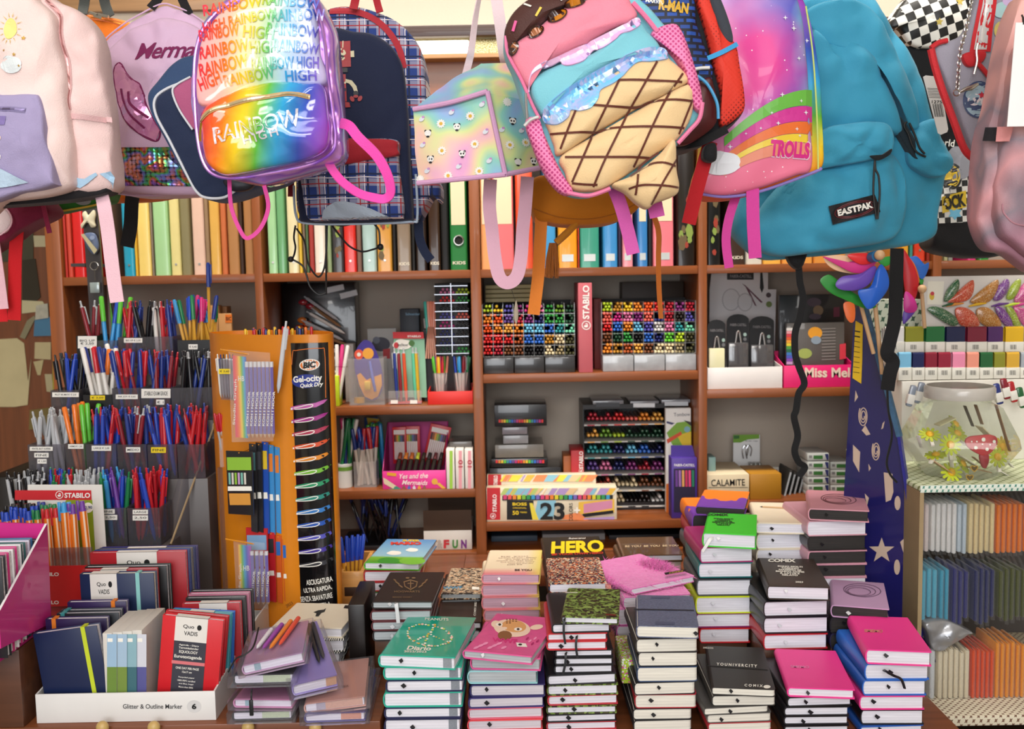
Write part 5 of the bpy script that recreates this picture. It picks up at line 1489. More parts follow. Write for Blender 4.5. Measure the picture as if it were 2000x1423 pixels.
# ---------------------------------------------------------------- rainbow sky backpack
T = bag('backpack',1490,190,1.67,'children backpack printed with a rainbow, cloud and pink sky')
F = T.F
o1,b1 = puff(F,'1396,-20 1480,-24 1552,-20 1580,14 1600,110 1610,240 1613,310 1604,332 1590,340 1490,374 1420,387 1366,380 1366,350 1380,300 1388,200',.02,.1,.006,mk('rbs',lambda: (lambda q: q.out(RB(q,q.math('MULTIPLY_ADD',q.sep(q.oc())[2],2.4,.6)),.5))(NT('mat_rainbow_side'))),'body',T,.004)
o2,b2 = puff(F,'1396,-20 1470,-24 1545,-20 1566,20 1578,120 1584,240 1588,325 1556,342 1480,368 1420,380 1370,372 1370,345 1384,290 1390,190',-.006,.03,.018,mk('skyart',skyart),'front_panel',T,.003)
pr = []
for i,(c,y0,y1) in enumerate((('g',176,208),('m',209,240),('o',241,266),('y',267,284),('p',285,312))):
 up,dn = [],[]
 for k in range(13):
  t = k / 12
  x = 1586 - 176 * t
  dr = 95 * t ** 1.8
  sh = 1 - .45 * t
  up.append((x,y0 + dr - (y0 - 176) * (1 - sh)))
  dn.append((x,y1 + dr - (y1 - 176) * (1 - sh)))
 for k in range(12):
  pr.append(([up[k],up[k + 1],dn[k + 1],dn[k]],i))
sk = [(cloudpts(1402,325,72,50),5)]
for x,y in ((1555,118),(1528,40),(1500,225),(1512,245),(1550,255),(1570,222),(1478,255),(1556,268),(1450,265),(1520,190),(1545,60),(1575,80),(1560,200),(1420,290)):
 sk.append((starpts(x,y,R.uniform(3,6),4,.3),5))
RBM = [m(c,.4) for c in ('#6fbf4a','#d83a9a','#ee7430','#f1d13c','#f0957a','#eef0f6')]
lay(T,pr,RBM,'rainbow_print',b2,.0012,.02)
lay(T,sk,RBM,'cloud_print',b2,.0032,.02)
TR = m('#e0308a',.4)
txt(T,F,'TROLLS',1538,294,84,36,m('#f7d9e8',.4),rot=-3,bvh=b2,bold=.09)
txt(T,F,'TROLLS',1538,294,80,32,TR,rot=-3,bvh=BVHTree.FromPolygons([v.co - V((0,.0008,0)) for v in o2.data.vertices],[list(p.vertices) for p in o2.data.polygons]),bold=.05)
piping(T,'1366,378 1420,384 1490,372 1590,336 1604,328',3,fab('#8f7fc8'),off=.006)
piping(T,'1574,12 1588,110 1596,240 1598,330',1.6,fab('#cfe07a'),off=.006)
MG2 = fab('#d63f9c',.6)
strap(F,[(1440,376,.04),(1424,425,.04),(1418,470,.04),(1424,523,.04)],18,MG2,'shoulder_strap',T)
strap(F,[(1470,368,.0),(1471,434,.0),(1475,504,.0)],25,MG2,'shoulder_strap',T)
# ---------------------------------------------------------------- turquoise backpack
T = bag('backpack',1650,250,1.9,'large turquoise canvas backpack with a black woven brand patch')
F = T.F
TQ = fab('#3b9bbd',.7,.3)
o1,b1 = puff(F,'1548,60 1562,10 1600,-18 1700,-16 1726,18 1766,73 1798,139 1823,219 1840,265 1860,318 1852,352 1838,420 1829,460 1775,480 1670,494 1578,502 1500,506 1460,478 1436,445 1440,398 1470,350 1540,300 1550,150',.03,.07,.03,TQ,'body',T,.014,fr=11)
o2,b2 = puff(F,'1586,60 1612,84 1660,76 1692,92 1730,160 1758,235 1760,262 1700,250 1600,252 1580,180',-.022,.03,.02,TQ,'front_panel',T,.010,fr=14)
puff(F,'1574,22 1620,0 1690,6 1736,70 1778,160 1800,236 1784,250 1752,190 1710,110 1670,80 1612,86 1590,60',-.018,.03,.016,TQ,'top_panel',T,.008,fr=16)
o3,b3 = puff(F,'1478,478 1484,420 1545,350 1640,318 1732,296 1765,326 1770,400 1758,450 1720,474 1600,492 1520,500',-.024,.04,.034,TQ,'front_pocket',T,.014,fr=13)
puff(F,'1588,325 1606,256 1660,240 1728,238 1746,262 1742,296 1700,312 1640,322',-.05,.03,.018,TQ,'pocket_flap',T,.008,fr=22)
puff(F,'1778,258 1830,230 1842,268 1861,318 1842,344 1800,336 1772,312',-.01,.04,.018,TQ,'side_pocket',T,.008,fr=20)
puff(F,'1742,232 1758,226 1806,306 1794,312 1776,296',-.022,.02,.003,fab('#1b2a33'),'zip_opening',T)
lay(T,[([(1598,407),(1688,384),(1696,418),(1607,442)],0)],[fab('#141216',.6)],'woven_patch',b3,.006,.02)
RED = m('#7a1c20',.5)
bp = BVHTree.FromPolygons([v.co - V((0,.0062,0)) for v in o3.data.vertices],[list(p.vertices) for p in o3.data.polygons])
g = G()
for rx,ry in ((38,14),(33,11.5)):
 e = ell(1647,413,rx,ry,40,14)
 strip(g,F,e + e[:1],1.1,n=1)
g.on(bp,.0012,.02,1)
g.o('patch_rings',RED,T,F,smooth=0,norm=False)
txt(T,F,'EASTPAK',1648,412,66,12.5,TX,rot=14,bvh=bp,bold=.045)
CB = m('#23211f',.6,var=.5,vs=300)
for pts in ('1771,238 1766,246 1774,262 1782,284 1792,298 1808,306','1776,240 1786,262 1796,288 1806,300','1709,310 1710,330 1716,345 1718,380 1714,428','1709,310 1707,335 1706,380 1712,428'):
 piping(T,pts,2.,CB,'pull_cord',off=-.068 if pts[1] == '7' and pts[:3] == '170' else -.03)
puff(F,'1700,304 1722,302 1742,290 1738,302 1716,313',-.075,.006,.002,fab('#15191c'),'zip_opening',T)
# ---------------------------------------------------------------- black and white chequered bag
T = bag('backpack',1850,250,2.1,'black bag with a chequered top and yellow street lettering')
F = T.F
o1,b1 = puff(F,'1770,70 1905,40 1950,120 1985,300 1985,486 1832,490 1838,420 1850,340 1815,200',.01,.08,.01,fab('#121114'),'body',T,.003)
puff(F,'1736,52 1762,8 1800,-20 1905,-20 1908,60 1872,86 1790,90 1756,56',-.012,.05,.016,checker(),'top_panel',T,.003)
lay(T,[([(1834,300),(1930,290),(1932,432),(1832,436)],0)],[checker('#141414','#d9d6cf',.0125,4)],'chequered_print',b1,.0012)
bq = BVHTree.FromPolygons([v.co - V((0,.0014,0)) for v in o1.data.vertices],[list(p.vertices) for p in o1.data.polygons])
lay(T,[(cloudpts(1872,325,52,70),1),(ell(1860,344,18,26,22),0),(ell(1860,344,14,21,20),2),([(1840,384),(1886,372),(1888,404),(1842,416)],2),(starpts(1866,416,14,6,.6),3)],[m('#141414'),m('#8f8f98'),m('#e0bb2a'),m('#6fb9d8')],'street_print',bq,.0012)
br = BVHTree.FromPolygons([v.co - V((0,.0034,0)) for v in o1.data.vertices],[list(p.vertices) for p in o1.data.polygons])
txt(T,F,'OCK',1864,394,42,26,m('#1b1a16'),rot=12,bvh=br,bold=.05)
txt(T,F,'orld',1852,278,26,14,TX,rot=-8,bvh=b1)
lay(T,[(starpts(1759,28,7,4,.4),0),(starpts(1822,50,8),1),(starpts(1864,10,8),1),(starpts(1822,82,5,4,.4),0)],[TX,m('#d9bf5a')],'star_print',ubvh([o for o in T.o.children if o.name.startswith('top_panel')]),.002)
T = Th('hanging_strap','wide black webbing strap hanging before the star board and windmills','strap',Fr(1748,600,1.86))
F = T.F
strap(F,[(1752,485,.0),(1750,560,-.004),(1748,620,-.004),(1738,665,-.004),(1733,690,-.004),(1744,706,-.004),(1738,730,-.004),(1733,762,-.004)],26,fab('#0f0f11'),'webbing',T,tw=(0,35))
strap(F,[(1733,762,-.004),(1735,800,-.01),(1742,850,-.014),(1732,900,-.02),(1738,925,-.02),(1752,942,-.02)],4,fab('#0f0f11'),'strap_tail',T)
t_ = Th('price_tag','white cardboard tag with barcode hanging beside the turquoise backpack','tag',Fr(1828,200,1.84))
G().prism(t_.F.ls('1803,150 1808,147 1834,150 1852,252 1850,258 1838,263 1832,260'),0,.0012).o('card',pap('#e9e6e4'),t_)
g = G()
for k in range(12):
 x = 1822 + k * 1.6
 strip(g,t_.F,[(x,203),(x + 4.6,228)],.5 + .6 * (k % 3 == 0),-.0006,1)
for k in range(7):
 strip(g,t_.F,[(1811 + k * .6,172 + k * 3),(1836 + k * .6,173 + k * 3)],.7,-.0006,1)
g.o('barcode',TK,t_,smooth=0,norm=False)
txt(t_,t_.F,'12758',1833,199,26,6,TK,rot=-2)
# ---------------------------------------------------------------- grey pouch with red trim
T = bag('pouch',1900,150,1.61,'grey felt pouch with red trim, a zip and a silver chain','bag')
F = T.F
o1,b1 = puff(F,'1826,102 1850,82 1885,62 1905,10 1925,-20 2000,-20 1992,40 1960,150 1930,290 1912,314 1900,290 1862,190',0,.02,.008,fab('#9b98a6',.85),'body',T,.003)
RDT = fab('#c8202a',.6)
piping(T,'1818,96 1826,130 1840,175 1862,235 1884,292 1908,314',7,RDT,'red_trim',off=-.002)
piping(T,'1818,94 1832,84 1850,79',5,RDT,'red_trim',off=-.004)
lay(T,[([(1914,-18),(1944,-18),(1928,104),(1888,104)],0),([(1920,-18),(1937,-18),(1920,100),(1896,100)],1),([(1925,-18),(1931,-18),(1913,98),(1905,98)],2)],[RDT,fab('#c9c6c8'),m('#e9e6e4',.3,.4)],'zipper',b1,.003)
puff(F,'1884,104 1924,100 1922,118 1900,130 1886,124',-.014,.012,.004,RDT,'zipper_end',T)
piping(T,'1910,85 1907,100 1908,120 1902,145',2.2,m('#d6d3cc',.25,1.),'zipper_pull',off=-.03)
piping(T,'1904,118 1920,135 1940,160',4.5,RDT,'red_trim',off=-.012)
lay(T,[(ell(1908,196,30,36,26),0),(ell(1908,196,27,33,26),1),(ell(1898,196,12,12,16),2),(ell(1920,200,11,11,16),2),(starpts(1912,188,8,5),3),(ell(1952,22,18,15,16,30),4),(ell(1950,62,13,18,16),5),(ell(1965,5,12,10,12),6)],[m('#35466f'),m('#9fb9c8'),m('#e9dfe4'),m('#c8203a'),m('#a9cdd0'),m('#d0bc6a'),m('#c9b0d8')],'sticker_print',b1,.002)
g = G()
pts = cr(F.ls('1900,-16 1894,20 1886,60 1876,98 1872,140 1870,172',-.03),6,False)
for i in range(0,len(pts) - 1):
 mid = (pts[i] + pts[i + 1]) / 2
 d_ = (pts[i + 1] - pts[i]).normalized()
 o_ = d_.cross(V((0,1,0))) if i % 2 else V((0,1,0))
 g.tube([mid + d_ * .0042 * math.cos(k * .785) + o_ * .0026 * math.sin(k * .785) for k in range(8)],.0009,5,closed=True)
g.o('chain',m('#cfcdc8',.2,1.),T,F)
g = G()
g.tube([F.l(1868 + 6 * math.cos(k * .52),181 + 6 * math.sin(k * .52),-.03) for k in range(12)],.0013,6,closed=True)
g.rings([(F.l(1874,180,-.03),.002),(F.l(1886,174,-.03),.0035),(F.l(1896,172,-.03),.0045),(F.l(1910,164,-.03),.0025)],10)
g.o('clasp',m('#cfcdc8',.2,1.),T,F)
# ---------------------------------------------------------------- dusty pink tie dye backpack, far right
T = bag('backpack',1970,250,1.42,'dusty pink and grey tie dye backpack at the far right with a white tag')
F = T.F
TD = mk('tiedye',tiedye)
o1,b1 = puff(F,'2070,-20 2010,-16 1988,10 1965,90 1945,200 1930,250 1922,300 1915,400 1917,440 1934,482 1965,493 2070,500',.01,.045,.012,TD,'body',T,.008,fr=16)
o2,b2 = puff(F,'2070,60 1998,80 1976,160 1962,260 1950,360 1952,430 1975,470 2070,486',-.014,.03,.016,TD,'front_panel',T,.006,fr=18)
strap(F,[(1922,262,-.004),(1934,262,-.01),(1946,262,-.012)],26,fab('#17141a'),'side_buckle',T)
strap(F,[(1946,262,-.016),(1960,262,-.02),(1975,262,-.03)],28,fab('#d8908f'),'side_strap',T)
piping(T,'1946,400 1950,420 1966,438 2010,444',1.6,fab('#b07c88'),bvh=ubvh([o1,o2]))
t_ = Th('price_tag','plain white card tag hanging on the tie dye backpack','tag',Fr(1990,150,1.36))
G().prism(t_.F.ls('1984,44 2040,44 2040,246 1967,247'),0,.001).o('card',pap('#efecec'),t_)
G().tube(t_.F.ls([(1999,48,.0),(1998,34,.004),(1996,30,.01)]),.0014,6).o('tag_cord',TK,t_)
# black knotted strap hanging at the fourth bay
T = Th('hanging_strap','black webbing strap with a knot hanging down below the turquoise backpack','strap',Fr(1555,600,1.92))
F = T.F
puff(F,'1540,494 1574,492 1573,508 1566,522 1558,526 1547,518 1540,506',-.008,.02,.006,fab('#0d0d0f'),'knot',T,.002)
strap(F,[(1560,520,0),(1562,550,0),(1568,582,0),(1562,620,0),(1553,650,0),(1553,690,0),(1560,715,0),(1571,748,0),(1560,768,0),(1555,800,0),(1551,815,0),(1558,850,0),(1552,880,0),(1560,902,0),(1572,912,0),(1560,930,0)],13,fab('#121214'),'webbing',T,tw=(0,30))
# ================================================================ goods on the shelves
def bay(a,b,Y):
 if Y > 2.45:
  for i in range(5):
   lo,hi = xs(UP[i][1]) + .0012,xs(UP[i + 1][0]) - .0012
   if lo < (a.x + b.x) / 2 < hi:
    a.x,b.x = max(a.x,lo),min(b.x,hi)
def pb(name,label,cat,x0,y0,x1,y1,Y,d,c,zb=None,yaw=0,group=None,bev=.0012,part='carton',lid=None):
 """a carton whose front face fills a pixel rectangle at depth Y; zb: the shelf it stands on"""
 A,B = P(x0,y1,Y),P(x1,y1,Y)
 bay(A,B,Y + 0)
 zt = P((x0 + x1) / 2,y0,Y).z
 z0 = zb + .0004 if zb is not None else (A.z + B.z) / 2
 T = Th(name,label,cat,Fr(o=((A.x + B.x) / 2,Y,z0),yaw=yaw),group)
 T.w,T.h,T.d = B.x - A.x,zt - z0,d
 G().box((-T.w / 2,0,0),(T.w / 2,d,T.h),min(bev,T.w * .2)).o(part,c if not isinstance(c,str) else m(c,.5,var=.05),T)
 return T
def tray(name,label,cat,x0,y0,x1,y1,Y,d,c,zb,hb=None,group=None,cin=None,yaw=0):
 """open box: front wall fills the rectangle, back wall hb pixels higher"""
 A,B = P(x0,y1,Y),P(x1,y1,Y)
 bay(A,B,Y)
 T = Th(name,label,cat,Fr(o=((A.x + B.x) / 2,Y,zb + .0004),yaw=yaw),group)
 w_,h = (B.x - A.x) / 2,P((x0 + x1) / 2,y0,Y).z - zb
 hb_ = h + (hb or 0) * Y / FPX
 t = .002
 mt = m(c,.45,var=.05)
 G().box((-w_,0,0),(w_,t,h),.0006).o('front_panel',mt,T)
 g = G()
 g.box((-w_ + t,t,0),(w_ - t,d,t))
 g.box((-w_,d,0),(w_,d + t,hb_))
 for s_ in (-1,1):
  x = s_ * (w_ - t / 2)
  a = [(x - t / 2,t,0),(x - t / 2,d,0),(x - t / 2,d,hb_),(x - t / 2,t,h)]
  va,vb = g.vs(a),g.vs([(q[0] + t,q[1],q[2]) for q in a])
  g.face(va)
  g.face(vb[::-1])
  for i in range(4):
   g.face([va[i],va[(i + 1) % 4],vb[(i + 1) % 4],vb[i]])
 g.o('tray_body',m(cin,.5) if cin else mt,T)
 T.w,T.h = 2 * w_,h
 return T
PENS = {}
def penmesh(kind,c1,c2,c3=None):
 k = (kind,c1,c2,c3)
 if k in PENS:
  return PENS[k]
 b,c = G(),G()
 Z = lambda z: V((0,0,z))
 if kind == 'stick':
  b.rings([(Z(0),.0008),(Z(.008),.003),(Z(.1),.0036)],6)
  c.rings([(Z(.092),.0047),(Z(.142),.0045),(Z(.147),.003)],10)
  c.box((-.0012,-.0075,.1),(.0012,-.0045,.143),.0006)
 elif kind == 'click':
  b.rings([(Z(0),.001),(Z(.014),.0042),(Z(.05),.0048),(Z(.1),.0046),(Z(.128),.0042)],10)
  c.rings([(Z(.128),.0036),(Z(.13),.0036),(Z(.131),.0022),(Z(.142),.0022),(Z(.143),.0012)],10)
  c.box((-.0016,-.0078,.088),(.0016,-.0052,.129),.0008)
  c.box((-.0016,-.0062,.124),(.0016,-.002,.1285),.0006)
 elif kind == 'felt':
  b.rings([(Z(0),.0044),(Z(.1),.0048)],12)
  c.rings([(Z(.096),.0054),(Z(.15),.0052),(Z(.153),.0036)],12)
 elif kind == 'fine':
  b.rings([(Z(0),.0042),(Z(.142),.0042)],6)
  c.rings([(Z(.142),.0042),(Z(.144),.003),(Z(.156),.0026),(Z(.157),.002)],10)
  c.box((-.0012,-.0068,.128),(.0012,-.0036,.158),.0005)
 elif kind == 'pencil':
  b.rings([(Z(0),.0005),(Z(.014),.0036),(Z(.165),.0036)],6,mis=[1,0])
  c.rings([(Z(.165),.0036),(Z(.173),.0036),(Z(.173),.0031),(Z(.179),.003)],8)
 m1 = pl(c1) if isinstance(c1,str) else c1
 m2 = pl(c2) if isinstance(c2,str) else c2
 PENS[k] = (b.mesh('pen',[m1,m('#d9b184')]),c.mesh('cap',m2),'clicker' if kind == 'click' else 'eraser_tip' if kind == 'pencil' else 'cap')
 return PENS[k]
PNAME = {'stick': 'ballpoint_pen','click': 'click_pen','felt': 'felt_tip_pen','fine': 'fineliner','pencil': 'pencil'}
def pen(kind,p,tip,c1,c2,label,group,rot=None,sc_=1.,name=None,fat=1.):
 """p: where the writing end rests; tip: a point the pen leans towards"""
 bm_,cm_,cn = penmesh(kind,c1,c2)
 d = (V(tip) - V(p)).normalized()
 M = MX.Translation(V(p)) @ d.to_track_quat('Z','Y').to_matrix().to_4x4() @ MX.Rotation(R.uniform(0,6.28) if rot is None else rot,4,'Z') @ MX.Diagonal((sc_ * fat,sc_ * fat,sc_,1))
 o = put(bm_,name or PNAME[kind],None,None,label,'pen' if kind != 'pencil' else 'pencil',group,None,M)
 put(cm_,cn,Sub(o,M),None,M=M)
 return o
CW = {'#2347b5': 'blue','#c4202c': 'red','#17171b': 'black','#1f7d4a': 'green','#e87722': 'orange','#6b3a9a': 'purple','#3a9ad9': 'light blue','#d8367f': 'pink','#5fbf3a': 'bright green','#e9e6e0': 'white','#b9bcc0': 'silver','#f0c020': 'yellow','#8a1f2c': 'dark red','#223a8a': 'dark blue','#f3a08a': 'salmon','#3fb8a8': 'teal','#ef8f70': 'coral','#7fcf5a': 'lime','#e0408a': 'magenta','#8f6a4a': 'brown','#c9a0d0': 'lilac'}
def cupful(where,x0,x1,ytop,Y,d,zb,kinds,n,lean=.25,dz=.0,L=.15,cat_='cup',zmin=None):
 """n loose pens standing in a cup: kinds = [(kind, body, cap)]"""
 xa,xb = P(x0,ytop,Y).x,P(x1,ytop,Y).x
 nx = max(1,round((n * (xb - xa) / d) ** .5))
 ny = max(1,math.ceil(n / nx))
 k = 0
 for j in range(ny):
  for i in range(nx):
   if k >= n:
    break
   kd,c1,c2 = kinds[(k * 7 + j) % len(kinds)]
   px = xa + (xb - xa) * (i + .5 + R.uniform(-.2,.2)) / nx
   py = Y + d * (1 - (j + .5) / ny) + R.uniform(-.1,.1) * d / ny
   lx = R.uniform(-lean,lean)
   ly = R.uniform(-.05,.1)
   p = V((max(xa + .006,min(xb - .006,px - lx * .05)),py,zb + .001 + R.uniform(0,dz)))
   w1 = CW.get(c2,CW.get(c1,'plain'))
   lab = '%s pen %s' % (w1,where)
   pen(kd,p,p + V((lx,ly,1)),c1,c2,lab,lab)
   k += 1
def clearbox(name,label,cat,x0,y0,x1,y1,Y,d,zb,t=.0016,mat=None,open_top=True,group=None):
 A,B = P(x0,y1,Y),P(x1,y1,Y)
 bay(A,B,Y)
 T = Th(name,label,cat,Fr(o=((A.x + B.x) / 2,Y,zb + .0004)),group)
 w_,h = (B.x - A.x) / 2,P((x0 + x1) / 2,y0,Y).z - zb
 g = G()
 g.box((-w_,0,0),(w_,t,h)).box((-w_,d - t,0),(w_,d,h)).box((-w_,t,0),(-w_ + t,d - t,h)).box((w_ - t,t,0),(w_,d - t,h)).box((-w_ + t,t,0),(w_ - t,d - t,t))
 g.o('clear_wall',mat or clear(),T)
 T.w,T.h,T.d = 2 * w_,h,d
 return T
def label(T,F,x0,y0,x1,y1,st=None,c='#f0ede6',name='price_label',off=-.0007,tc=None):
 poly(T,F,[([(x0,y0),(x1,y0),(x1,y1),(x0,y1)],0)],[pap(c)],name,off)
 if st:
  txt(T,F,st,(x0 + x1) / 2,(y0 + y1) / 2,(x1 - x0) * .8,(y1 - y0) * .45,tc or TK,off=off - .0004)
# ---- marker racks: every visible marker end is an object of its own (the first 300), the rest one mass
PAL = dict(zip('lyoOrcCmpPvVnbskTtgGEDBWwhiaKqQ',[('#b9d62a','lime'),('#f0c92a','yellow'),('#f0902a','orange'),('#ee5a1e','red orange'),('#e22a2a','red'),('#b91f35','crimson'),('#ef6a5a','coral'),('#c42a80','magenta'),('#e87fae','pink'),('#8a2f7a','plum'),('#6a4a9a','violet'),('#5a55b0','indigo'),('#22296a','navy'),('#2f6fd0','blue'),('#6fc3e6','sky blue'),('#151518','black'),('#2f9a9f','teal'),('#7fe0b8','mint'),('#2f9a3f','green'),('#6fa02a','olive green'),('#1c4a30','dark green'),('#4a4a2a','dark olive'),('#7a4524','brown'),('#eeeae6','white'),('#f0dcb0','cream'),('#c48a2a','ochre'),('#f3b04a','light orange'),('#b5551f','rust'),('#2a2220','near black'),('#6fd03a','bright green'),('#a89870','khaki')]))
NIND = [0]
MASS = G()
MASSM = []
def mkmesh(c,r=.0042,L=.13):
 k = ('mk',c,r)
 if k not in PENS:
  g = G()
  g.rings([(V((0,.0,0)),.0016),(V((0,.001,0)),r * .75),(V((0,.005,0)),r),(V((0,.04,0)),r),(V((0,.041,0)),r * .85),(V((0,L,0)),r * .85)],9)
  PENS[k] = g.mesh('marker',pl(c))
 return PENS[k]
def rack(name,xs_,rows_,grid,Y,r,word,kind='marker',per=(3,2),cap=300,thin=0.):
 for ri,(y0,y1) in enumerate(rows_):
  for ci,code in enumerate(grid[ri]):
   if code == '.':
    continue
   c,cn = PAL[code]
   x0,x1 = xs_[ci],xs_[ci + 1]
   nr = max(2,int((y1 - y0) / (r * 1.9 * FPX / Y)))
   ncol = per[0]
   for a in range(nr):
    for b in range(ncol - (a % 2)):
     if R.random() < thin * (a / nr) * 2:
      continue
     px = x0 + (x1 - x0) * (b + .5 + .5 * (a % 2)) / ncol
     p = P(px,y1 - (y1 - y0) * (a + .5) / nr,Y)
     p.y += R.uniform(0,.006)
     lab = '%s %s end in the %s row of the %s' % (cn,kind.replace('_',' '),['top','second','third','fourth','fifth','lowest','seventh','eighth'][ri],word)
     if NIND[0] < cap or kind != 'marker':
      put(mkmesh(c,r),kind,None,None,lab,'marker',lab,None,MX.Translation(p))
      NIND[0] += kind == 'marker'
     else:
      me = mkmesh(c,r).copy()
      me.transform(MX.Translation(p))
      if pl(c) not in MASSM:
       MASSM.append(pl(c))
      for f in me.polygons:
       f.material_index = MASSM.index(pl(c))
      MASS.b.from_mesh(me)
      bpy.data.meshes.remove(me)
RR = [(594,611),(613,631),(632,650),(653,671),(674,693)]
rack('a',[943 + 20.1 * k for k in range(10)],RR,['lyVPmpgGE','oOvcPnggE','OoiosskTt'.replace('k','b'),'rrrabbhwD','rcBBkkwQD'],2.53,.0042,'left clear rack',thin=.1)
rack('b',[1177 + 20.1 * k for k in range(10)],[(a - 4,b - 3) for a,b in RR],['lhyoOrcPc','CmpPCncKV','rbosVWpTt','BEgkbnqlD','ohaiBwwQD'],2.53,.0042,'right clear rack',thin=.1)
q_ = MASS.o('marker_mass',MASSM,None,None,'remaining coloured marker ends of the rack against the third upright','markers',None,'stuff')
for x0,x1,cw,wd in ((944,1124,'#3a3a3c','left'),(1177,1362,'#b9bcc0','right')):
 A,B = P(x0,726,2.52),P(x1,726,2.52)
 bay(A,B,2.52)
 T = Th('marker_rack','clear stacked marker rack on the %s of the tall pink carton' % wd,'rack',Fr(o=((A.x + B.x) / 2,2.52,LV['c1'] + .0004)))
 w_ = (B.x - A.x) / 2
 h1,h2 = P(1100,695,2.52).z - LV['c1'],P(1100,592,2.52).z - LV['c1']
 for k in range(3):
  xa = -w_ + 2 * w_ * k / 3 + .001
  G().box((xa,0,0),(xa + 2 * w_ / 3 - .002,.16,h1 - .002),.0015).o('clear_drawer',m(cw,.25,var=.3,vs=30,cl=.6),T)
 g = G()
 for k in range(10):
  x = -w_ + 2 * w_ * k / 9
  g.box((x - .0006,.01,h1),(x + .0006,.16,h2))
 for k in range(5):
  z = h1 + (h2 - h1) * k / 5
  g.box((-w_,.012,z - .0006),(w_,.16,z + .0006))
 g.o('divider_grid',clear(k=.15),T)
 G().box((-w_,.162,0),(w_,.166,h2 + .005)).o('rack_back',m('#1a1718',.6),T)
rack('c',[857,889,918],[(562,574),(578,590),(594,606),(610,622),(626,640),(644,656),(660,674),(677,690)],['pl','rg','kk','VC','mk','nk','nk','Eg'],2.56,.0042,'narrow black tower rack','twin_marker',(4,2))
T = pb('marker_tower','narrow black marker rack with silver shelves beside the second upright','rack',855,553,919,793,2.57,.17,'#131214',LV['b1'],part='rack_back')
for k in range(9):
 z = P(890,558 + 16.5 * k,2.55).z - T.F.o.z
 G().box((-T.w / 2,-.02,z - .001),(T.w / 2,-.001,z + .001)).o('rack_shelf',m('#b9bcc4',.3,.8),T)
G().box((-.001,-.022,P(890,695,2.55).z - T.F.o.z),(.001,-.001,T.h)).o('rack_divider',m('#b9bcc4',.3,.8),T)
# brush marker cabinet
TR_ = [(806,822),(838,855),(870,886),(902,919),(934,951),(966,982)]
rack('d',[1146,1171,1197,1222,1247,1272,1298],TR_,['ccrCoi','iGlEEE','TTnsbn','vpnPcP','CCwwBB','.wwkkW'.replace('k','K')],2.625,.005,'black brush pen cabinet','brush_pen',(3,2),thin=.25)
T = Th('brush_pen_cabinet','black six row brush pen cabinet in the middle of the third bay','rack',Fr(o=(P(1221,1008,2.62).x,2.62,LV['c2'] + .0004)))
w_,h = (P(1300,900,2.62).x - P(1143,900,2.62).x) / 2,P(1221,797,2.62).z - LV['c2']
CBK = m('#121114',.4)
G().box((-w_ - .003,.0,0),(-w_,.15,h)).box((w_,0,0),(w_ + .003,.15,h)).box((-w_,.145,0),(w_,.15,h)).box((-w_ - .003,-.01,h),(w_ + .003,.15,h + .012)).box((-w_,.0,0),(w_,.145,.02)).o('cabinet_body',CBK,T)
for i,(a,b) in enumerate(TR_):
 z = P(1221,b + 5,2.62).z - T.F.o.z
 G().box((-w_,-.004,z - .004),(w_,.144,z)).o('rack_shelf',m('#cfcdc8',.4),T)
 g = G()
 for k in range(6):
  x = -w_ + 2 * w_ * (k + .5) / 6
  g.box((x - .01,-.005,z - .0035),(x + .01,-.0041,z - .0005),mi=k)
 cs = ['ccrCoi','iGlEEE','TTnsbn','vpnPcP','CCwwBB','kwwkkW'][i]
 g.o('colour_labels',[m(PAL[c][0]) for c in cs],T)
for i,(x0,x1,y0) in enumerate(((1158,1218,768),(1231,1287,769),(1292,1352,766))):
 T = pb('marker_packet','grey clear packet of pens lying %s on the brush pen cabinet' % ['at the left','in the middle','at the right'][i],'packet',x0,y0 + 14,x1,797,2.61,.12,m('#8f9096',.25,var=.3,vs=60,cl=.5),P(1221,797,2.62).z + .0125,group=None)
 poly(T,T.F,[([(x0 + 6,y0 + 18),(x1 - 8,y0 + 18),(x1 - 8,y0 + 26),(x0 + 6,y0 + 26)],0)],[m(('#3a3c42','#dfe3e6','#c9ccd0')[i],.3)],'pack_label')
# ---- third bay, upper: tall pink carton and backs
STB = m('#f2eeea',.5,var=0)
def swan(T,F,cx,cy,r,off=-.0008,mat=None,n='swan_badge'):
 g = G()
 e = ell(cx,cy,r,r,24)
 strip(g,F,e + e[:1],r * .2,off,n=1)
 g.fill(F.ls(ell(cx - r * .05,cy + r * .22,r * .5,r * .3,14),off))
 strip(g,F,[(cx + r * .3,cy + r * .1),(cx + r * .25,cy - r * .3),(cx - r * .02,cy - r * .42),(cx - r * .15,cy - r * .25)],r * .22,off)
 return g.o(n,mat or STB,T,F,smooth=0,norm=False)
T = pb('marker_carton','tall dusty pink carton with vertical white lettering between the marker racks','carton',1131,552,1158,727,2.51,.16,'#c9626c',LV['c1'])
txt(T,T.F,'STABILO',1144.5,590,66,13,STB,rot=90,bold=.03)
swan(T,T.F,1145,635,8)
pb('small_carton','small red and brown carton leaning behind the tall pink carton','carton',1161,583,1176,727,2.6,.1,m('#8a2a24',.5,var=.3),LV['c1'])
for k in range(4):
 pb('card_folder','khaki card folder, %s of the pile above the left marker rack' % ORD[k],'folder',948,556 + 8.7 * k,1044,563.5 + 8.7 * k,2.6,.14,'#a5986a',None,group='khaki card folders')
pb('folder_support','dark block under the khaki folders','block',947,591.5,1050,727,2.71,.05,'#151314',LV['c1'])
pb('brown_carton','dark brown carton standing behind the right marker rack','carton',1216,550,1342,728,2.705,.06,m('#3a2a1e',.5,var=.2),LV['c1'])
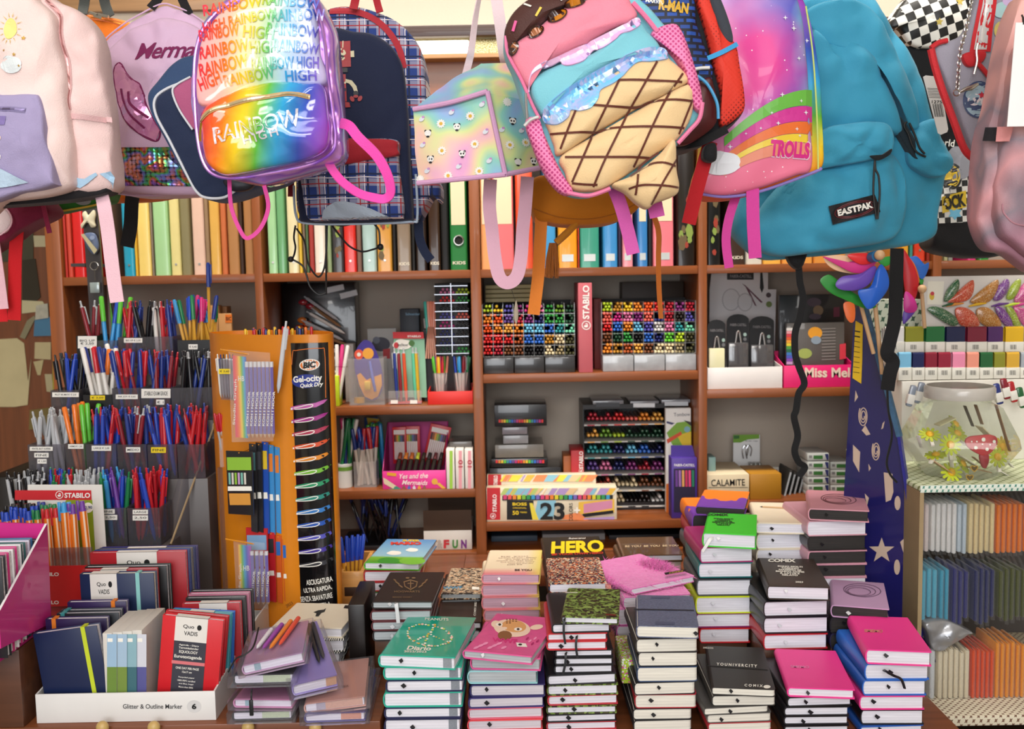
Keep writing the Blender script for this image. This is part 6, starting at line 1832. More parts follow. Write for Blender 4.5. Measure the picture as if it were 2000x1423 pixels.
# ---- third bay, middle
BLKB = '#1d1d22'
for k,(lab,x0,y0,x1,y1,c,al) in enumerate((('black tin of coloured pencils with colour strip, topmost of the pencil pile',966,790,1068,832,'#2a2a2e',1),('grey clear box with pink contents under the black pencil tin',981,834,1030,848,'#8f8a92',0),('silver clear box, third in the pencil pile',983,850,1032,866,'#a5a6aa',0),
           ('wide grey clear box, fourth in the pencil pile',967,868,1062,893,'#8a857c',0),('black tray with a row of bright pens low in the pencil pile',960,895,1070,911,'#222226',1),('flat black clear lidded case under the pencil pile',958,913,1097,1018,'#26262a',0))):
 T = pb('pencil_set',lab,'box',x0,y0,x1,y1,2.58 if k < 5 else 2.6,.12,m(c,.3,var=.15,vs=50,cl=.5),LV['c2'] if k == 5 else None)
 if al:
  n_ = 18
  poly(T,T.F,[([(x0 + 8 + (x1 - x0 - 14) * i / n_,y1 - 13),(x0 + 8 + (x1 - x0 - 14) * (i + .8) / n_,y1 - 13),(x0 + 8 + (x1 - x0 - 14) * (i + .8) / n_,y1 - 7),(x0 + 8 + (x1 - x0 - 14) * i / n_,y1 - 7)],i % 9) for i in range(n_)],[m(PAL[c_][0]) for c_ in 'royqTbvmr'],'colour_row')
  T.k = 1
pb('small_carton','plain orange carton beside the red swan carton','carton',1102,890,1117,1018,2.6,.08,'#b5601f',LV['c2'])
T = pb('marker_carton','red carton with vertical white lettering left of the brush pen cabinet','carton',1117,879,1142,1018,2.59,.1,'#c41c26',LV['c2'])
txt(T,T.F,'STABILO',1135,898,34,8,STB,rot=90,bold=.03)
swan(T,T.F,1135,919,4)
for i,(lab,x0,y0,x1,y1,Y) in enumerate((('second cream highlighter set box behind the one lettered in front',953,926,1165,1018,2.57),('wide highlighter set box printed with a big black number',951,952,1205,1018,2.515))):
 T = pb('highlighter_set',lab,'box',x0,y0,x1,y1,Y,.045 if i else .025,m('#e9dcc0',.45),LV['c2'])
 sh = [([(x0,y0),(x0 + 26,y0),(x0 + 26,1014.5),(x0,1014.5)],0)]
 cols = '#c9252d #eecb9a #d98fb0 #bcd37a #f0c04a #8fc7dc #b79ad0 #f0905a #eae5d2 #f1e04a #141416'.split()
 rr = random.Random(i + 3)
 for k in range(38):
  x = x0 + 30 + (x1 - x0 - 40) * rr.random()
  wv = rr.uniform(6,22)
  sh.append(([(x,y0 + 1),(x + wv,y0 + 1),(x + wv * .7 - 6,y0 + 14),(x - 8,y0 + 14)],1 + rr.randrange(9)))
 if i:
  sh.append(([(x0 + 30,968),(x1 - 8,966),(x1 - 8,975),(x0 + 30,977)],10))
  for k in range(23):
   x = x0 + 32 + (x1 - x0 - 44) * k / 23
   sh.append(([(x,966),(x + 7,966),(x + 7,974.5),(x,975)],11 + k % 8))
  cols += '#d8407a #ef5a5a #f0882f #e3d22a #7fc03a #2f9a55 #3aa0d0 #7a6ac0'.split()
  sh += [([(990,977),(1042,977),(1042,1014.5),(990,1014.5)],10),([(1050,977),(1086,977),(1080,1014.5),(1042,1014.5)],5),([(1130,980),(1200,974),(1200,1000),(1130,1004)],4),([(1140,984),(1196,976),(1196,992),(1140,1002)],2),([(1138,1003),(1198,996),(1198,1002),(1138,1010)],10),
   ([(1034,982),(1040,982),(1052,1014.5),(1040,1014.5)],9),([(1090,1008),(1130,1000),(1150,1016),(1100,1014)],7),([(1140,1012),(1200,1008),(1200,1014),(1140,1014)],6)]
 poly(T,T.F,sh,[m(c,.45) for c in cols],'printed_sleeve')
 txt(T,T.F,'STABILO',x0 + 15,982 if i else 938,34 if i else 20,8,STB,rot=90,bold=.03,off=-.0026)
 if i:
  swan(T,T.F,963,1007,5,off=-.0026)
  YW = m('#f0d020',.5,var=0)
  txt(T,T.F,'BOSS',1015,984,28,6,YW,off=-.0028,bold=.03)
  txt(T,T.F,'ORIGINAL',1015,991.5,27,3,YW,off=-.0028)
  txt(T,T.F,'50',1007,1001,12,8,YW,off=-.0028,bold=.02)
  txt(T,T.F,'YEARS',1022,1000,14,3,YW,off=-.0028)
  txt(T,T.F,'23',1079,998,48,34,TK,off=-.0028,bold=.03)
  txt(T,T.F,'COLORS',1115,1000,36,7,TK,rot=90,off=-.0028)
  txt(T,T.F,'+',1127,996,12,12,TX,off=-.0028,bold=.03)
T = pb('card_pack','white pen card printed with a bright toucan, right of the cabinet','card',1301,797,1350,1018,2.58,.02,pap('#e9e7e2'),LV['c2'])
txt(T,T.F,'Tombow',1332,809,32,7,m('#7a7a80'),rot=2)
poly(T,T.F,[([(1302,845),(1322,825),(1345,822),(1350,835),(1348,868),(1330,872),(1315,872)],0),([(1322,850),(1350,842),(1350,870),(1334,872)],1),([(1302,858),(1330,842),(1332,848),(1304,866)],2),(ell(1342,838,6,6,14),3),([(1302,822),(1318,826),(1312,829),(1302,826)],4),([(1335,820),(1350,824),(1350,832)],5),([(1301,945),(1318,940),(1316,1006),(1301,1008)],6)],[m(c) for c in ('#7fae3a','#e3c22a','#d8502a','#7fb0c0','#3a3a6a','#2a2624','#d9701f')],'toucan_print')
T = pb('pencil_box','purple pencil box with a cut out window beside the third upright','box',1312,894,1362,1018,2.515,.05,'#4a2f8f',LV['c2'])
G().prism(T.F.ls('1313,872 1355,872 1360,893 1313,895'),.02,.022).o('hang_flap',m('#43298a',.5),T)
txt(T,T.F,'FABER-CASTELL',1337,908,40,5,TX,off=-.0008)
poly(T,T.F,[([(1316,915),(1358,914),(1358,1000),(1316,1000)],0)] + [([(1319 + 6.4 * k,918),(1323.5 + 6.4 * k,918),(1324 + 6.4 * k,950),(1319.5 + 6.4 * k,950)],1 + k) for k in range(6)],[m(c) for c in ('#241a3a','#6a3a8f','#9a6ab0','#d9a05a','#c0305a','#e0407a','#1f7a5a')],'window_pencils')
for k,(x0,x1,y0,c) in enumerate(((960,1050,1046,'#3a4a5a'),(1060,1182,1042,'#9a9a9c'),(1190,1330,1044,'#2a2a30'))):
 pb('shadowed_carton','half hidden %s carton in the dark low compartment' % ['slate','pale grey','black'][k],'carton',x0,y0,x1,1075,2.6,.12,c,ZT + .0012)
# ---- second bay, upper
T = pb('display_case','black glossy display case with two small stickers in the second bay','case',560,552,700,795,2.68,.08,m('#0c0b0d',.2,cl=.5),LV['b1'])
for x0,y0,r_ in ((655,564,12),(681,575,14)):
 g = G()
 c_,s_ = math.cos(math.radians(r_)),math.sin(math.radians(r_))
 g.fill(T.F.ls([(x0 + a * c_ + b * s_,y0 - a * s_ + b * c_) for a,b in ((-17,-6),(17,-6),(17,5),(-17,5))],-.0008))
 g.o('price_sticker',pap('#c9c9cc'),T,T.F,smooth=0,norm=False)
for k in range(9):
 a,b = P(600 + R.uniform(0,30),600 + k * 12,2.64),P(655 + R.uniform(0,30),625 + k * 13,2.6)
 lab = 'loose wrapped pen lying against the black display case'
 pen('click',b,a,['#b9bcc0','#8f6a4a','#e9e6e0'][k % 3],'#b9bcc0',lab,lab)
for k,(x,y,c) in enumerate(((592,590,'#8a1f2c'),(606,598,'#8a1f2c'),(590,625,'#c9702a'),(600,632,'#b9502a'),(596,644,'#c9702a'),(585,640,'#a8401f'))):
 g = G().ball(P(x,y,2.66),.011,10,sq=(1.2,.8,.8))
 g.o('wrapped_sweet',m(c,.2,cl=.6),None,None,'%s shiny wrapped bundle stuck on the black display case' % ('dark red' if k < 2 else 'orange'),'bundle','shiny bundles %d' % min(k // 2,1))
T = pb('marker_carton','lime carton beside the tall cylinder display in the second bay','carton',650,734,663,795,2.52,.05,'#c9e01f',LV['b1'])
for k,(x,c,w_) in enumerate(((655,'#e9e6e0','white'),(661,'#d8367f','pink'),(668,'#e9e6e0','cream'))):
 p = P(657 + k,734,2.54)
 pen('felt',p - V((0,0,.07)),p + V((.03 * (k + .3) / 2,0,.1)),c,'#e9e6e0' if k != 1 else '#d8367f','%s highlighter standing in the lime carton' % w_,'highlighters in the lime carton')
pb('small_carton','small white and red carton behind the clear case','carton',676,671,694,795,2.6,.04,m('#c9c2bc',.5,var=.15,vs=60),LV['b1'])
T = clearbox('clear_case','clear acrylic case holding a school set card on the second bay shelf','case',683,700,752,795,2.53,.07,LV['b1'])
T = Th('school_set_card','purple and orange card of school tools standing in the clear case','card',Fr(720,780,2.56))
F = T.F
G().prism([(p.x,p.z) for p in cr(F.ls('712,664 702,672 693,690 692,720 700,750 712,776 728,782 740,774 748,750 744,715 734,685 724,668'),4)],.004,.006).o('card',m('#3f3590',.35,cl=.5),T)
poly(T,F,[([(697,732),(704,728),(716,742),(724,738),(745,730),(746,752),(738,774),(726,780),(712,774),(702,752)],0),(ell(701,692,9,10,18),1),(ell(701,692,4,4,12),2),(ell(719,690,11,11,18),3)],[m(c) for c in ('#e39a3a','#e0553a','#efe6da','#e9a43a')],'printed_shapes',off=.003)
G().rings([(F.l(722,705,.0),.003),(F.l(727,735,.0),.0045),(F.l(733,764,.0),.0035)],10).o('compass',pl('#5a6ac8'),T)
G().box(F.l(712,762,-.002),F.l(724,744,.003),.002).o('eraser',m('#e9c030'),T)
G().cyl(P(702,786,2.545),P(702,776,2.545),.014,n=20).o('tape_roll',m('#d9a83a',.3),None,None,'small yellow tape roll at the bottom of the clear case','tape')
T = pb('hanging_card','grey white hanging card pack behind the school set card','card',722,641,778,795,2.66,.012,pap('#b9bab8'),LV['b1'])
poly(T,T.F,[(ell(744,672,18,14,20),0),(ell(735,664,7,7,14),1),([(748,682),(762,680),(762,700),(748,700)],2)],[m('#3a3a4a'),m('#6a7080'),m('#b9262c')],'pack_print')
T = pb('pen_carton','dark blue carton with pale lettering standing behind the mint card','carton',786,603,823,795,2.66,.05,'#1c2632',LV['b1'])
txt(T,T.F,'Schneider',806,613,28,5,m('#7fb0d0'))
T = Th('pen_stand','mint green card pen stand with red header and three pens','stand',Fr(795,790,2.53))
F = T.F
G().prism(F.ls('765,663 826,663 831,780 768,780'),.045,.047).o('back_card',m('#8fc4a4',.5),T)
G().prism(F.ls('763,650 824,650 825,663 764,663'),.043,.047).o('header',m('#c9222c',.5),T)
txt(T,F,'STABILO',809,656.5,26,4,STB,off=.042,bold=.03)
poly(T,F,[(cloudpts(786,674,34,22),0),(ell(774,674,5,6,12),1),(ell(804,670,6,6,12),2)],[TX,m('#c9303a'),m('#4a7a3a')],'berry_print',off=.044)
txt(T,F,'beFlow!',787,673,20,5,TK,off=.042)
G().box(F.l(760,789,.0),F.l(825,782,.04)).o('base',m('#d02028',.5),T)
G().box(F.l(759,789,-.002),F.l(823,762,-.0005)).o('clear_front',clear(),T)
for x in (770,808):
 label(T,F,x - 7,781,x + 7,788,off=-.003,name='price_sticker')
for x,c,cn in ((776,'#223a8a','navy'),(794,'#e0552a','orange'),(812,'#5fc8a0','mint'),(784,'#8a1f2c','dark red'),(818,'#d9b02a','yellow')):
 p = F.M @ F.l(x,784,.02)
 pen('click',p,p + V((-.03,0,1)),c,'#b9bcc0','%s click pen standing in the mint card stand' % cn,'pens in the mint card stand')
zr = LV['b1']
T = tray('red_tray','bright red angled cardboard tray holding two clear cups of fineliners','tray',836,764,924,793,2.515,.12,'#dd2a20',zr,6)
for i,(x0,x1) in enumerate(((843,878),(884,918))):
 a,b = P(x0,765,2.56),P(x1,765,2.56)
 T = Th('clear_cup','clear plastic cup of capped fineliners at the %s of the red tray' % ['left','right'][i],'cup',Fr(o=((a.x + b.x) / 2,2.575,zr + .003)))
 G().rings([(V((0,0,0)),.016),(V((0,0,.075)),.021)],20,caps=False).rings([(V((0,0,0)),.016),(V((0,0,.001)),.016)],20).o('cup_wall',clear(),T)
 for k in range(16):
  an = k * 2.4
  rr_ = .014 * ((k + .5) / 16) ** .5
  p = V(((a.x + b.x) / 2 + rr_ * math.cos(an) * .7,2.575 + rr_ * math.sin(an) * .7,zr + .005))
  c = ['#e87722','#f0c020','#d8367f','#c4202c','#6b3a9a','#5fbf3a','#ef8f70'][k % 7] if i == 0 else ['#2347b5','#1f7d4a','#17171b','#3a9ad9','#8a1f2c','#b9bcc0'][k % 6]
  lab = '%s capped fineliner in the %s cup of the red tray' % (CW[c],['left','right'][i])
  pen('stick',p,p + V((rr_ * math.cos(an) * 8,rr_ * math.sin(an) * 6,1)),'#e3d6cc',c,lab,lab,sc_=.8)
T = Th('marker_hanger','white ring holder with teal and salmon markers beside the narrow rack','holder',Fr(840,640,2.62))
G().cyl(T.F.l(842,640),T.F.l(841,621),.019,.02,n=20).o('holder_cup',pap('#d9d8d8'),T)
T.o['label'] = 'white small cup of teal and salmon markers beside the narrow rack'
G().box(T.F.l(830,784,-.02),T.F.l(852,641,.02)).o('holder_post',m('#1a181a'),T)
for k,(x,c) in enumerate(((830,'#3fb8a8'),(836,'#f3a08a'),(842,'#ef8f70'),(848,'#f3a08a'),(853,'#ef8f70'))):
 p = P(838 + k * 2,634,2.585)
 pen('felt',p - V((0,0,.075)),P(x,588,2.6),c,c,'%s marker standing in the small white cup' % CW[c],'markers %s in the white cup' % c[1:],sc_=.9)
for k in range(5):
 p = P(832 + k * 5,700,2.575)
 pen('felt',p,p + V((.1 - .05 * k,.1,1)),'#c98f78','#b5745c','flesh toned marker leaning below the small white cup','flesh toned markers',sc_=.55)
# ---- second bay, middle
zr = LV['b2']
T = Th('pen_tin','white printed tin of mixed pens at the left of the second shelf','tin',Fr(o=(P(672,940,2.55).x,2.56,zr + .0004)))
G().rings([(V((0,0,0)),.021),(V((0,0,.062)),.021)],24).o('tin_wall',pap('#d9dad6'),T)
G().rings([(V((0,0,.0455)),.0213),(V((0,0,.056)),.0213)],24,caps=False).o('green_band',m('#6fa03a'),T)
cupful('in the white printed tin',659,686,900,2.55,.03,zr + .03,[('felt','#e9e6e0','#e9e6e0'),('felt','#f3a08a','#d8367f'),('felt','#1f7d4a','#1f7d4a'),('felt','#223a8a','#17171b')],10,.25)
T = clearbox('clear_cup','clear square cup of white pens with blue and red caps','cup',692,902,736,957,2.545,.05,zr)
cupful('in the clear square cup on the second shelf',695,733,930,2.55,.04,zr + .003,[('felt','#e3d9cc','#223a8a'),('felt','#e3d9cc','#c4202c'),('felt','#e3d9cc','#2347b5')],16,.2)
cupful('behind the clear square cup on the second shelf',722,754,930,2.63,.05,zr + .002,[('felt','#1f7d4a','#5fbf3a'),('felt','#3a9ad9','#3a9ad9'),('felt','#17171b','#1f7d4a')],10,.12)
T = pb('yellow_card','yellow and blue hanging card leaning at the back of the second shelf','card',716,815,742,957,2.7,.01,'#2a5a9a',zr)
poly(T,T.F,[([(716,815),(741,818),(738,842),(722,848)],0),(ell(730,825,6,4,12),1)],[m('#e3c02a'),m('#d8602a')],'card_print')
T = tray('pink_display_box','hot pink display box with curly white lettering on the second shelf','box',748,919,872,966,2.515,.14,'#ee3f9c',zr,82,cin='#b5267a')
txt(T,T.F,'Yes and the',808,929,56,10,TX,rot=2,shear=.3)
txt(T,T.F,'Mermaids',810,942,50,9,TX,rot=-1,shear=.3)
poly(T,T.F,[([(748,932),(754,935),(776,950),(770,955),(750,944)],0),(ell(774,953,5,4,12),1),([(752,958),(762,954),(784,952),(778,958)],1),(ell(849,940,6,6,12),2),([(852,944),(858,942),(870,952),(868,957)],2)] + [([(786 + 10 * k,958),(786 + 10 * k,951),(789 + 10 * k,947),(792 + 10 * k,951),(792 + 10 * k,958)],3 + k % 4) for k in range(5)] + [([(756,922),(774,924),(774,930),(756,928)],7)],[m(c) for c in ('#e9d9b8','#3f8f7a','#e3b03a','#8a5a4a','#4a6ac0','#d9d3e0','#e39a2a','#f0b02a')],'printed_pens')
for k,(x0,x1,y0,y1,ln,lab) in enumerate(((768,795,832,905,0,'red framed pencil pack, leftmost in the hot pink box'),(784,822,830,905,0,'red framed pencil pack standing in the middle of the hot pink box'),(824,866,826,905,14,'red framed pencil pack leaning in the hot pink box'))):
 F = Fr((x0 + x1) / 2,y1,2.6 + .012 * k,roll=ln)
 T = Th('pencil_pack',lab,'packet',F,'red framed pencil packs')
 w_,h = (x1 - x0) * 2.6 / FPX / 2,(y1 - y0) * 2.6 / FPX
 G().box((-w_,0,0),(w_,.006,h),.001).o('carton',m('#c4202c',.4),T)
 g = G()
 for i in range(8):
  x = -w_ * .75 + w_ * 1.5 * i / 8
  g.box((x,-.002,h * .12),(x + w_ * .15,-.0005,h * .6),mi=8)
  g.box((x,-.002,h * .6),(x + w_ * .15,-.0005,h * .78),mi=i)
 g.box((-w_ * .8,-.0012,h * .8),(w_ * .8,-.0005,h * .92),mi=8)
 g.o('pencils_print',[m(c) for c in ('#17171b','#8a5a2a','#e3a02a','#8fb83a','#2f8a4a','#2f6fa0','#223a6a','#17171b','#e6e3de')],T)
for k in range(8):
 x = 775 + 11.5 * k
 p,q = P(x,921,2.535),P(x + 8,884,2.56)
 T = Th('ink_bottle','dark tube standing slanted in the hot pink box, %s from its left side' % ['first','second','third','fourth','fifth','sixth','seventh','eighth'][k],'tube',Fr(o=p),'dark tubes in the hot pink box')
 d = q - p
 G().rings([(V(),.0065),(d * .62,.0065),(d * .66,.004)],10).o('body',m('#1d1712',.25,cl=.5),T)
 G().rings([(d * .66,.0055),(d,.005)],10).o('cap',m(['#8a3a20','#e0822a','#c96a2a','#c9d03a','#3a2a20','#241c18','#6a2a30','#241c18'][k],.4),T)
for k,(x0,x1,c,nm) in enumerate(((873,890,'#9fcf3f','lime'),(891,908,'#eaa0a8','pink'),(909,926,'#eaa0a8','pink'))):
 T = pb('paper_box','%s striped slim white carton, %s of three at the second shelf end' % (nm,['first','second','third'][k]),'carton',x0,877,x1 - 1,958,2.505,.1,pap('#e6e0d8'),zr)
 poly(T,T.F,[([(x0 + 5,880),(x1 - 6,880),(x1 - 6,954),(x0 + 5,954)],0)],[m(c)],'carton_stripe')
 if k:
  txt(T,T.F,'10',(x0 + x1) / 2,905,14,9,m('#b9303a'),rot=90,off=-.0012)
pb('grey_packet','grey clear packet lying on top of the three slim cartons','packet',878,862,922,874.5,2.54,.1,m('#7f7a74',.3,var=.2,cl=.4),None)
# ---- second bay, bottom
T = pb('white_carton','open white carton with colourful lettering in the low second bay','carton',828,1036,922,1068,2.53,.16,pap('#ded9d2'),ZT + .0012)
for y in (.002,.156):
 G().box((-T.w / 2,y,T.h),(T.w / 2,y + .002,T.h + .055)).o('open_flap',m('#4a3524',.7),T)
for st,x,c in (('T',848,'#d9a03a'),('&',859,'#b9b0a8'),('F',872,'#c9303a'),('U',889,'#3f8a3a'),('N',906,'#7a2f8a')):
 txt(T,T.F,st,x,1062,11,17,m(c),bold=.05)
lab = 'dark blue pen in the shadowed heap at the foot of the second bay'
for k in range(26):
 p = V((xs(668 + R.uniform(0,90)),2.56 + R.uniform(0,.12),ZT + .012 + .0))
 pen('stick',p,p + V((R.uniform(-.4,.4),R.uniform(-.1,.3),1)),['#17171b','#223a8a','#101018'][k % 3],['#223a8a','#17171b'][k % 2],lab,lab,sc_=.8)
T = pb('pen_box','black low box holding the dark blue pens in the second bay','box',662,1066,770,1075,2.54,.16,'#15151a',ZT + .0012)
wdm = wood('#d39a50')
a,b = P(664,1176,2.0),P(712,1176,2.0)
T = Th('wooden_box','pale wooden box with an oval grip hole behind the sky diary','box',Fr(o=((a.x + b.x) / 2,2.0,ZT + .0004)))
w_ = (b.x - a.x) / 2
h = P(690,1117,2.0).z - ZT
g = G()
g.box((-w_,0,0),(w_,.008,h),.001).box((-w_,.15,0),(w_,.158,h)).box((-w_,.008,0),(-w_ + .008,.15,h)).box((w_ - .008,.008,0),(w_,.15,h)).box((-w_,.008,0),(w_,.15,.01))
g.o('box_body',wdm,T)
G().box((-w_ * .6,-.0008,h * .52),(w_ * .7,.0005,h * .7),.0004).o('grip_hole',m('#3a2413',.7),T)
lab = 'blue pen standing in the pale wooden box'
for k in range(6):
 p = V((a.x + .008 + .004 * k,2.02 + .006 * k,ZT + .03))
 pen('stick',p,p + V((-.12 + .05 * k,0,1)),'#e0a83a','#2347b5',lab,lab)
T = pb('orange_folder','orange and clear paper folder standing in the pale wooden box','folder',668,1084,706,1150,2.07,.02,m('#d98a4a',.4,var=.3,vs=30),None)
# ---- fourth bay, upper
zr = LV['d1']
T = tray('white_tray','white tray of compass blister packs in the fourth bay','tray',1382,717,1528,749,2.515,.12,'#e9e3e0',zr,10)
T = Th('display_card','large white display card with a compass drawing behind the blister packs','card',Fr(1450,700,2.66))
F = T.F
G().prism(F.ls('1390,528 1500,528 1500,565 1516,565 1512,738 1384,738 1386,565'),0,.003).o('card',pap('#dcd8da'),T)
poly(T,F,[([(1420,529),(1472,529),(1472,546),(1420,546)],0),([(1485,531),(1489,531),(1492,562),(1488,572),(1484,562)],0),([(1449,553),(1456,557),(1490,590),(1486,591)],1),([(1456,560),(1462,564),(1478,598),(1474,596)],1),(ell(1501,576,5,5,14),2),(ell(1502,594,6,6,12),3),(ell(1428,585,18,22,24),4),(ell(1428,585,16,20,24),5),(ell(1455,590,15,18,24),4),(ell(1455,590,13,16,24),5)],[TK,m('#6a3a4a'),m('#4a3a40'),m('#7a8a4a'),m('#b9b4b8'),pap('#d8d4d6')],'compass_print')
txt(T,F,'FABER-CASTELL',1447,539,42,6,m('#a9a4a6'),off=-.002)
for k,(x0,x1,y0) in enumerate(((1382,1418,624),(1420,1464,613),(1464,1513,617))):
 T = Th('compass_pack','black arched compass blister pack, %s in the white tray' % ['leftmost','middle','rightmost'][k],'packet',Fr((x0 + x1) / 2,745,2.55 + .015 * k),'compass blister packs')
 F = T.F
 xc = (x0 + x1) / 2
 arch = [(x0,745),(x0,y0 + 14)] + [(xc - (xc - x0) * math.cos(a),y0 + 14 - 14 * math.sin(a)) for a in (i * math.pi / 8 for i in range(1,8))] + [(x1 - 1,y0 + 14),(x1 - 1,745)]
 G().prism(F.ls(arch),0,.004).o('card',m('#151417',.35,cl=.4),T)
 txt(T,F,'FABER-CASTELL',xc,y0 + 21,(x1 - x0) * .72,5,m('#8a8688'))
 G().box(F.l(x0 + 3,745,-.012),F.l(x1 - 4,y0 + 55,-.0005),.003).o('blister',m('#e9e3b8',.3) if k == 0 else clear('#8a8688',.25,.1,'blis'),T)
 g = G()
 g.rings([(F.l(xc - 2,y0 + 34,-.004),.003),(F.l(xc - 6,y0 + 60,-.006),.0025),(F.l(xc - 3,740,-.006),.0018)],8)
 g.rings([(F.l(xc + 2,y0 + 34,-.004),.003),(F.l(xc + 6,y0 + 60,-.006),.0025),(F.l(xc + 5,740,-.006),.0018)],8)
 g.ball(F.l(xc,y0 + 34,-.005),.004,8)
 g.o('compass',m('#c9c5c4',.25,.9),T)
 poly(T,F,[(ell(xc + 13,y0 + 40,3.4,3.6,12),0),(ell(xc + 13,y0 + 49,3.4,3.6,12),1)],[m('#9fb8b0'),m('#6a6a6c')],'pack_dots')
T = tray('pink_tray','hot pink tray with chunky cream lettering in the fourth bay','tray',1531,713,1668,750,2.515,.12,'#ea1f72',zr,22)
txt(T,T.F,'Miss Melody',1636,730,128,25,m('#f3dcc8',.5),bold=.03)
for k,(x0,x1,y0,Y,lab) in enumerate(((1522,1648,575,2.62,'black pencil tin standing behind the grey one in the pink tray'),(1536,1648,630,2.56,'grey pencil tin with a rainbow strip in the pink tray'))):
 T = pb('pencil_tin',lab,'tin',x0,y0,x1,750,Y,.015,m('#141216' if k == 0 else '#5a5552',.35,cl=.3),zr + .003)
 if k:
  cs = '#e9e4e0 #e9a0a8 #d83a4a #e0552a #e9a02a #e3c92a #4a9a3a #1f6a4a #3a7ac0 #4a5ac0 #8a4ab0 #c9a0d0'.split()
  sh = [([(1536,640 + 6 * i),(1548,640 + 6 * i),(1548,645.4 + 6 * i),(1536,645.4 + 6 * i)],i) for i in range(12)] + [([(1605,641 + 6 * i),(1632,640 + 6 * i),(1632,642 + 6 * i),(1605,643 + 6 * i)],12) for i in range(11)] + [(ell(1592,650,14,12,16),4),(ell(1594,664,10,8,14),13),(ell(1572,690,14,10,14),14),([(1640,672),(1652,670),(1652,700),(1640,702)],2)]
  poly(T,T.F,sh,[m(c) for c in cs] + [m('#8a8480'),m('#8a9aa8'),m('#9fae5a')],'tin_print')
 else:
  poly(T,T.F,[(ell(1590,590,14,9,14),0),(ell(1598,606,10,10,14),1),(ell(1592,618,12,6,14),0),([(1628,600),(1640,599),(1640,618),(1628,619)],2)],[m('#4a3a48'),m('#7a6248'),m('#6a1f3a')],'tin_print')
# ---- fourth bay, middle
zr = LV['d2']
CAR = pap('#e0cfae')
T = pb('carton_box','cream carton with handwritten lettering in the fourth bay','box',1381,926,1463,980,2.515,.17,CAR,zr)
txt(T,T.F,'CALAMITE',1422,942,66,13,TK,rot=1,bold=.008)
poly(T,T.F,[([(1384,951),(1461,951),(1461,952),(1384,952)],0)],[TK],'carton_seam')
T = pb('yellow_carton','plain mustard carton right of the cream lettered carton','box',1465,925,1526,978,2.52,.12,'#b8801f',zr)
T = pb('card_pack','white clip card with green top standing behind the cartons','card',1432,849,1484,980,2.72,.006,pap('#dedede'),zr)
poly(T,T.F,[([(1432,849),(1483,848),(1483,856),(1460,858),(1446,864),(1432,864)],0),([(1433,850),(1444,850),(1444,856),(1433,857)],1)],[m('#6f9f2f'),m('#2f6a2a')],'card_print')
txt(T,T.F,'Binder Clips',1468,861,24,3,m('#6a6a6c'),off=-.001)
g = G()
for s_ in (0,7):
 g.tube(cr([V(q) for q in T.F.ls([(1452 + s_,895,-.01),(1450 + s_,880,-.012),(1455 + s_,869,-.012),(1461 + s_,876,-.012),(1459 + s_,890,-.01)])],6,False),.0014,6)
g.o('metal_clip',m('#c9c9cc',.2,1.),T)
for k in range(3):
 pb('small_packet','clear small packet in the row behind the mustard carton','packet',1466 + 8 * k,905,1472 + 8 * k,980,2.66,.03,m('#8a8a80',.3,var=.2,cl=.4),zr,group='clear small packets')
T = pb('small_card','small white card with three coloured dots above the mustard carton','card',1489,912,1521,978,2.645,.01,pap('#d9d4c8'),zr)
poly(T,T.F,[(ell(1495,919,3.4,3.4,12),0),(ell(1506,918,3.4,3.4,12),1),(ell(1516,920,3.4,3.4,12),2)],[m('#3a8ac0'),m('#e0c03a'),m('#a82a4a')],'dots_print')
pb('tiny_carton','tiny teal and white carton on the cream lettered carton','carton',1384,893,1398,925,2.56,.06,m('#7f9f9c',.5),None)
for k in range(4):
 F = Fr(1530 + 9 * k,978,2.56 + .01 * k,roll=14)
 T = Th('thin_book','grey leaning booklet beside the mustard carton, %s in the row' % ['first','second','third','last'][k],'booklet',F,'grey leaning booklets')
 G().box((-.003,0,.0012),(.003,.1,.085 - .006 * k)).o('cover',m('#3a3834',.6),T)
 G().box((-.0022,-.001,.004),(.0022,.001,.08 - .006 * k)).o('page_block',PG['s'],T)
GW = pap('#cfd2ce')
for col,(x0,x1,ys) in enumerate(((1577,1619,[885,901,916,931,946,961]),(1622,1662,[902,917,932,947,962]))):
 for k in range(len(ys) - 1,-1,-1):
  y0,y1 = ys[k],(ys[k] + 14 if k < len(ys) - 1 else 978)
  T = pb('eraser_carton','white and green flat carton, %s in the %s pile by the star board' % (ORD[k],['left','right'][col]),'carton',x0,y0,x1,y1,2.55 + .02 * col,.1,GW,zr if k == len(ys) - 1 else None,group='white and green flat cartons')
  poly(T,T.F,[([(x0 + 12,y0 + 4),(x0 + 30,y0 + 4),(x0 + 30,y0 + 11),(x0 + 12,y0 + 11)],0),([(x0 + 3,y0 + 4),(x0 + 9,y0 + 4),(x0 + 9,y0 + 9),(x0 + 3,y0 + 9)],1),([(x1 - 8,y0 + 1),(x1 - 1,y0 + 1),(x1 - 1,y0 + 13),(x1 - 4,y0 + 13)],2)],[m('#3f7a3a'),m('#8a8a8c'),m('#2a2f6a')],'carton_print')
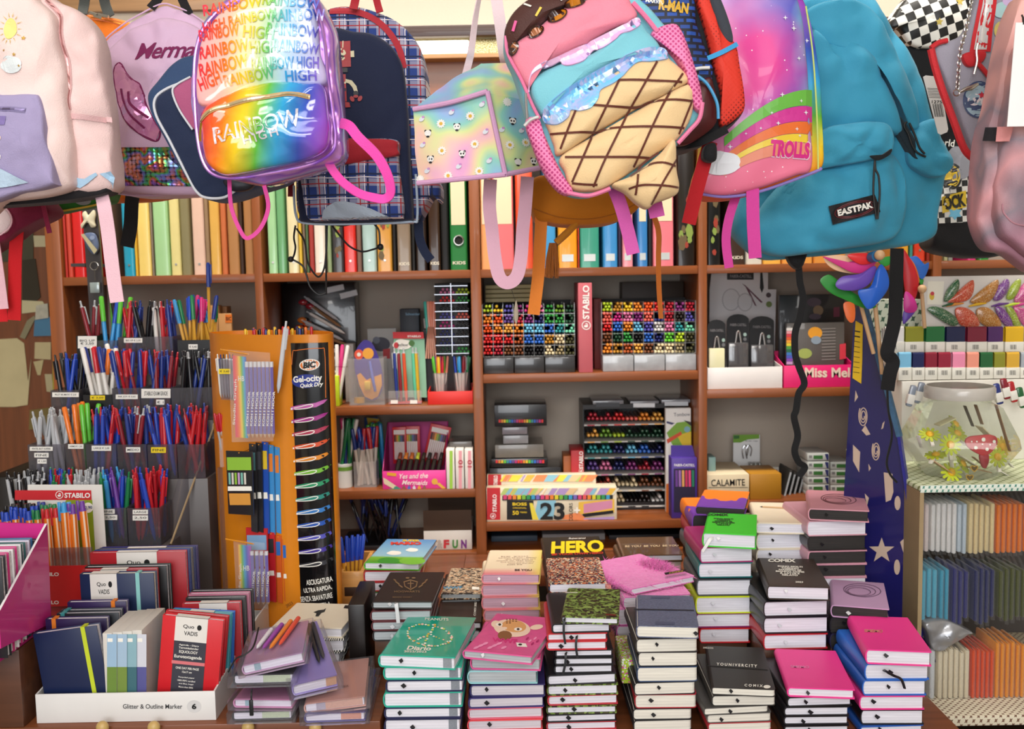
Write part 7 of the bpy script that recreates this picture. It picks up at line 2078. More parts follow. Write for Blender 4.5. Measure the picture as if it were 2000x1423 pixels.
# ================================================================ stepped pen display on the left
SM = clear('#dddbe0',.05,.06,'smoke')
BKB = m('#141416',.35)
TI = {1: (2.19,718),2: (2.11,822),3: (2.03,936),4: (1.95,1066)}
TZ = {k: P(260,b,Y).z for k,(Y,b) in TI.items()}
ds = Th('display_steps','smoky stepped riser carrying the rows of pen cups','stand',Fr(o=(P(230,900,2.1).x,1.95,ZT + .0004)))
for k in TI:
 Y = TI[k][0]
 x0,x1 = (P(a,900,Y).x - ds.F.o.x for a in ((150,420),(100,420),(56,404),(12,318))[k - 1])
 G().box((x0,Y - 1.95,0),(x1,Y - 1.95 + .078,TZ[k] - ZT - .001),.001).o('step',m('#57504e',.4),ds)
a,b = P(418,900,2.19).x - ds.F.o.x,P(322,1062,1.945).x - ds.F.o.x
G().quad([V((b + .014,-.004,0)),V((a + .022,.32,0)),V((a + .022,.32,TZ[1] - ZT + .06)),V((a + .02,.24,TZ[1] - ZT + .06)),V((b + .014,-.004,TZ[4] - ZT + .08))]).o('side_panel',SM,ds)
L_ = [P(322,1062,1.944) - ds.F.o,P(405,838,2.1) - ds.F.o,P(418,760,2.19) - ds.F.o]
G().tube([p + V((.012,0,0)) for p in L_],.0022,6).o('panel_edge',m('#a08a68',.5),ds)
CUPS = [  # tier, x0, x1, ytop, black, words, pens, n, labels
 (1,152,191,656,1,'black cup with a written white label at the top left',[('click','#8a1f2c','#b9bcc0')],3,[(152,656,189,680,'BIG UP\n€ 2,50')]),
 (1,193,231,665,0,'clear cup of thick green and blue pens',[('felt','#3a9ad9','#5fbf3a'),('felt','#3a9ad9','#2347b5'),('felt','#3a9ad9','#17171b'),('felt','#5fbf3a','#5fbf3a')],9,[(208,681,221,690,'€ 2,50')]),
 (1,233,340,658,0,'wide clear cup of mixed click pens on top',[('click','#c4202c','#c4202c'),('click','#17171b','#b9bcc0'),('click','#223a8a','#223a8a'),('click','#e9e6e0','#17171b'),('click','#17171b','#17171b')],24,[(242,660,278,669,'BIG UP € 2,50')]),
 (1,349,417,664,1,'black cup of yellow barrelled pens on top',[('stick','#e0a83a','#223a8a'),('stick','#e0a83a','#2347b5'),('stick','#e0a83a','#3a9ad9'),('stick','#e0a83a','#1f7d4a'),('stick','#e0a83a','#2347b5'),('stick','#e0a83a','#d8367f')],18,[(368,672,386,682,'€ 0,40')]),
 (2,102,157,762,0,'clear cup at the left of the second tier',[('click','#17171b','#17171b'),('click','#2347b5','#2347b5')],14,[(102,766,154,775,'PILOT BK-MATIC € 2,50')]),
 (2,165,221,771,1,'black lettered cup in the second tier',[('felt','#e9e6e0','#223a8a'),('felt','#e9e6e0','#c4202c'),('felt','#e9e6e0','#e9e6e0'),('felt','#e9e6e0','#e87722')],12,[(176,772,205,781,'€ 3,00')]),
 (2,222,276,758,0,'clear cup with small white tag in the second tier',[('stick','#c4202c','#c4202c'),('stick','#2347b5','#223a8a'),('stick','#8a1f2c','#c4202c')],14,[(226,770,269,779,'INK JOY € 0,60')]),
 (2,277,335,758,0,'clear cup with double white tag in the second tier',[('click','#8a1f2c','#c4202c'),('click','#223a8a','#223a8a'),('click','#8a1f2c','#8a1f2c')],14,[(276,759,333,777,'STABILO EXAM GRADE'),(305,780,321,790,'€ 1')]),
 (2,337,416,757,0,'clear cup of dark pens at the right of the second tier',[('click','#17171b','#17171b'),('click','#17171b','#b9bcc0'),('click','#223a8a','#17171b')],15,[]),
 (3,58,129,868,0,'clear cup of silver pens in the third tier',[('click','#b9bcc0','#b9bcc0')],16,[(58,872,103,880,'PENTEL BATT SUPERB'),(67,884,95,893,'FINE'),(73,896,91,905,'€ 1,50')]),
 (3,131,169,866,0,'clear cup of orange and green pens in the third tier',[('felt','#e87722','#e87722'),('felt','#5fbf3a','#5fbf3a'),('felt','#e87722','#e9e6e0')],7,[(133,867,163,876,'NEMO € 1,50')]),
 (3,171,230,867,0,'clear cup of large blue pens in the third tier',[('click','#2347b5','#223a8a'),('click','#2347b5','#2347b5'),('click','#c4202c','#c4202c')],15,[(179,870,217,880,'LARGE € 2,00')]),
 (3,232,289,868,0,'clear cup of medium pens in the third tier',[('click','#8a1f2c','#c4202c'),('click','#223a8a','#223a8a'),('click','#8a1f2c','#b9bcc0')],15,[(246,873,274,883,'MEDIO')]),
 (3,291,347,868,0,'clear cup of fine blue pens in the third tier',[('click','#2347b5','#2347b5'),('click','#2347b5','#223a8a'),('click','#c4202c','#c4202c')],15,[(295,873,324,884,'FINE')]),
 (3,349,402,868,0,'clear cup of red pens in the third tier',[('click','#c4202c','#c4202c'),('click','#c4202c','#8a1f2c'),('click','#223a8a','#223a8a')],11,[]),
 (4,188,250,992,0,'clear cup of fine pens in the lowest tier',[('click','#2347b5','#223a8a'),('click','#6b3a9a','#6b3a9a'),('click','#3a9ad9','#3a9ad9'),('click','#1f7d4a','#1f7d4a')],15,[(195,994,224,1003,'FINE'),(190,1005,229,1015,'€ 2,50')]),
 (4,252,315,992,0,'clear cup of large red pens in the lowest tier',[('click','#c4202c','#c4202c'),('click','#c4202c','#c4202c'),('click','#2347b5','#2347b5')],15,[(259,995,289,1004,'LARGE'),(259,1006,289,1016,'2,50')]),
 (4,14,78,1000,0,'clear cup of grey pens behind the orange fineliners',[('click','#b9bcc0','#17171b'),('click','#17171b','#b9bcc0')],20,[]),
 (4,80,126,1000,0,'clear cup of blue and red pens behind the red header',[('click','#223a8a','#2347b5'),('click','#c4202c','#c4202c'),('click','#1f7d4a','#1f7d4a')],16,[]),
 (4,128,186,1000,0,'clear cup of silver topped pens behind the red header',[('click','#b9bcc0','#b9bcc0')],20,[])]
for t_,x0,x1,yt,blk,wd,kd,n,labs in CUPS:
 Y,yb = TI[t_]
 T = clearbox('pen_cup',wd,'cup',x0,yt,x1,yb,Y,.072,TZ[t_],.0014,BKB if blk else SM)
 dz = .012 if blk or t_ == 4 else .006
 cupful('in the ' + wd,x0 + 4,x1 - 4,yt,Y + .004,.064,TZ[t_] + .003,kd,n,.22,dz)
 for q in labs:
  yel = q[4] in ('FINE','€ 3,00') and t_ != 4 and q[0] != 67
  label(T,T.F,q[0],q[1],q[2],q[3],q[4],'#f0d32a' if yel else '#f0ede6')
 if wd.startswith('black lettered'):
  txt(T,T.F,'ARCHITETTO',193,817,36,6,m('#d8d8d8'),bold=.02,shear=.1)
p = P(409,640,2.2)
pen('stick',p,P(407,550,2.2),'#e0a83a','#223a8a','single yellow barrelled pen rising above its black cup',None)
for k,(x0,x1,y0) in enumerate(((416,432,596),(431,450,598))):
 pb('kraft_box','kraft box with hanging tab behind the orange tower, %s of two' % ['left','right'][k],'box',x0,y0,x1,760,2.52 + .05 * k,.04,'#b98550',LV['a'])
T = pb('kraft_sign','small kraft carton with an orange logo behind the orange tower','box',430,612,455,700,2.505,.012,'#c08d58',LV['a'])
label(T,T.F,440,614,453,630,'BIC','#e0762a')
# ---- dark keyring board
T = Th('keyring_board','dark grey hanging board carrying three keyrings at the left of the shelf','board',Fr(185,520,2.36))
F = T.F
G().prism(F.ls('160,405 190,405 207,650 178,650'),0,.008).o('board',m('#3a3537',.35,cl=.4),T)
G().box(F.l(166,520,.008),F.l(190,516,.16)).o('hanger_bar',m('#3a3537'),T)
for nm,lab,F2,y in (('cow_keyring','cream cow shaped keyring, topmost on the dark board',Fr(170,428,2.35),0),('blob_keyring','blue grey figure keyring, middle of the dark board',Fr(178,476,2.35),0),('square_keyring','keyring with a split ring and clear square, lowest on the dark board',Fr(184,540,2.35),0)):
 T = Th(nm,lab,'keyring',F2)
 if nm[0] == 'c':
  puff(F2,'160,418 166,412 172,420 182,410 186,418 184,432 186,442 178,444 174,436 166,436 160,446 157,440 163,430',-.002,.006,.004,m('#d9d2b4',.5),'figure',T)
 elif nm[0] == 'b':
  puff(F2,'162,460 172,454 184,456 190,468 192,484 186,496 178,494 168,480',-.002,.006,.004,m('#5a6a8a',.4),'figure',T)
  poly(T,F2,[([(158,458),(164,456),(190,488),(184,496)],0),(ell(180,464,5,4,10),1)],[m('#b9b08a'),m('#8a9ab8')],'figure_print',off=-.009)
 else:
  G().tube([F2.l(184 + 8 * math.cos(i * .42),519 + 8 * math.sin(i * .42),-.002) for i in range(15)],.0011,6,closed=True).o('split_ring',m('#b9b6b0',.25,1.),T)
  G().tube(F2.ls('185,527 186,548'),.0012,6).o('chain',m('#8a8884',.3,1.),T)
  G().box(F2.l(176,572,-.004),F2.l(195,551,.002),.001).o('clear_square',m('#9aa8a8',.2,.2,.8),T)
# ---- orange fineliner display
T = Th('fineliner_display','red and green card display holding orange striped fineliners','display',Fr(100,1060,1.86))
F = T.F
G().prism(F.ls('29,957 178,957 190,1135 29,1135'),.05,.052).o('back_card',pap('#e2e0da'),T)
poly(T,F,[([(29,957),(178,957),(179,976),(29,976)],0),([(130,976),(180,976),(189,1130),(60,1130),(100,1010)],1),([(60,1000),(110,985),(100,1010)],1),(ell(172,991,10,10,20),2)],[m('#cf1f2a'),m('#8fa81f'),TX],'card_print',off=.049)
txt(T,F,'STABILO',151,967,50,10,STB,off=.047,bold=.03)
swan(T,F,116,966,7,off=.047)
txt(T,F,'2,90',173,991,14,7,m('#2a3a8a'),rot=4,off=.047)
a,b = P(20,1180,1.84),P(186,1180,1.84)
z0,z1 = P(100,1184,1.84).z,P(100,1105,1.84).z
g = G()
for lo,hi in (((a.x,1.84,z0),(b.x,1.842,z1)),((a.x,1.913,z0),(b.x,1.915,z1)),((a.x,1.842,z0),(a.x + .002,1.913,z1)),((b.x - .002,1.842,z0),(b.x,1.913,z1)),((a.x + .002,1.842,z0),(b.x - .002,1.913,z0 + .002))):
 g.box(F.I @ V(lo),F.I @ V(hi))
g.o('tray',m('#cf1f22',.4),T)
G().box(F.I @ V((P(98,1100,1.84).x,1.842,P(100,1105,1.84).z)),F.I @ V((b.x,1.843,P(100,1070,1.84).z))).o('clear_front',SM,T)
for y in (1121,1176):
 txt(T,F,'STABILO',92,y,46,7,STB,off=-.021,bold=.03)
ST88 = mk('st88',lambda: (lambda q: q.out(q.mix(q.math('GREATER_THAN',q.n('TexWave',{'Vector': q.oc((1,1,0),rot=(0,0,.5)),'Scale': 75}).outputs['Fac'],.78),lin('#f0801f'),lin('#f3d9c0')),.3))(NT('mat_orange_stripes')))
zt = P(100,1104,1.84).z + .0006
for k,(x,yt,c) in enumerate(((160,978,'#6b3a9a'),(142,984,'#6b3a9a'),(134,980,'#3a9ad9'),(124,981,'#3a9ad9'),(108,992,'#c4202c'),(91,994,'#c4202c'),(106,984,'#1f7d4a'),(89,986,'#1f7d4a'),(84,980,'#223a8a'),(72,996,'#1f7d4a'),(65,983,'#17171b'),(63,988,'#2347b5'),(55,998,'#2347b5'),(49,983,'#17171b'),(48,992,'#2347b5'),(33,984,'#17171b'),(29,996,'#2347b5'),(30,990,'#2347b5'),(18,988,'#17171b'),(12,1000,'#2347b5'),(4,996,'#17171b'))):
 Y = 1.862 + .034 * ((1000 - yt) / 24) if k > 5 else 1.854 + .004 * (k % 3)
 q = P(x,yt,Y)
 p = V((q.x - .006 + .012 * R.random() + .004,Y,z0 + .003 + R.random() * .002))
 lab = 'orange striped fineliner with %s tip in the red and green display' % CW[c]
 pen('fine',p,q,ST88,c,lab,lab,rot=0,sc_=(q - p).length / .157,fat=1.35)
G().box((a.x,1.85,ZT + .0004),(b.x,1.91,P(100,1185,1.84).z),.001).o('carton',m('#a8181c',.4),None,None,'red carton under the orange fineliner display','carton')
# ---- pink display box with notebooks at the far left
T = Th('pink_box','hot pink cardboard display box cut off by the photo edge','box',Fr(40,1250,1.5))
I = T.F.I
WL_ = [P(92,1022,1.64),P(100,1216,1.64),P(2,1266,1.46),P(-2,1196,1.46)]
g = G()
A_ = g.vs([I @ p for p in WL_])
B_ = g.vs([I @ (p + V((-.004,0,0))) for p in WL_])
g.face(A_)
g.face(B_[::-1])
for i in range(4):
 g.face([A_[i],A_[(i + 1) % 4],B_[(i + 1) % 4],B_[i]],1 if i == 3 else 0)
g.o('side_wall',[m('#d9308f',.35,cl=.3),pap('#f0e9ec')],T)
G().prism([I @ q for q in (P(-120,1016,1.645),P(92,1022,1.645),P(100,1216,1.645),P(-120,1216,1.645))],I.translation.y * 0 + .142,.146).o('back_wall',m('#d9308f',.35,cl=.3),T)
G().box(I @ V((P(-120,1216,1.64).x,1.46,P(100,1217,1.64).z - .004)),I @ V((WL_[1].x - .006,1.64,P(100,1217,1.64).z))).o('box_floor',m('#b9287a',.5),T)
zf = P(100,1217,1.64).z + .0006
for k,(x,y,c,nm) in enumerate(((66,1055,'#2a2a30','black'),(56,1053,'#2f6a9a','blue'),(50,1058,'#dcd6ea','pale lilac'),(42,1062,'#1f5a5a','teal'),(33,1066,'#ecebee','white'),(25,1070,'#d93a8a','pink'),(18,1076,'#f0eef0','white paged'),(9,1082,'#d0307f','deep pink'),(2,1088,'#1d1d22','black edged'))):
 Y = 1.62 - .017 * k
 q = P(x,y,Y)
 T2 = Th('notebook','%s notebook standing in the hot pink display box' % nm,'notebook',Fr(o=(q.x - .07,Y,zf)),'notebooks in the hot pink box')
 h = q.z - zf
 G().box((-.07,0,0),(.07,.002,h),.0008).box((-.07,.011,0),(.07,.013,h),.0008).o('cover',m(c,.4),T2)
 G().box((-.069,.002,.002),(.067,.011,h - .002)).o('page_block',PG['w'],T2)
G().box((P(-120,1200,1.5).x,YL + .0,ZT + .0004),(WL_[1].x - .004,1.7,zf - .006),.002).o('box_plinth',wood('#5a3522'),None,None,'brown wooden plinth under the hot pink display box','plinth')
# ---- white carton of diaries
YF = YL + .014
xa,xb = P(70,1380,YF).x,P(421,1380,YF).x
T = Th('diary_carton','white cardboard tray of standing diaries with small grey lettering','box',Fr(o=((xa + xb) / 2,YF,ZT + .0004)))
w_ = (xb - xa) / 2
hf,hb = P(240,1353,YF).z - ZT,P(498,1190,1.87).z - ZT
WC = m('#e6e4e2',.4,var=.03)
G().box((-w_,0,0),(w_,.003,hf),.0006).o('front_panel',WC,T)
g = G()
g.box((-w_ + .003,.003,0),(w_ - .003,.36,.002)).box((-w_ + .003,.357,.002),(w_ - .003,.36,hb * .8))
for x in (-w_,w_ - .003):
 A_ = [(x,.003,0),(x,.36,0),(x,.36,hb),(x,.28,hb),(x,.003,hf)]
 va,vb = g.vs(A_),g.vs([(p[0] + .003,p[1],p[2]) for p in A_])
 g.face(va)
 g.face(vb[::-1])
 for i in range(5):
  g.face([va[i],va[(i + 1) % 5],vb[(i + 1) % 5],vb[i]])
g.o('tray_body',WC,T)
GY = m('#4a4a4c')
txt(T,T.F,'Glitter & Outline Marker',298,1379,116,9,GY)
poly(T,T.F,[(ell(379,1379,14,12,24),0)],[m('#d9d8d8')],'round_sticker')
txt(T,T.F,'6',379,1379,9,11,TK,off=-.0014,bold=.04)
zf = ZT + .0028
def stand(xl,xr,yt,Y,th,c,lab,band=None,roll=0.,tag_=None,edge='w',cat='diary',bx=.78):
 """diary standing upright in the white tray, facing the viewer"""
 a,b = P(xl,yt,Y),P(xr,yt,Y)
 h = (a.z + b.z) / 2 - zf
 w2 = (b.x - a.x) / 2
 s_ = math.sin(math.radians(roll)) * h
 F = Fr(o=((a.x + b.x) / 2 - s_,Y,zf + abs(math.sin(math.radians(roll))) * w2 + .0003),roll=roll)
 D = Th('diary',lab,cat,F,'diaries standing in the white tray')
 G().box((-w2,0,0),(w2,.002,h),.0009).box((-w2,th - .002,0),(w2,th,h),.0009).box((-w2,.002,0),(-w2 + .002,th - .002,h)).o('cover',m(c,.4,var=.06),D)
 G().box((-w2 + .002,.002,.002),(w2 - .002,th - .002,h - .002)).o('page_block',PG[edge],D)
 if band:
  x = -w2 + 2 * w2 * bx
  G().box((x - .0035,-.0009,.001),(x + .0035,th + .0009,h + .0009)).o('elastic_band',m(band,.6),D)
 if tag_:
  x0,x1,y0,y1,dk = tag_
  f2 = lambda z: z
  g = G()
  t0,t1 = -w2 + 2 * w2 * x0,-w2 + 2 * w2 * x1
  g.box((t0,-.0008,h * y1),(t1,-.0002,h + .0006),mi=0)
  g.box((t0,-.0008,h),(t1,th,h + .0006),mi=0)
  if dk:
   g.box((t0,-.0007,.002),(t1,-.0002,h * y1),mi=1)
  g.o('paper_band',[pap('#e6e2dc'),m('#3a3a46')],D)
  g = G()
  rows_ = [('Quo',.93 - .03,.34,TK),('VADIS',.83,.42,TK)] if h * (1 - y1) > .02 else [('Quo',.95,.4,TK)]
  for st,zz,ww,_ in rows_:
   vs,fs = txm(st,.01)
   nv = g.vs([V(((t0 + t1) / 2 - (.08 * (t1 - t0)) * (st == 'Quo') + x * (t1 - t0) * ww,-.0012,h * zz + y * h * .045)) for x,y in vs])
   for f in fs:
    g.face([nv[i] for i in f])
  e = [((t0 + t1) / 2 + (t1 - t0) * (.25 + .07 * math.cos(i * .4)),h * rows_[0][1] + h * .03 * math.sin(i * .4)) for i in range(16)]
  g.fill([V((x,-.0012,z)) for x,z in e])
  g.o('lettering',TK,D,smooth=0,norm=False)
 D.w2,D.h = w2,h
 return D
stand(63,190,1236,1.562,.016,'#14224a','navy diary with a lime elastic at the front left of the white tray','#c9d82a',-7)
for k,(x,c1,c2,nm) in enumerate(((209,'#9fc0dc','#6f8f3a','sky and meadow'),(229,'#a9c4dc','#7a9440','sky and field'),(248,'#8fb8c4','#3f6f7a','sea'),(267,'#d9dbe6','#5a5a9a','pale violet'))):
 T = pb('photo_book','%s spined small diary in the row right of the navy one' % nm,'diary',x,1236 - 2 * k,x + 19,1400,1.558 + .002 * k,.11,'#d8d4cc',zf)
 poly(T,T.F,[([(x,1238),(x + 19,1238),(x + 19,1302),(x,1302)],0),([(x,1302),(x + 19,1302),(x + 19,1398),(x,1398)],1),([(x + 1,1246),(x + 11,1246),(x + 11,1253),(x + 1,1253)],2)],[m(c1),m(c2),TX],'spine_print')
D = stand(318,437,1212,1.572,.012,'#d8222c','bright red diary with a long paper band at the front of the white tray',None,7,(.22,.75,0,.74,1))
FD = D.F
g = G()
for st,zz,ww,hh in (('Agenda - Diary',.7,.62,.022),('Terminkalender',.67,.62,.022),('EQUOLOGY',.625,.58,.035),('Eurotextagenda',.57,.85,.045),('ONE DAY PER PAGE',.45,.72,.025),('12x17 cm',.41,.3,.022),('Recycled paper',.35,.5,.018),('100% PEFC certified',.315,.55,.018),('and Blue Angel',.28,.45,.018),('More than 80%',.245,.45,.018),('RECYCLED',.16,.3,.03),('PAPER',.12,.25,.03)):
 vs,fs = txm(st,.015)
 nv = g.vs([V((-.06 * D.w2 + x * D.w2 * 1.06 * ww,-.0012,D.h * zz + y * D.h * hh)) for x,y in vs])
 for f in fs:
  g.face([nv[i] for i in f])
g.box((-.59 * D.w2,-.0011,D.h * .49),(.5 * D.w2,-.0008,D.h * .525),mi=1)
g.o('band_print',[TX,m('#e07a80')],D,smooth=0,norm=False)
stand(324,446,1204,1.602,.01,'#c01f28','red diary directly behind the banded bright red one',None,7)
stand(336,452,1199,1.627,.01,'#3f9aa8','teal diary with a white band end behind the red pair',None,5,(.3,.7,0,.93,0))
stand(338,457,1196,1.647,.01,'#2f6fc8','blue diary behind the teal one in the white tray',None,4)
stand(88,208,1208,1.607,.014,'#2a1a4a','violet diary with an orange elastic behind the navy one','#e87f1f',bx=.14)
stand(110,232,1197,1.637,.012,'#20242c','charcoal diary with a teal elastic behind the violet one','#3f9aa0',bx=.1)
stand(118,236,1191,1.659,.012,'#2c3440','slate diary behind the charcoal one','#2f8a94',bx=.1)
stand(131,246,1175,1.687,.014,'#2f1f52','violet diary with an orange elastic on its far side','#e87f1f')
stand(155,300,1120,1.727,.016,'#16284f','navy diary with an aqua elastic and white label','#8fd0cc',0,(.14,.5,0,.66,0),'c')
stand(160,305,1112,1.759,.012,'#a81f2a','red diary right behind the aqua elastic one',None,0,(.25,.6,0,.95,0))
stand(165,325,1106,1.782,.014,'#161618','black diary behind the red one in the white tray',None)
stand(170,330,1104,1.804,.012,'#153a35','dark green diary behind the black one')
stand(175,362,1078,1.832,.012,'#b01f2a','large red diary with a white label at the back of the white tray',None,0,(.28,.7,0,.84,0))
for k,(c,nm) in enumerate((('#2a3a7a','blue'),('#6a6460','grey'),('#23306a','navy'),('#3a2f6a','indigo'))):
 stand(182 + 5 * k,369 + 5 * k,1074 - 2 * k,1.848 + .012 * k,.01,c,'large %s diary in the last row of the white tray' % nm,None,0,(.3,.7,0,.97,0) if k == 2 else None)
stand(355,468,1178,1.672,.014,'#b3222c','dark red diary with a white label at the right of the white tray',None,0,(.3,.78,0,.82,0))
stand(362,478,1167,1.697,.012,'#1c1c1e','black diary behind the dark red labelled one')
stand(368,486,1159,1.719,.012,'#b8708a','dusty pink diary between two black ones')
stand(372,492,1153,1.742,.012,'#18181a','black diary last in the right row of the white tray')
# ================================================================ orange pen tower
T = Th('pen_tower','tall orange cardboard pen tower with a curved black printed front','display',Fr(560,900,1.94))
F = T.F
plan = [(426,2.06),(424,2.02),(440,1.975),(500,1.92),(545,1.9),(568,1.895),(610,1.884),(645,1.892),(660,1.93),(640,2.02),(560,2.08),(480,2.1)]
ztop,zbt = P(560,652,1.92).z,ZT + .0004
pl2 = cr([V((P(x,900,Y).x,Y,0)) for x,Y in plan],4)
g = G()
va,vb = g.vs([I2 for I2 in (F.I @ V((p.x,p.y,zbt)) for p in pl2)]),g.vs([F.I @ V((p.x,p.y,ztop)) for p in pl2])
vc,vd = g.vs([F.I @ V((p.x * .985 - .008,1.99 + (p.y - 1.99) * .97,ztop)) for p in pl2]),g.vs([F.I @ V((p.x * .985 - .008,1.99 + (p.y - 1.99) * .97,ztop - .09)) for p in pl2])
N = len(pl2)
for i in range(N):
 j = (i + 1) % N
 for q,r_ in ((va,vb),(vb,vc),(vc,vd)):
  g.face([q[i],q[j],r_[j],r_[i]])
g.face(va[::-1])
g.face(vd)
g.o('tower_body',m('#e58a14',.45,cl=.2),T)
fr = [p for p in cr([V((P(x,900,Y).x,Y,0)) for x,Y in plan[4:9]],8,False) if P(574,900,1.89).x <= p.x <= P(655,900,1.89).x]
g = G()
pr = None
for p in fr:
 c = g.vs([F.I @ V((p.x,p.y - .0025,zbt)),F.I @ V((p.x,p.y - .0025,P(600,669,1.89).z))])
 if pr:
  g.face([pr[0],c[0],c[1],pr[1]])
 pr = c
bt = g.bvh()
g.o('black_front',m('#100f11',.16,cl=.6),T,F,norm=False)
OR = m('#e8792a',.4)
COLS = '#c860b0 #a82a8a #b83a5a #e0552a #e8902a #7abf3a #2f9a6a #2f8f80 #3a80c8 #2a5ab8 #5a5ac0 #4a3aa0 #3a3a40'.split()
sh,lp = [],G()
for k in range(13):
 y = 786 + 24.9 * k
 x = 579 + 1.35 * k
 sh.append(([(x,y + 2),(x + 20,y - 3),(x + 48,y - 7),(x + 62,y - 12),(x + 70,y - 13),(x + 64,y - 6),(x + 50,y + 1),(x + 30,y + 3),(x,y + 8)],k))
 strip(lp,F,[(x,y + 5),(x + 18,y + 1),(x + 36,y - 4),(x + 44,y - 3),(x + 38,y + 2),(x + 20,y + 5),(x,y + 6.5)],1.6)
lay(T,sh,[m(c,.3) for c in COLS],'pen_pictures',bt,.0008,.02)
lp.on(bt,.0014,.02,1)
lp.o('pen_outlines',TX,T,F,smooth=0,norm=False)
lay(T,[(ell(616,707,20,11,20,6),0),(ell(616,707,18,9.5,20,6),1),(ell(609,738,28,13,24,3),2)],[TX,OR,m('#23358f')],'logo_shapes',bt,.0008,.02)
txt(T,F,'BIC',616,707,26,12,TK,rot=6,bvh=bt,bold=.06,shear=.2)
txt(T,F,'Gel-ocity',612,735,56,16,TX,rot=5,bvh=bt,bold=.03)
txt(T,F,'Quick Dry',620,746,44,10,TX,rot=5,bvh=bt,bold=.03,shear=.2)
for st,x,y,w1,h_ in (('ASCIUGATURA',634,1117,50,10),('ULTRA RAPIDA,',631,1133,54,10),('SENZA SBAVATURE',628,1149,62,10),('METTILA',640,1163,32,10),('ALLA PROVA!',634,1177,50,10)):
 txt(T,F,st,x,y,w1,h_,TX,rot=9,bvh=bt,bold=.01)
piping(T,'580,770 582,690 592,680 636,676 644,686 646,770',.8,OR,'orange_border',bvh=bt)
zc = ztop - .088
for k in range(26):
 t = k / 26 * 6.28
 p = V((P(556,900,1.99).x + .075 * math.cos(t) * (.5 + .4 * (k % 3) / 2),1.99 + .06 * math.sin(t),zc))
 c = ['#17171b','#e87722','#c4202c','#223a8a','#f0c020'][k % 5]
 lab = '%s pen packed in the open top of the orange tower' % CW[c]
 pen('stick',p,p + V((0,0,1)),'#17171b',c,lab,lab,sc_=.66)
pen('click',P(543,767,1.875),P(557,645,1.86),'#d8dade','#d8dade','silver white pen stuck upright on the orange tower side',None,rot=0)
def pencilpack(cx0,x1,y0,y1,Y,n,lab,rr):
 D = Th('pencil_pack',lab,'packet',Fr((cx0 + x1) / 2,(y0 + y1) / 2,Y,yaw=-12))
 f = D.F
 G().prism(f.ls([(cx0,y0),(cx0 + 26,y0 + 3),(cx0 + 30,y1),(cx0 + 6,y1 - 2)]),.004,.006).o('rainbow_card',mk('rbc',lambda: (lambda q: q.out(RB(q,q.math('MULTIPLY_ADD',q.sep(q.oc())[0],28,1.15)),.35,Coat_Weight=.4))(NT('mat_rainbow_card'))),D)
 txt(D,f,'Studio Graph',cx0 + 7,(y0 + y1) / 2 + 10,(y1 - y0) * .55,6,TX,rot=88,off=.002)
 txt(D,f,'HB',cx0 + 19,y0 + 45,12,10,TX,off=.003)
 for k in range(n):
  x = cx0 + 30 + (x1 - cx0 - 34) * k / (n - 1)
  a,b = f.l(x + 4,y1 - 2,.0),f.l(x,y0 + 12,.0)
  d = b - a
  o = Sub(None,None)
  pc = G().rings([(a,.0006),(a + d * .05,.0036),(a + d * .93,.0036)],6,mis=[1,0]).o('pencil',[m('#7a6ab8',.3,cl=.4),m('#d9b184')],D)
  G().rings([(a + d * .93,.0037),(a + d,.0037)],8).o('eraser_tip',m('#e3e0e4'),Sub(pc,f.M),f)
  txt(D,f,'KOH I NOOR',x + 2.6,y1 - (y1 - y0) * .36,(y1 - y0) * .42,4.4,TX,rot=86,off=-.0042,bold=.02)
 G().prism(f.ls([(cx0 - 3,y0 - 12),(x1 - 4,y0 - 6),(x1 + 3,y1 + 4),(cx0 + 4,y1 + 6)]),-.0065,-.006).o('clear_bag',clear(k=.06),D)
 G().rings([(f.l(cx0 + 34,y0 - 2,-.004),.0014),(f.l(cx0 - 22,y0 - 12,-.03),.0014)],6).o('hook',m('#e0901f',.4),D)
pencilpack(452,534,694,856,1.865,7,'clear pack of seven purple pencils hooked high on the orange tower',0)
pencilpack(462,524,1064,1182,1.855,4,'clear pack of four purple pencils hooked low on the orange tower',1)
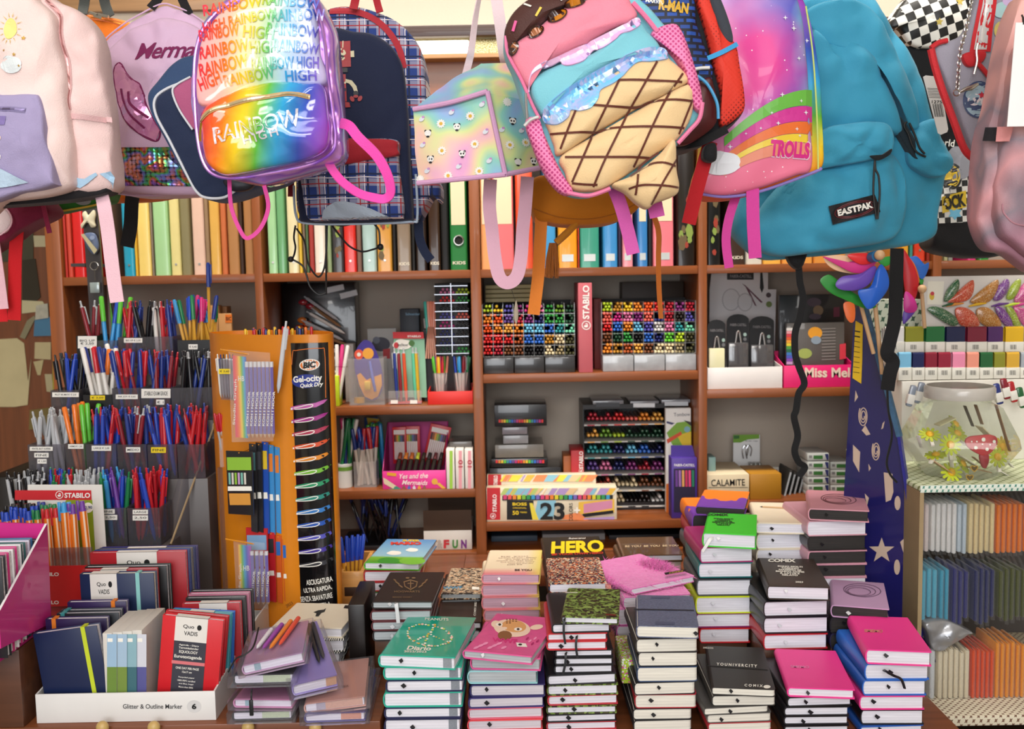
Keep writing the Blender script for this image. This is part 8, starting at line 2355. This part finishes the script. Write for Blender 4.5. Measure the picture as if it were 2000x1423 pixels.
for k,(x0,x1,y0,y1,Y,c,c2,nm) in enumerate(((441,492,880,1006,1.86,'#17181a','#8fbf3a','black marker pack with green window'),(486,500,866,1040,1.88,'#2a2a2e','#5a8a8f','dark narrow marker pack'),(499,511,864,1040,1.885,'#1f1f24','#3a3a40','black narrow marker pack'),(511,523,862,1042,1.89,'#1f4fb0','#e3c02a','blue narrow pen pack'),(523,534,868,1044,1.895,'#3a8fd0','#e8822a','light blue and orange pen pack'),(535,546,872,1042,1.9,'#3f94d4','#e8822a','outer light blue and orange pen pack'),
           (480,522,1030,1176,1.89,'#c4252c','#7fa8d0','red card pack behind the low pencils'),(522,536,1038,1176,1.895,'#c4202c','#2a2a2c','narrow red pen pack'),(537,549,1044,1178,1.9,'#d9601f','#2f6fc0','narrow orange and blue pen pack'),(550,560,1052,1176,1.9,'#d86a22','#2f6fc0','outer orange and blue pen pack'))):
 D = Th('hanging_pack','%s hanging on the orange tower' % nm,'packet',Fr((x0 + x1) / 2,y1,Y,yaw=-10))
 f = D.F
 G().prism(f.ls([(x0,y0),(x1,y0 + 2),(x1 + 3,y1),(x0 + 5,y1 - 3)]),0,.004).o('card',m(c,.35,cl=.3),D)
 h = y1 - y0
 poly(D,f,[([(x0 + 2,y0 + h * .1),(x1 - 2,y0 + h * .1),(x1 - 1,y0 + h * .3),(x0 + 3,y0 + h * .3)],0),([(x0 + 4,y0 + h * .55),(x1 - 1,y0 + h * .55),(x1,y0 + h * .62),(x0 + 4,y0 + h * .62)],1)],[m(c2,.4),TX],'card_print')
 if x1 - x0 > 30:
  poly(D,f,[([(x0 + 5 + 6 * q,y0 + h * .34),(x0 + 9 + 6 * q,y0 + h * .34),(x0 + 10 + 6 * q,y0 + h * .52),(x0 + 6 + 6 * q,y0 + h * .52)],q % 4) for q in range(6)] + [([(x0 + 6,y0 + h * .66),(x1 - 4,y0 + h * .66),(x1 - 2,y0 + h * .84),(x0 + 8,y0 + h * .84)],4)],[m(q) for q in ('#7fc0b0','#d8d2c8','#8fbf3a','#c9a0d0','#d9963a')],'pen_print')
 G().rings([(f.l((x0 + x1) / 2,y0 + 4,-.001),.0013),(f.l((x0 + x1) / 2 + 22,y0 - 4,.05),.0013)],6).o('hook',m('#e0901f',.4),D)
lab = 'white four colour pen in the clear pouch on the orange tower'
for k in range(6):
 p = P(432 + 5 * k,776,1.9 + .004 * (k % 2))
 pen('click',p,P(424 + 6 * k,684,1.9),'#e9e6e0',['#e9e6e0','#223a8a','#17171b'][k % 3],lab,lab,rot=0,sc_=.6)
T = Th('clear_pouch','clear pouch with yellow price tag holding white pens on the orange tower','pouch',Fr(440,780,1.89))
G().prism(T.F.ls('426,700 458,704 464,782 432,780'),0,.0008).prism(T.F.ls('426,700 458,704 464,782 432,780'),.018,.0188).o('clear_wall',SM,T)
label(T,T.F,427,720,450,730,'€ 3,60','#f0d32a')
lab = 'red pen leaning in the bunch left of the orange tower'
for k in range(6):
 p = P(438 + 4 * (k % 3),900,1.99 + .01 * (k // 3))
 pen('stick',p,P(420 + 9 * (k % 3) + 4 * (k // 3),812,1.98),'#b9bcc0','#c4202c',lab,lab,sc_=.7)
T = clearbox('pen_cup','clear cup of red pens left of the orange tower','cup',430,856,455,910,1.98,.03,P(440,912,1.98).z)
G().box((P(430,1000,1.99).x,1.985,ZT + .0004),(P(452,1000,1.99).x,2.01,P(440,914,1.98).z)).o('cup_post',SM,None,None,'clear post under the cup of red pens','post')
# ================================================================ right-hand side: star board, windmills, ribbons, jar, felt
T = Th('star_board','dark blue glossy board with beige stars and spirals leaning at the right','board',Fr(1740,1000,1.94,yaw=-38))
F = T.F
SB = '1668,606 1676,596 1690,600 1712,680 1736,770 1757,850 1778,1000 1800,1240 1824,1430 1650,1430 1646,1000 1655,850'
G().prism([V((p.x,0,max(p.z,ZL - F.o.z + .001))) for p in F.ls(SB)],0,.012).o('board',m('#211f63',.22,var=.15,vs=6,cl=.5),T)
BE = m('#cbb3a0',.5)
sh = [(starpts(1722,1075,26,5,.4),0),([(1666,868),(1680,882),(1678,922),(1666,900)],0),([(1758,1058),(1768,1049),(1774,1068),(1764,1078)],0),(ell(1753,982,6,14,16),0),(ell(1752,1107,6,15,16),0),([(1726,922),(1743,925),(1745,960),(1740,976),(1730,980)],0),([(1689,963),(1697,972),(1693,990)],0),([(1671,762),(1676,775),(1669,785)],0),([(1696,905),(1701,914),(1697,920)],0),([(1683,840),(1690,830),(1700,848),(1692,850)],0),([(1724,826),(1728,822),(1725,836),(1721,838)],0)]
poly(T,F,sh,[BE],'star_print')
g = G()
for cx,cy,rx,ry in ((1686,812,9,21),(1711,880,8,20)):
 strip(g,F,[(cx + rx * (.25 + .75 * k / 30) * math.cos(k * .55),cy + ry * (.25 + .75 * k / 30) * math.sin(k * .55)) for k in range(31)],2,-.001,n=2)
g.o('spiral_print',BE,T,F,smooth=0,norm=False)
e_ = F.ls('1690,602 1712,682 1736,772 1757,852',-.001)
G().ribbon(cr(e_,4,False),.009,.014).o('worn_edge',m('#4a78a0',.6,var=.4,vs=80),T)
G().ribbon(cr(F.ls('1757,852 1778,1000 1790,1120 1800,1240',-.001),4,False),.006,.014).o('bright_edge',m('#2f2f9a',.4,var=.3,vs=150),T)
D = Th('price_tag','yellow hand written price strip taped on the star board','tag',F)
G().prism(D.F.ls('1671,626 1685,634 1684,700 1682,749 1665,738 1668,680',-.002),-.002,-.001).o('card',m('#e8bd1c',.5),D)
g = G()
for k in range(9):
 strip(g,D.F,[(1669 - .3 * k,646 + 10 * k),(1680 - .2 * k,648 + 10 * k)],1.1 if k > 1 else 2.4,-.0027,1)
g.o('handwriting',TK,D,smooth=0,norm=False)
def petal(par,F,pts,c,y=.0,bul=.012):
 puff(F,pts,y,.0012,bul * .55,m(c,.4,var=.05),'blade',par,nn=5,pw=2)
HUB = m('#cfa77c',.5)
T = Th('paper_windmill','large windmill with green, purple, blue, pink and red blades on a wooden stick','windmill',Fr(1705,515,1.84))
F = T.F
for pts,c,y,b in (('1602,548 1618,536 1634,545 1650,560 1690,585 1712,598 1690,602 1650,585 1620,570','#1f8a2a',.03,.004),('1610,502 1640,498 1690,505 1705,520 1680,534 1640,530 1618,518','#f3c9a0',.026,.004),('1606,500 1640,520 1670,533 1700,528 1712,505 1690,503 1650,512','#d83a8a',.014,.008),('1655,498 1690,494 1712,500 1706,512 1680,516','#e0282a',.006,.006),
     ('1632,556 1645,540 1680,534 1704,520 1712,525 1700,552 1676,566 1645,566','#6a4ab0',.0,.012),('1676,568 1700,560 1712,528 1722,516 1734,535 1736,560 1720,585 1700,603 1688,596','#1f5fc8',-.006,.014),('1648,592 1668,592 1670,622 1662,630 1652,618','#e0682a',.03,.003),('1715,508 1738,500 1742,512 1728,520','#2f9a3a',.02,.003)):
 petal(T,F,pts,c,y,b)
G().cyl(F.l(1713,500,-.02),F.l(1703,502,.0),.0105,n=14).o('hub_ring',m('#2f6a9a',.4),T)
G().ball(F.l(1718,498,-.028),.0098,12).o('hub_bead',HUB,T)
G().cyl(F.l(1700,505,.028),F.l(1723,730,.05),.0042,n=10).o('stick',HUB,T)
G().cyl(F.l(1680,590,.04),F.l(1706,690,.05),.004,n=10).o('second_stick',HUB,T)
T = Th('paper_windmill','second windmill half hidden behind the hanging black strap, red and magenta blades','windmill',Fr(1790,560,2.12))
F = T.F
for pts,c,y,b in (('1772,508 1790,500 1806,516 1814,512 1813,526 1802,545 1788,532','#2f6fd0',.02,.006),('1762,490 1775,500 1790,530 1794,560 1782,592 1768,570','#c4202a',.0,.01),('1770,500 1786,515 1796,545 1790,556 1776,530','#e0702a',.012,.006),('1768,570 1784,580 1792,600 1784,610 1766,606','#c42a8a',-.004,.008),('1766,606 1788,606 1774,625 1764,632','#5a3aa0',.0,.006),('1792,545 1804,546 1800,556','#2f9a3a',.024,.003)):
 petal(T,F,pts,c,y,b)
G().ball(F.l(1801,564,-.012),.0095,12).o('hub_bead',HUB,T)
G().cyl(F.l(1800,566,.02),F.l(1806,640,.03),.004,n=10).o('stick',HUB,T)
def cross(c1,c2,k=42):
 def f():
  q = NT('mat_print_cloth')
  s_ = q.sep(q.oc((k,k,k)))
  u = q.math('ABSOLUTE',q.math('SUBTRACT',q.math('FRACT',q.math('MULTIPLY_ADD',s_[2],.5,q.math('ADD',s_[0],s_[1]))),.5))
  v = q.math('ABSOLUTE',q.math('SUBTRACT',q.math('FRACT',q.math('SUBTRACT',q.math('MULTIPLY_ADD',s_[2],1.,s_[1]),s_[0])),.5))
  a = q.math('LESS_THAN',q.math('ADD',q.math('MINIMUM',u,v),q.math('MULTIPLY',q.math('MAXIMUM',u,v),.55)),.22)
  return q.out(q.mix(a,lin(c1),lin(c2)),.8)
 return mk(('crs',c1,c2,k),f)
CL1,CL2 = cross('#c3cdbc','#3a5a48'),cross('#e0d6be','#7a5a48',70)
pb('cloth_pillar','box covered in green patterned cloth behind the windmill sticks','box',1704,585,1800,740,2.3,.1,CL1,None,part='cloth_cover')
# ---- stepped cloth covered stand
zt1 = P(1890,948,1.85).z
x0 = P(1797,950,1.85).x
T = Th('cloth_shelf','cloth covered shelf stand carrying the jar above the felt packets','shelf',Fr(o=(x0,1.85,.55)))
zz = lambda py,Y=1.85: P(1890,py,Y).z - (.55)
CLT = cross('#cfd6b4','#7f8a58')
G().box((-.0,0,zz(958)),(.5,.42,zz(948)),.003).o('top_shelf',CLT,T)
G().box((-.0,-.002,zz(960)),(.5,.001,zz(946)),.001).o('cloth_edge',cross('#dde6da','#4f8a7a',90),T)
G().box((-.0,.0,.0),(.008,.4,zz(958))).o('side_post',m('#a58f6a',.7),T)
G().box((-.0,.38,.0),(.5,.4,zz(958))).o('back_panel',m('#4a4440',.8),T)
zl = P(1890,1398,1.8).z - (.55)
G().box((.017,-.05,zl - .02),(.5,.378,zl),.002).o('lower_shelf',CL2,T)
G().box((.017,-.04,0),(.03,-.03,zl - .021)).o('front_leg',m('#a58f6a',.7),T)
zw = .55
G().box((x0 - .004,1.79,.0005),(x0 + .5,2.26,zw - .0003),.002).o('stand_plinth',wood('#4a3020'),None,None,label='dark plinth under the cloth covered shelf stand',cat='plinth')
# ---- trays with ribbons and butterflies behind the jar
zt = zw + zz(948)
for k,(y0,y1,Y) in enumerate(((690,840,2.16),(742,880,2.1))):
 pb('white_tray','white carton step carrying the %s row of satin ribbons' % ['upper','lower'][k],'tray',1738 + 22 * k,y0,2060,y1,Y,.052,pap('#e5e1d8'),zt )
def ribbon(x0,x1,y0,y1,ym,Y,c,lab,zb):
 A,B = P(x0,y1,Y),P(x1,y1,Y)
 h,hm = P(x0,y0,Y).z - zb,P(x0,ym,Y).z - zb
 D = Th('satin_ribbon',lab,'ribbon',Fr(o=((A.x + B.x) / 2,Y,zb + .0004)),'satin ribbons on the white steps')
 w2 = (B.x - A.x) / 2 - .0006
 for k in range(2):
  d0,d1 = .001 + .012 * k,.012 + .012 * k
  hh = h - .004 * k
  r_ = (d1 - d0) / 2
  pr = [(d0,0)] + [(d0 + r_ - r_ * math.cos(a),hh - r_ + r_ * math.sin(a)) for a in (i * math.pi / 10 for i in range(11))] + [(d1,0)]
  g = G()
  va,vb = g.vs([(-w2,y,z) for y,z in pr]),g.vs([(w2,y,z) for y,z in pr])
  for i in range(len(pr) - 1):
   g.face([va[i],vb[i],vb[i + 1],va[i + 1]])
  g.o('ribbon_loop',m(c,.25,var=.05,cl=.3),D,smooth=60)
 G().box((-w2 - .0008,-.0005,0),(w2 + .0008,.0255,hm),.0004).o('paper_label',pap('#e9e5da'),D)
 g = G()
 for i in range(5):
  strip(g,D.F,[(x0 + (x1 - x0) * .3 + 2.6 * i,ym + 5),(x0 + (x1 - x0) * .3 + 2.6 * i,ym + 14)],1 + (i % 2) * .6,-.001,1)
 g.o('barcode',m('#5a5650'),D,smooth=0,norm=False)
for k,(x0_,x1_,c,nm) in enumerate(((1728,1766,'#e9e6e2','white'),(1768,1804,'#8f8f2a','olive'),(1808,1845,'#1f6a38','green'),(1848,1885,'#182048','navy'),(1889,1927,'#7a1a34','burgundy'),(1929,1959,'#4a2060','purple'),(1963,1999,'#e3b41f','yellow'))):
 ribbon(x0_,x1_,638,690,668,2.165,c,'%s satin ribbon in the upper row below the butterflies' % nm,P(1850,689.5,2.16).z)
for k,(x0_,x1_,c,nm) in enumerate(((1755,1780,'#7fbfe3','light blue'),(1782,1805,'#1a2354','navy'),(1807,1830,'#8a1c34','burgundy'),(1832,1857,'#96203a','wine red'),(1860,1885,'#ee8fb0','pink'),(1888,1912,'#ef9a84','salmon'),(1914,1939,'#1f5f34','dark green'),(1941,1963,'#8a8a2a','olive'),(1965,1991,'#d9a93a','gold'),(1993,2015,'#a9afb8','grey'))):
 ribbon(x0_,x1_,688,742,718,2.105,c,'%s satin ribbon in the lower row above the jar' % nm,P(1850,741.5,2.1).z)
for k,(x0_,y0,c,nm) in enumerate(((1768,742,'#8f98a6','grey'),(1784,736,'#8f98a6','second grey'),(1948,738,'#23327a','blue'),(1962,728,'#8a1c2c','dark red'),(1976,734,'#b01c24','red'),(1993,745,'#1f5f34','green'))):
 Fk = Fr(x0_ + 8,y0 + 52,2.02 + .006 * k,roll=-14 if k > 1 else 14)
 D = Th('satin_ribbon','%s satin ribbon bundle leaning beside the jar lid' % nm,'ribbon',Fk,'loose satin ribbon bundles')
 G().box((-.007,0,0),(.007,.01,.046),.004).o('ribbon_loop',m(c,.25,cl=.3),D)
 G().box((-.0074,-.0006,.006),(.0074,.0106,.026),.0004).o('paper_label',pap('#e6e2da'),D)
T = Th('butterfly_card','pale card of six glittering feather butterflies','card',Fr(1900,636,2.23))
F = T.F
G().prism(F.ls('1806,540 2060,536 2060,640 1802,640'),.004,.008).o('card',pap('#d6cfc8'),T)
poly(T,F,[([(1812,549),(1844,549),(1841,595),(1811,594)],0),(ell(1820,578,5,8,12),1),(ell(1821,573,4,4,10),2)],[pap('#e6e0d0'),m('#d9b43a'),m('#c93a4a')],'label_card',off=.003)
def glit(c):
 return mk(('glit',c),lambda: (lambda q: q.out(q.mix(q.ramp(q.noise(900,detail=1),[(.6,'#000'),(.68,'#fff')]),q.mix(q.noise(60),tuple(x * .5 for x in lin(c)[:3]) + (1,),lin(c)),(1,.95,.7,1)),.3,Coat_Weight=.4))(NT('mat_glitter')))
for k,(c,up,dn,nm) in enumerate((('#2a6a44','1844,588 1850,566 1868,546 1874,550 1872,566 1858,584','1812,605 1824,598 1846,604 1866,618 1872,632 1860,636 1836,624','dark green'),('#e04a2a','1852,590 1868,572 1896,548 1903,552 1900,574 1886,588','1866,604 1884,600 1904,612 1914,634 1896,640 1874,632','red'),('#c07a20','1896,590 1910,572 1944,547 1951,552 1944,576 1926,592','1908,604 1928,600 1948,616 1956,636 1934,640 1912,626','amber'),
         ('#7a2a9a','1940,584 1948,562 1964,545 1972,550 1968,570 1954,586','1944,598 1960,602 1974,620 1978,638 1964,636 1950,618','purple'),('#9fb81f','1966,582 1974,560 1988,545 1995,549 1990,568 1978,584','1966,598 1980,604 1990,622 1994,638 1982,636 1970,616','lime'),('#d8489a','1982,590 1990,566 2010,545 2020,560 2010,586','1980,600 2000,602 2016,620 2016,640 1998,634','pink'))):
 D = Th('butterfly','%s glitter butterfly on the pale card' % nm,'butterfly',Fr(1845 + 28 * k,596,2.225))
 for pts in (up,dn):
  puff(D.F,pts,.0,.002,.006,glit(c),'wing',D,.001,nn=4)
 a = PX(up)[0]
 G().rings([(D.F.l(a[0] - 4,598,-.006),.0015),(D.F.l(a[0] + 12,594,-.008),.0035),(D.F.l(a[0] + 30,592,-.006),.0015)],8).o('body',m(['#2a5a3a','#e0903a','#e0b020','#5a2a7a','#b9d03a','#c8408a'][k],.6),D)
# ---- jar
YJ = 1.965
cx = P(1872,850,YJ).x
zj = zt + .001
T = Th('jar','clear plastic jar with round lid full of daisies and clothes pegs','jar',Fr(o=(cx,YJ,zj)))
k_ = YJ / FPX
hz = lambda py: P(1872,py,YJ).z - zj
CLJ = clear('#f6f8f4',.035,.04,'jar')
prof = [(70 * k_,0.),(112 * k_,hz(868)),(108 * k_,hz(850)),(78 * k_,hz(792)),(58 * k_,hz(782)),(58 * k_,hz(768))]
g = G()
g.rings([(V((0,0,z)),r) for r,z in prof],8,caps=False)
g.rings([(V((0,0,.0004)),69 * k_),(V((0,0,.001)),69 * k_)],8)
bmesh.ops.rotate(g.b,verts=g.b.verts[:],cent=(0,0,0),matrix=MX.Rotation(math.radians(12),3,'Z'))
g.o('jar_wall',CLJ,T,smooth=25)
g = G()
g.lathe([(64 * k_,hz(776)),(65 * k_,hz(774)),(65 * k_,hz(756)),(62 * k_,hz(752)),(60 * k_,hz(752)),(60 * k_,hz(755)),(0,hz(755))],40)
g.o('lid',m('#d9d3cb',.3,var=.1,al=.75,cl=.5),T)
Wp = lambda px,py,dy: P(px,py,YJ + dy)
def daisy(px,py,dy,c,ax,nm):
 p = Wp(px,py,dy)
 F = Fr(o=p)
 F.M = MX.Translation(p) @ V(ax).to_track_quat('-Y','Z').to_matrix().to_4x4()
 F.I = F.M.inverted()
 D = Th('daisy_peg',nm,'flower peg',F,'daisy pegs in the jar')
 g = G()
 for i in range(12):
  a = i * .5236
  c_,s_ = math.cos(a),math.sin(a)
  pts = [(.0035,-.0014),(.011,-.0028),(.0195,-.0028),(.022,0),(.0195,.0028),(.011,.0028),(.0035,.0014)]
  g.prism([(x * c_ - y * s_,x * s_ + y * c_) for x,y in pts],-.0008,.0008)
 g.o('petals',m(c,.45),D)
 G().ball((0,-.0015,0),.008,12,sq=(1,.6,1)).o('flower_centre',m('#efb81f',.5),D)
 G().box((-.0035,.001,-.03),(.0035,.006,.012),.0008).o('peg',m('#e3ddd0',.6),D)
LM = '#c3d02a'
for q_ in ((1856,868,-.07,LM,(0,-1,.3),'large lime daisy peg in the middle of the jar front'),(1858,922,-.062,LM,(0,-1,.5),'lime daisy peg at the bottom of the jar'),(1948,892,-.05,LM,(.2,-1,.4),'lime daisy peg at the right inside the jar'),(1816,848,-.05,LM,(-.1,-.6,1),'lime daisy peg seen from its side at the left in the jar'),(1828,888,-.055,LM,(-.2,-.2,1),'lime daisy peg lying flat at the left in the jar'),(1870,846,.02,LM,(.3,-.6,.8),'lime daisy peg behind the large one'),(1880,905,-.04,LM,(.5,-.4,.4),'small tilted lime daisy peg under the toadstool'),(1958,872,.0,'#e0c23a',(.3,-1,.2),'golden daisy peg at the right wall of the jar'),(1866,828,.04,LM,(.6,-.5,.6),'lime daisy peg high at the back of the jar')):
 daisy(*q_)
D = Th('toadstool_peg','red toadstool peg with white dots in the jar','peg',Fr(o=Wp(1918,870,-.066)))
puff(D.F,'1886,862 1894,853 1915,850 1935,849 1947,854 1948,868 1936,884 1922,890 1906,884 1892,874',.0,.006,.004,m('#c4212a',.5),'cap',D)
puff(D.F,'1914,888 1930,886 1932,900 1926,914 1918,910',.001,.005,.003,m('#a82034',.5),'stem',D)
poly(D,D.F,[(ell(x,y,r,r,10),0) for x,y,r in ((1921,858,4),(1906,874,3.6),(1928,877,3.4),(1942,862,3.2),(1908,862,1.6),(1934,868,1.6),(1919,867,1.5),(1898,862,1.5))],[TX],'white_dots',off=-.0048)
D = Th('heart_glasses','tiny heart shaped spectacles peg with yellow rim at the jar bottom','peg',Fr(o=Wp(1900,925,-.066)))
for px,py in ((1903,914),(1894,932)):
 hp = [(px + 7 * math.sin(t) ** 3,py - .44 * (13 * math.cos(t) - 5 * math.cos(2 * t) - 2 * math.cos(3 * t))) for t in (i * .314 for i in range(20))]
 G().prism(D.F.ls(hp),0,.0012).o('lens',m('#6a5020',.4),D)
 G().tube(D.F.ls(hp),.0009,6,closed=True).o('rim',m('#e3b02a',.4),D)
for k,(a,b,c,dy,nm) in enumerate((((1815,895),(1855,922),'#c9a584',-.06,'tan card peg leaning at the lower left of the jar'),((1875,890),(1903,908),'#ddd8cf',-.055,'white card peg left of the toadstool stem'),((1830,830),(1862,815),'#d9d2a8',-.02,'cream lettered card high in the jar'),((1905,790),(1918,828),'#8f6a44',.02,'brown strip standing at the back of the jar'),((1945,790),(1972,880),'#9a6b42',-.02,'long brown strip against the right jar wall'),((1884,792),(1900,832),'#4a3a20',.03,'dark strip at the back of the jar'),
          ((1793,850),(1800,874),'#e0dbd0',-.045,'white peg at the left jar wall'),((1856,892),(1860,912),'#e3ded2',-.07,'white peg under the large daisy'),((1950,918),(1968,928),'#e3ded2',-.03,'white peg at the lower right of the jar'),((1962,896),(1978,912),'#e3ded2',-.03,'white peg right of the lime daisy'),((1912,832),(1930,850),'#d9cfa8',-.04,'square cream card above the toadstool'),((1890,912),(1935,922),'#b58a62',-.045,'wooden peg lying at the jar bottom'),((1900,892),(1925,912),'#b08058',-.02,'wooden peg behind the toadstool stem'))):
 p,q = Wp(*a,dy),Wp(*b,dy + .004)
 d = q - p
 D = Th('clothes_peg' if 'peg' in nm else 'card_strip',nm,'peg' if 'peg' in nm else 'card',Fr(o=p))
 M3 = d.to_track_quat('X','Y').to_matrix()
 wd = .012 if 'card' in nm else .0045
 G().box((0,-.001,-wd),(d.length,.001,wd),.0005).o('body',m(c,.6),D,Fr(o=p))
 for ch in D.o.children:
  ch.matrix_local = M3.to_4x4()
# ---- felt packets
FB = clear('#f4f6f8',.03,.1,'bag')
def felt(x,w_,y0,y1,Y,c,lab,grp,zhook=None,zb=None):
 a,b = P(x,y1,Y),P(x + w_,y0,Y)
 h = b.z - a.z if zb is None else b.z - zb
 D = Th('felt_packet',lab,'packet',Fr(o=((a.x + b.x) / 2,Y,a.z if zb is None else zb + .0005)),grp)
 w2 = (b.x - a.x) / 2 - .0004
 fm = m(c,.9,var=.12,vs=200,bump=.5,bs=500,sheen=.3)
 G().box((-w2,0,0),(w2,.09,h),min(w2 * .85,.0045),seg=3).o('felt_sheet',fm,D)
 g = G()
 ht = h + (.002 if zhook is None else zhook - D.F.o.z - h)
 g.quad([V((-w2,-.002,-.004)),V((w2 + .001,-.0015,-.006)),V((w2,-.0015,h * .98)),V((-w2,-.002,h))])
 g.quad([V((-w2,-.002,h)),V((w2,-.0015,h * .98)),V((w2 * .6,.045,ht)),V((-w2 * .6,.045,ht))])
 g.o('clear_bag',FB,D)
rw = [(1796,10,'#e3d2cc','pale pink',2),(1818,10.5,'#e6e3de','white',5),(1870,10,'#c3d0d8','ice blue',2),(1892,10.5,'#e6cf9a','cream',5),(1946,10.5,'#ea7a1f','orange',6)]
zh = zt - .012
for x,w_,c,nm,n in rw:
 for k in range(n):
  felt(x + w_ * k,w_,985 + R.uniform(-3,3),1080 + R.uniform(-3,3),1.9,c,'%s felt packet in the upper felt row' % nm,'%s felt upper row' % nm,zh)
for x,w_,c,nm,n in ((1799,11,'#58aec6','aqua',3),(1835,10,'#3f9cb8','deep aqua',2),(1860,11,'#23246a','navy',3),(1902,10.5,'#1c2258','dark navy',4),(1950,11,'#4a4f1c','olive',5)):
 for k in range(n):
  felt(x + w_ * k,w_,1112 + R.uniform(-4,4),1212 + R.uniform(-8,8),1.885,c,'%s felt packet in the middle felt row' % nm,'%s felt middle row' % nm,P(1880,1078,1.885).z)
for py,Y in ((975,1.945),(1092,1.93)):
 z = zh if py == 975 else P(1880,1078,1.885).z
 G().cyl((x0 + .018,Y,z + .001),(x0 + .48,Y,z + .001),.0025,n=8).o('hanging_rod',m('#8a8884',.3,.9),None,None,label='thin metal rod behind the %s row of felt packets' % ('upper' if py == 975 else 'middle'),cat='rod')
for x,w_,c,nm,n in ((1816,12,'#d9dadb','grey white',1),(1832,10.5,'#e6d7b8','ivory',6),(1898,9,'#e5501f','vermilion',5),(1944,10,'#f0952a','golden orange',6)):
 for k in range(n):
  felt(x + w_ * k,w_,1270 - 14 * (c[1] == 'f') + R.uniform(-4,4),1350,1.875,c,'%s felt packet standing on the lower cloth shelf' % nm,'%s felt lower row' % nm,None,zw + zl)
D = Th('silver_packet','crumpled silver grey packet lying on the ivory felt packets','packet',Fr(1850,1260,1.872))
puff(D.F,'1806,1216 1850,1212 1898,1234 1896,1240 1860,1258 1842,1270 1822,1268 1812,1240',.0,.03,.006,m('#a9aaae',.3,.5,var=.15),'foil',D,.006,fr=26)
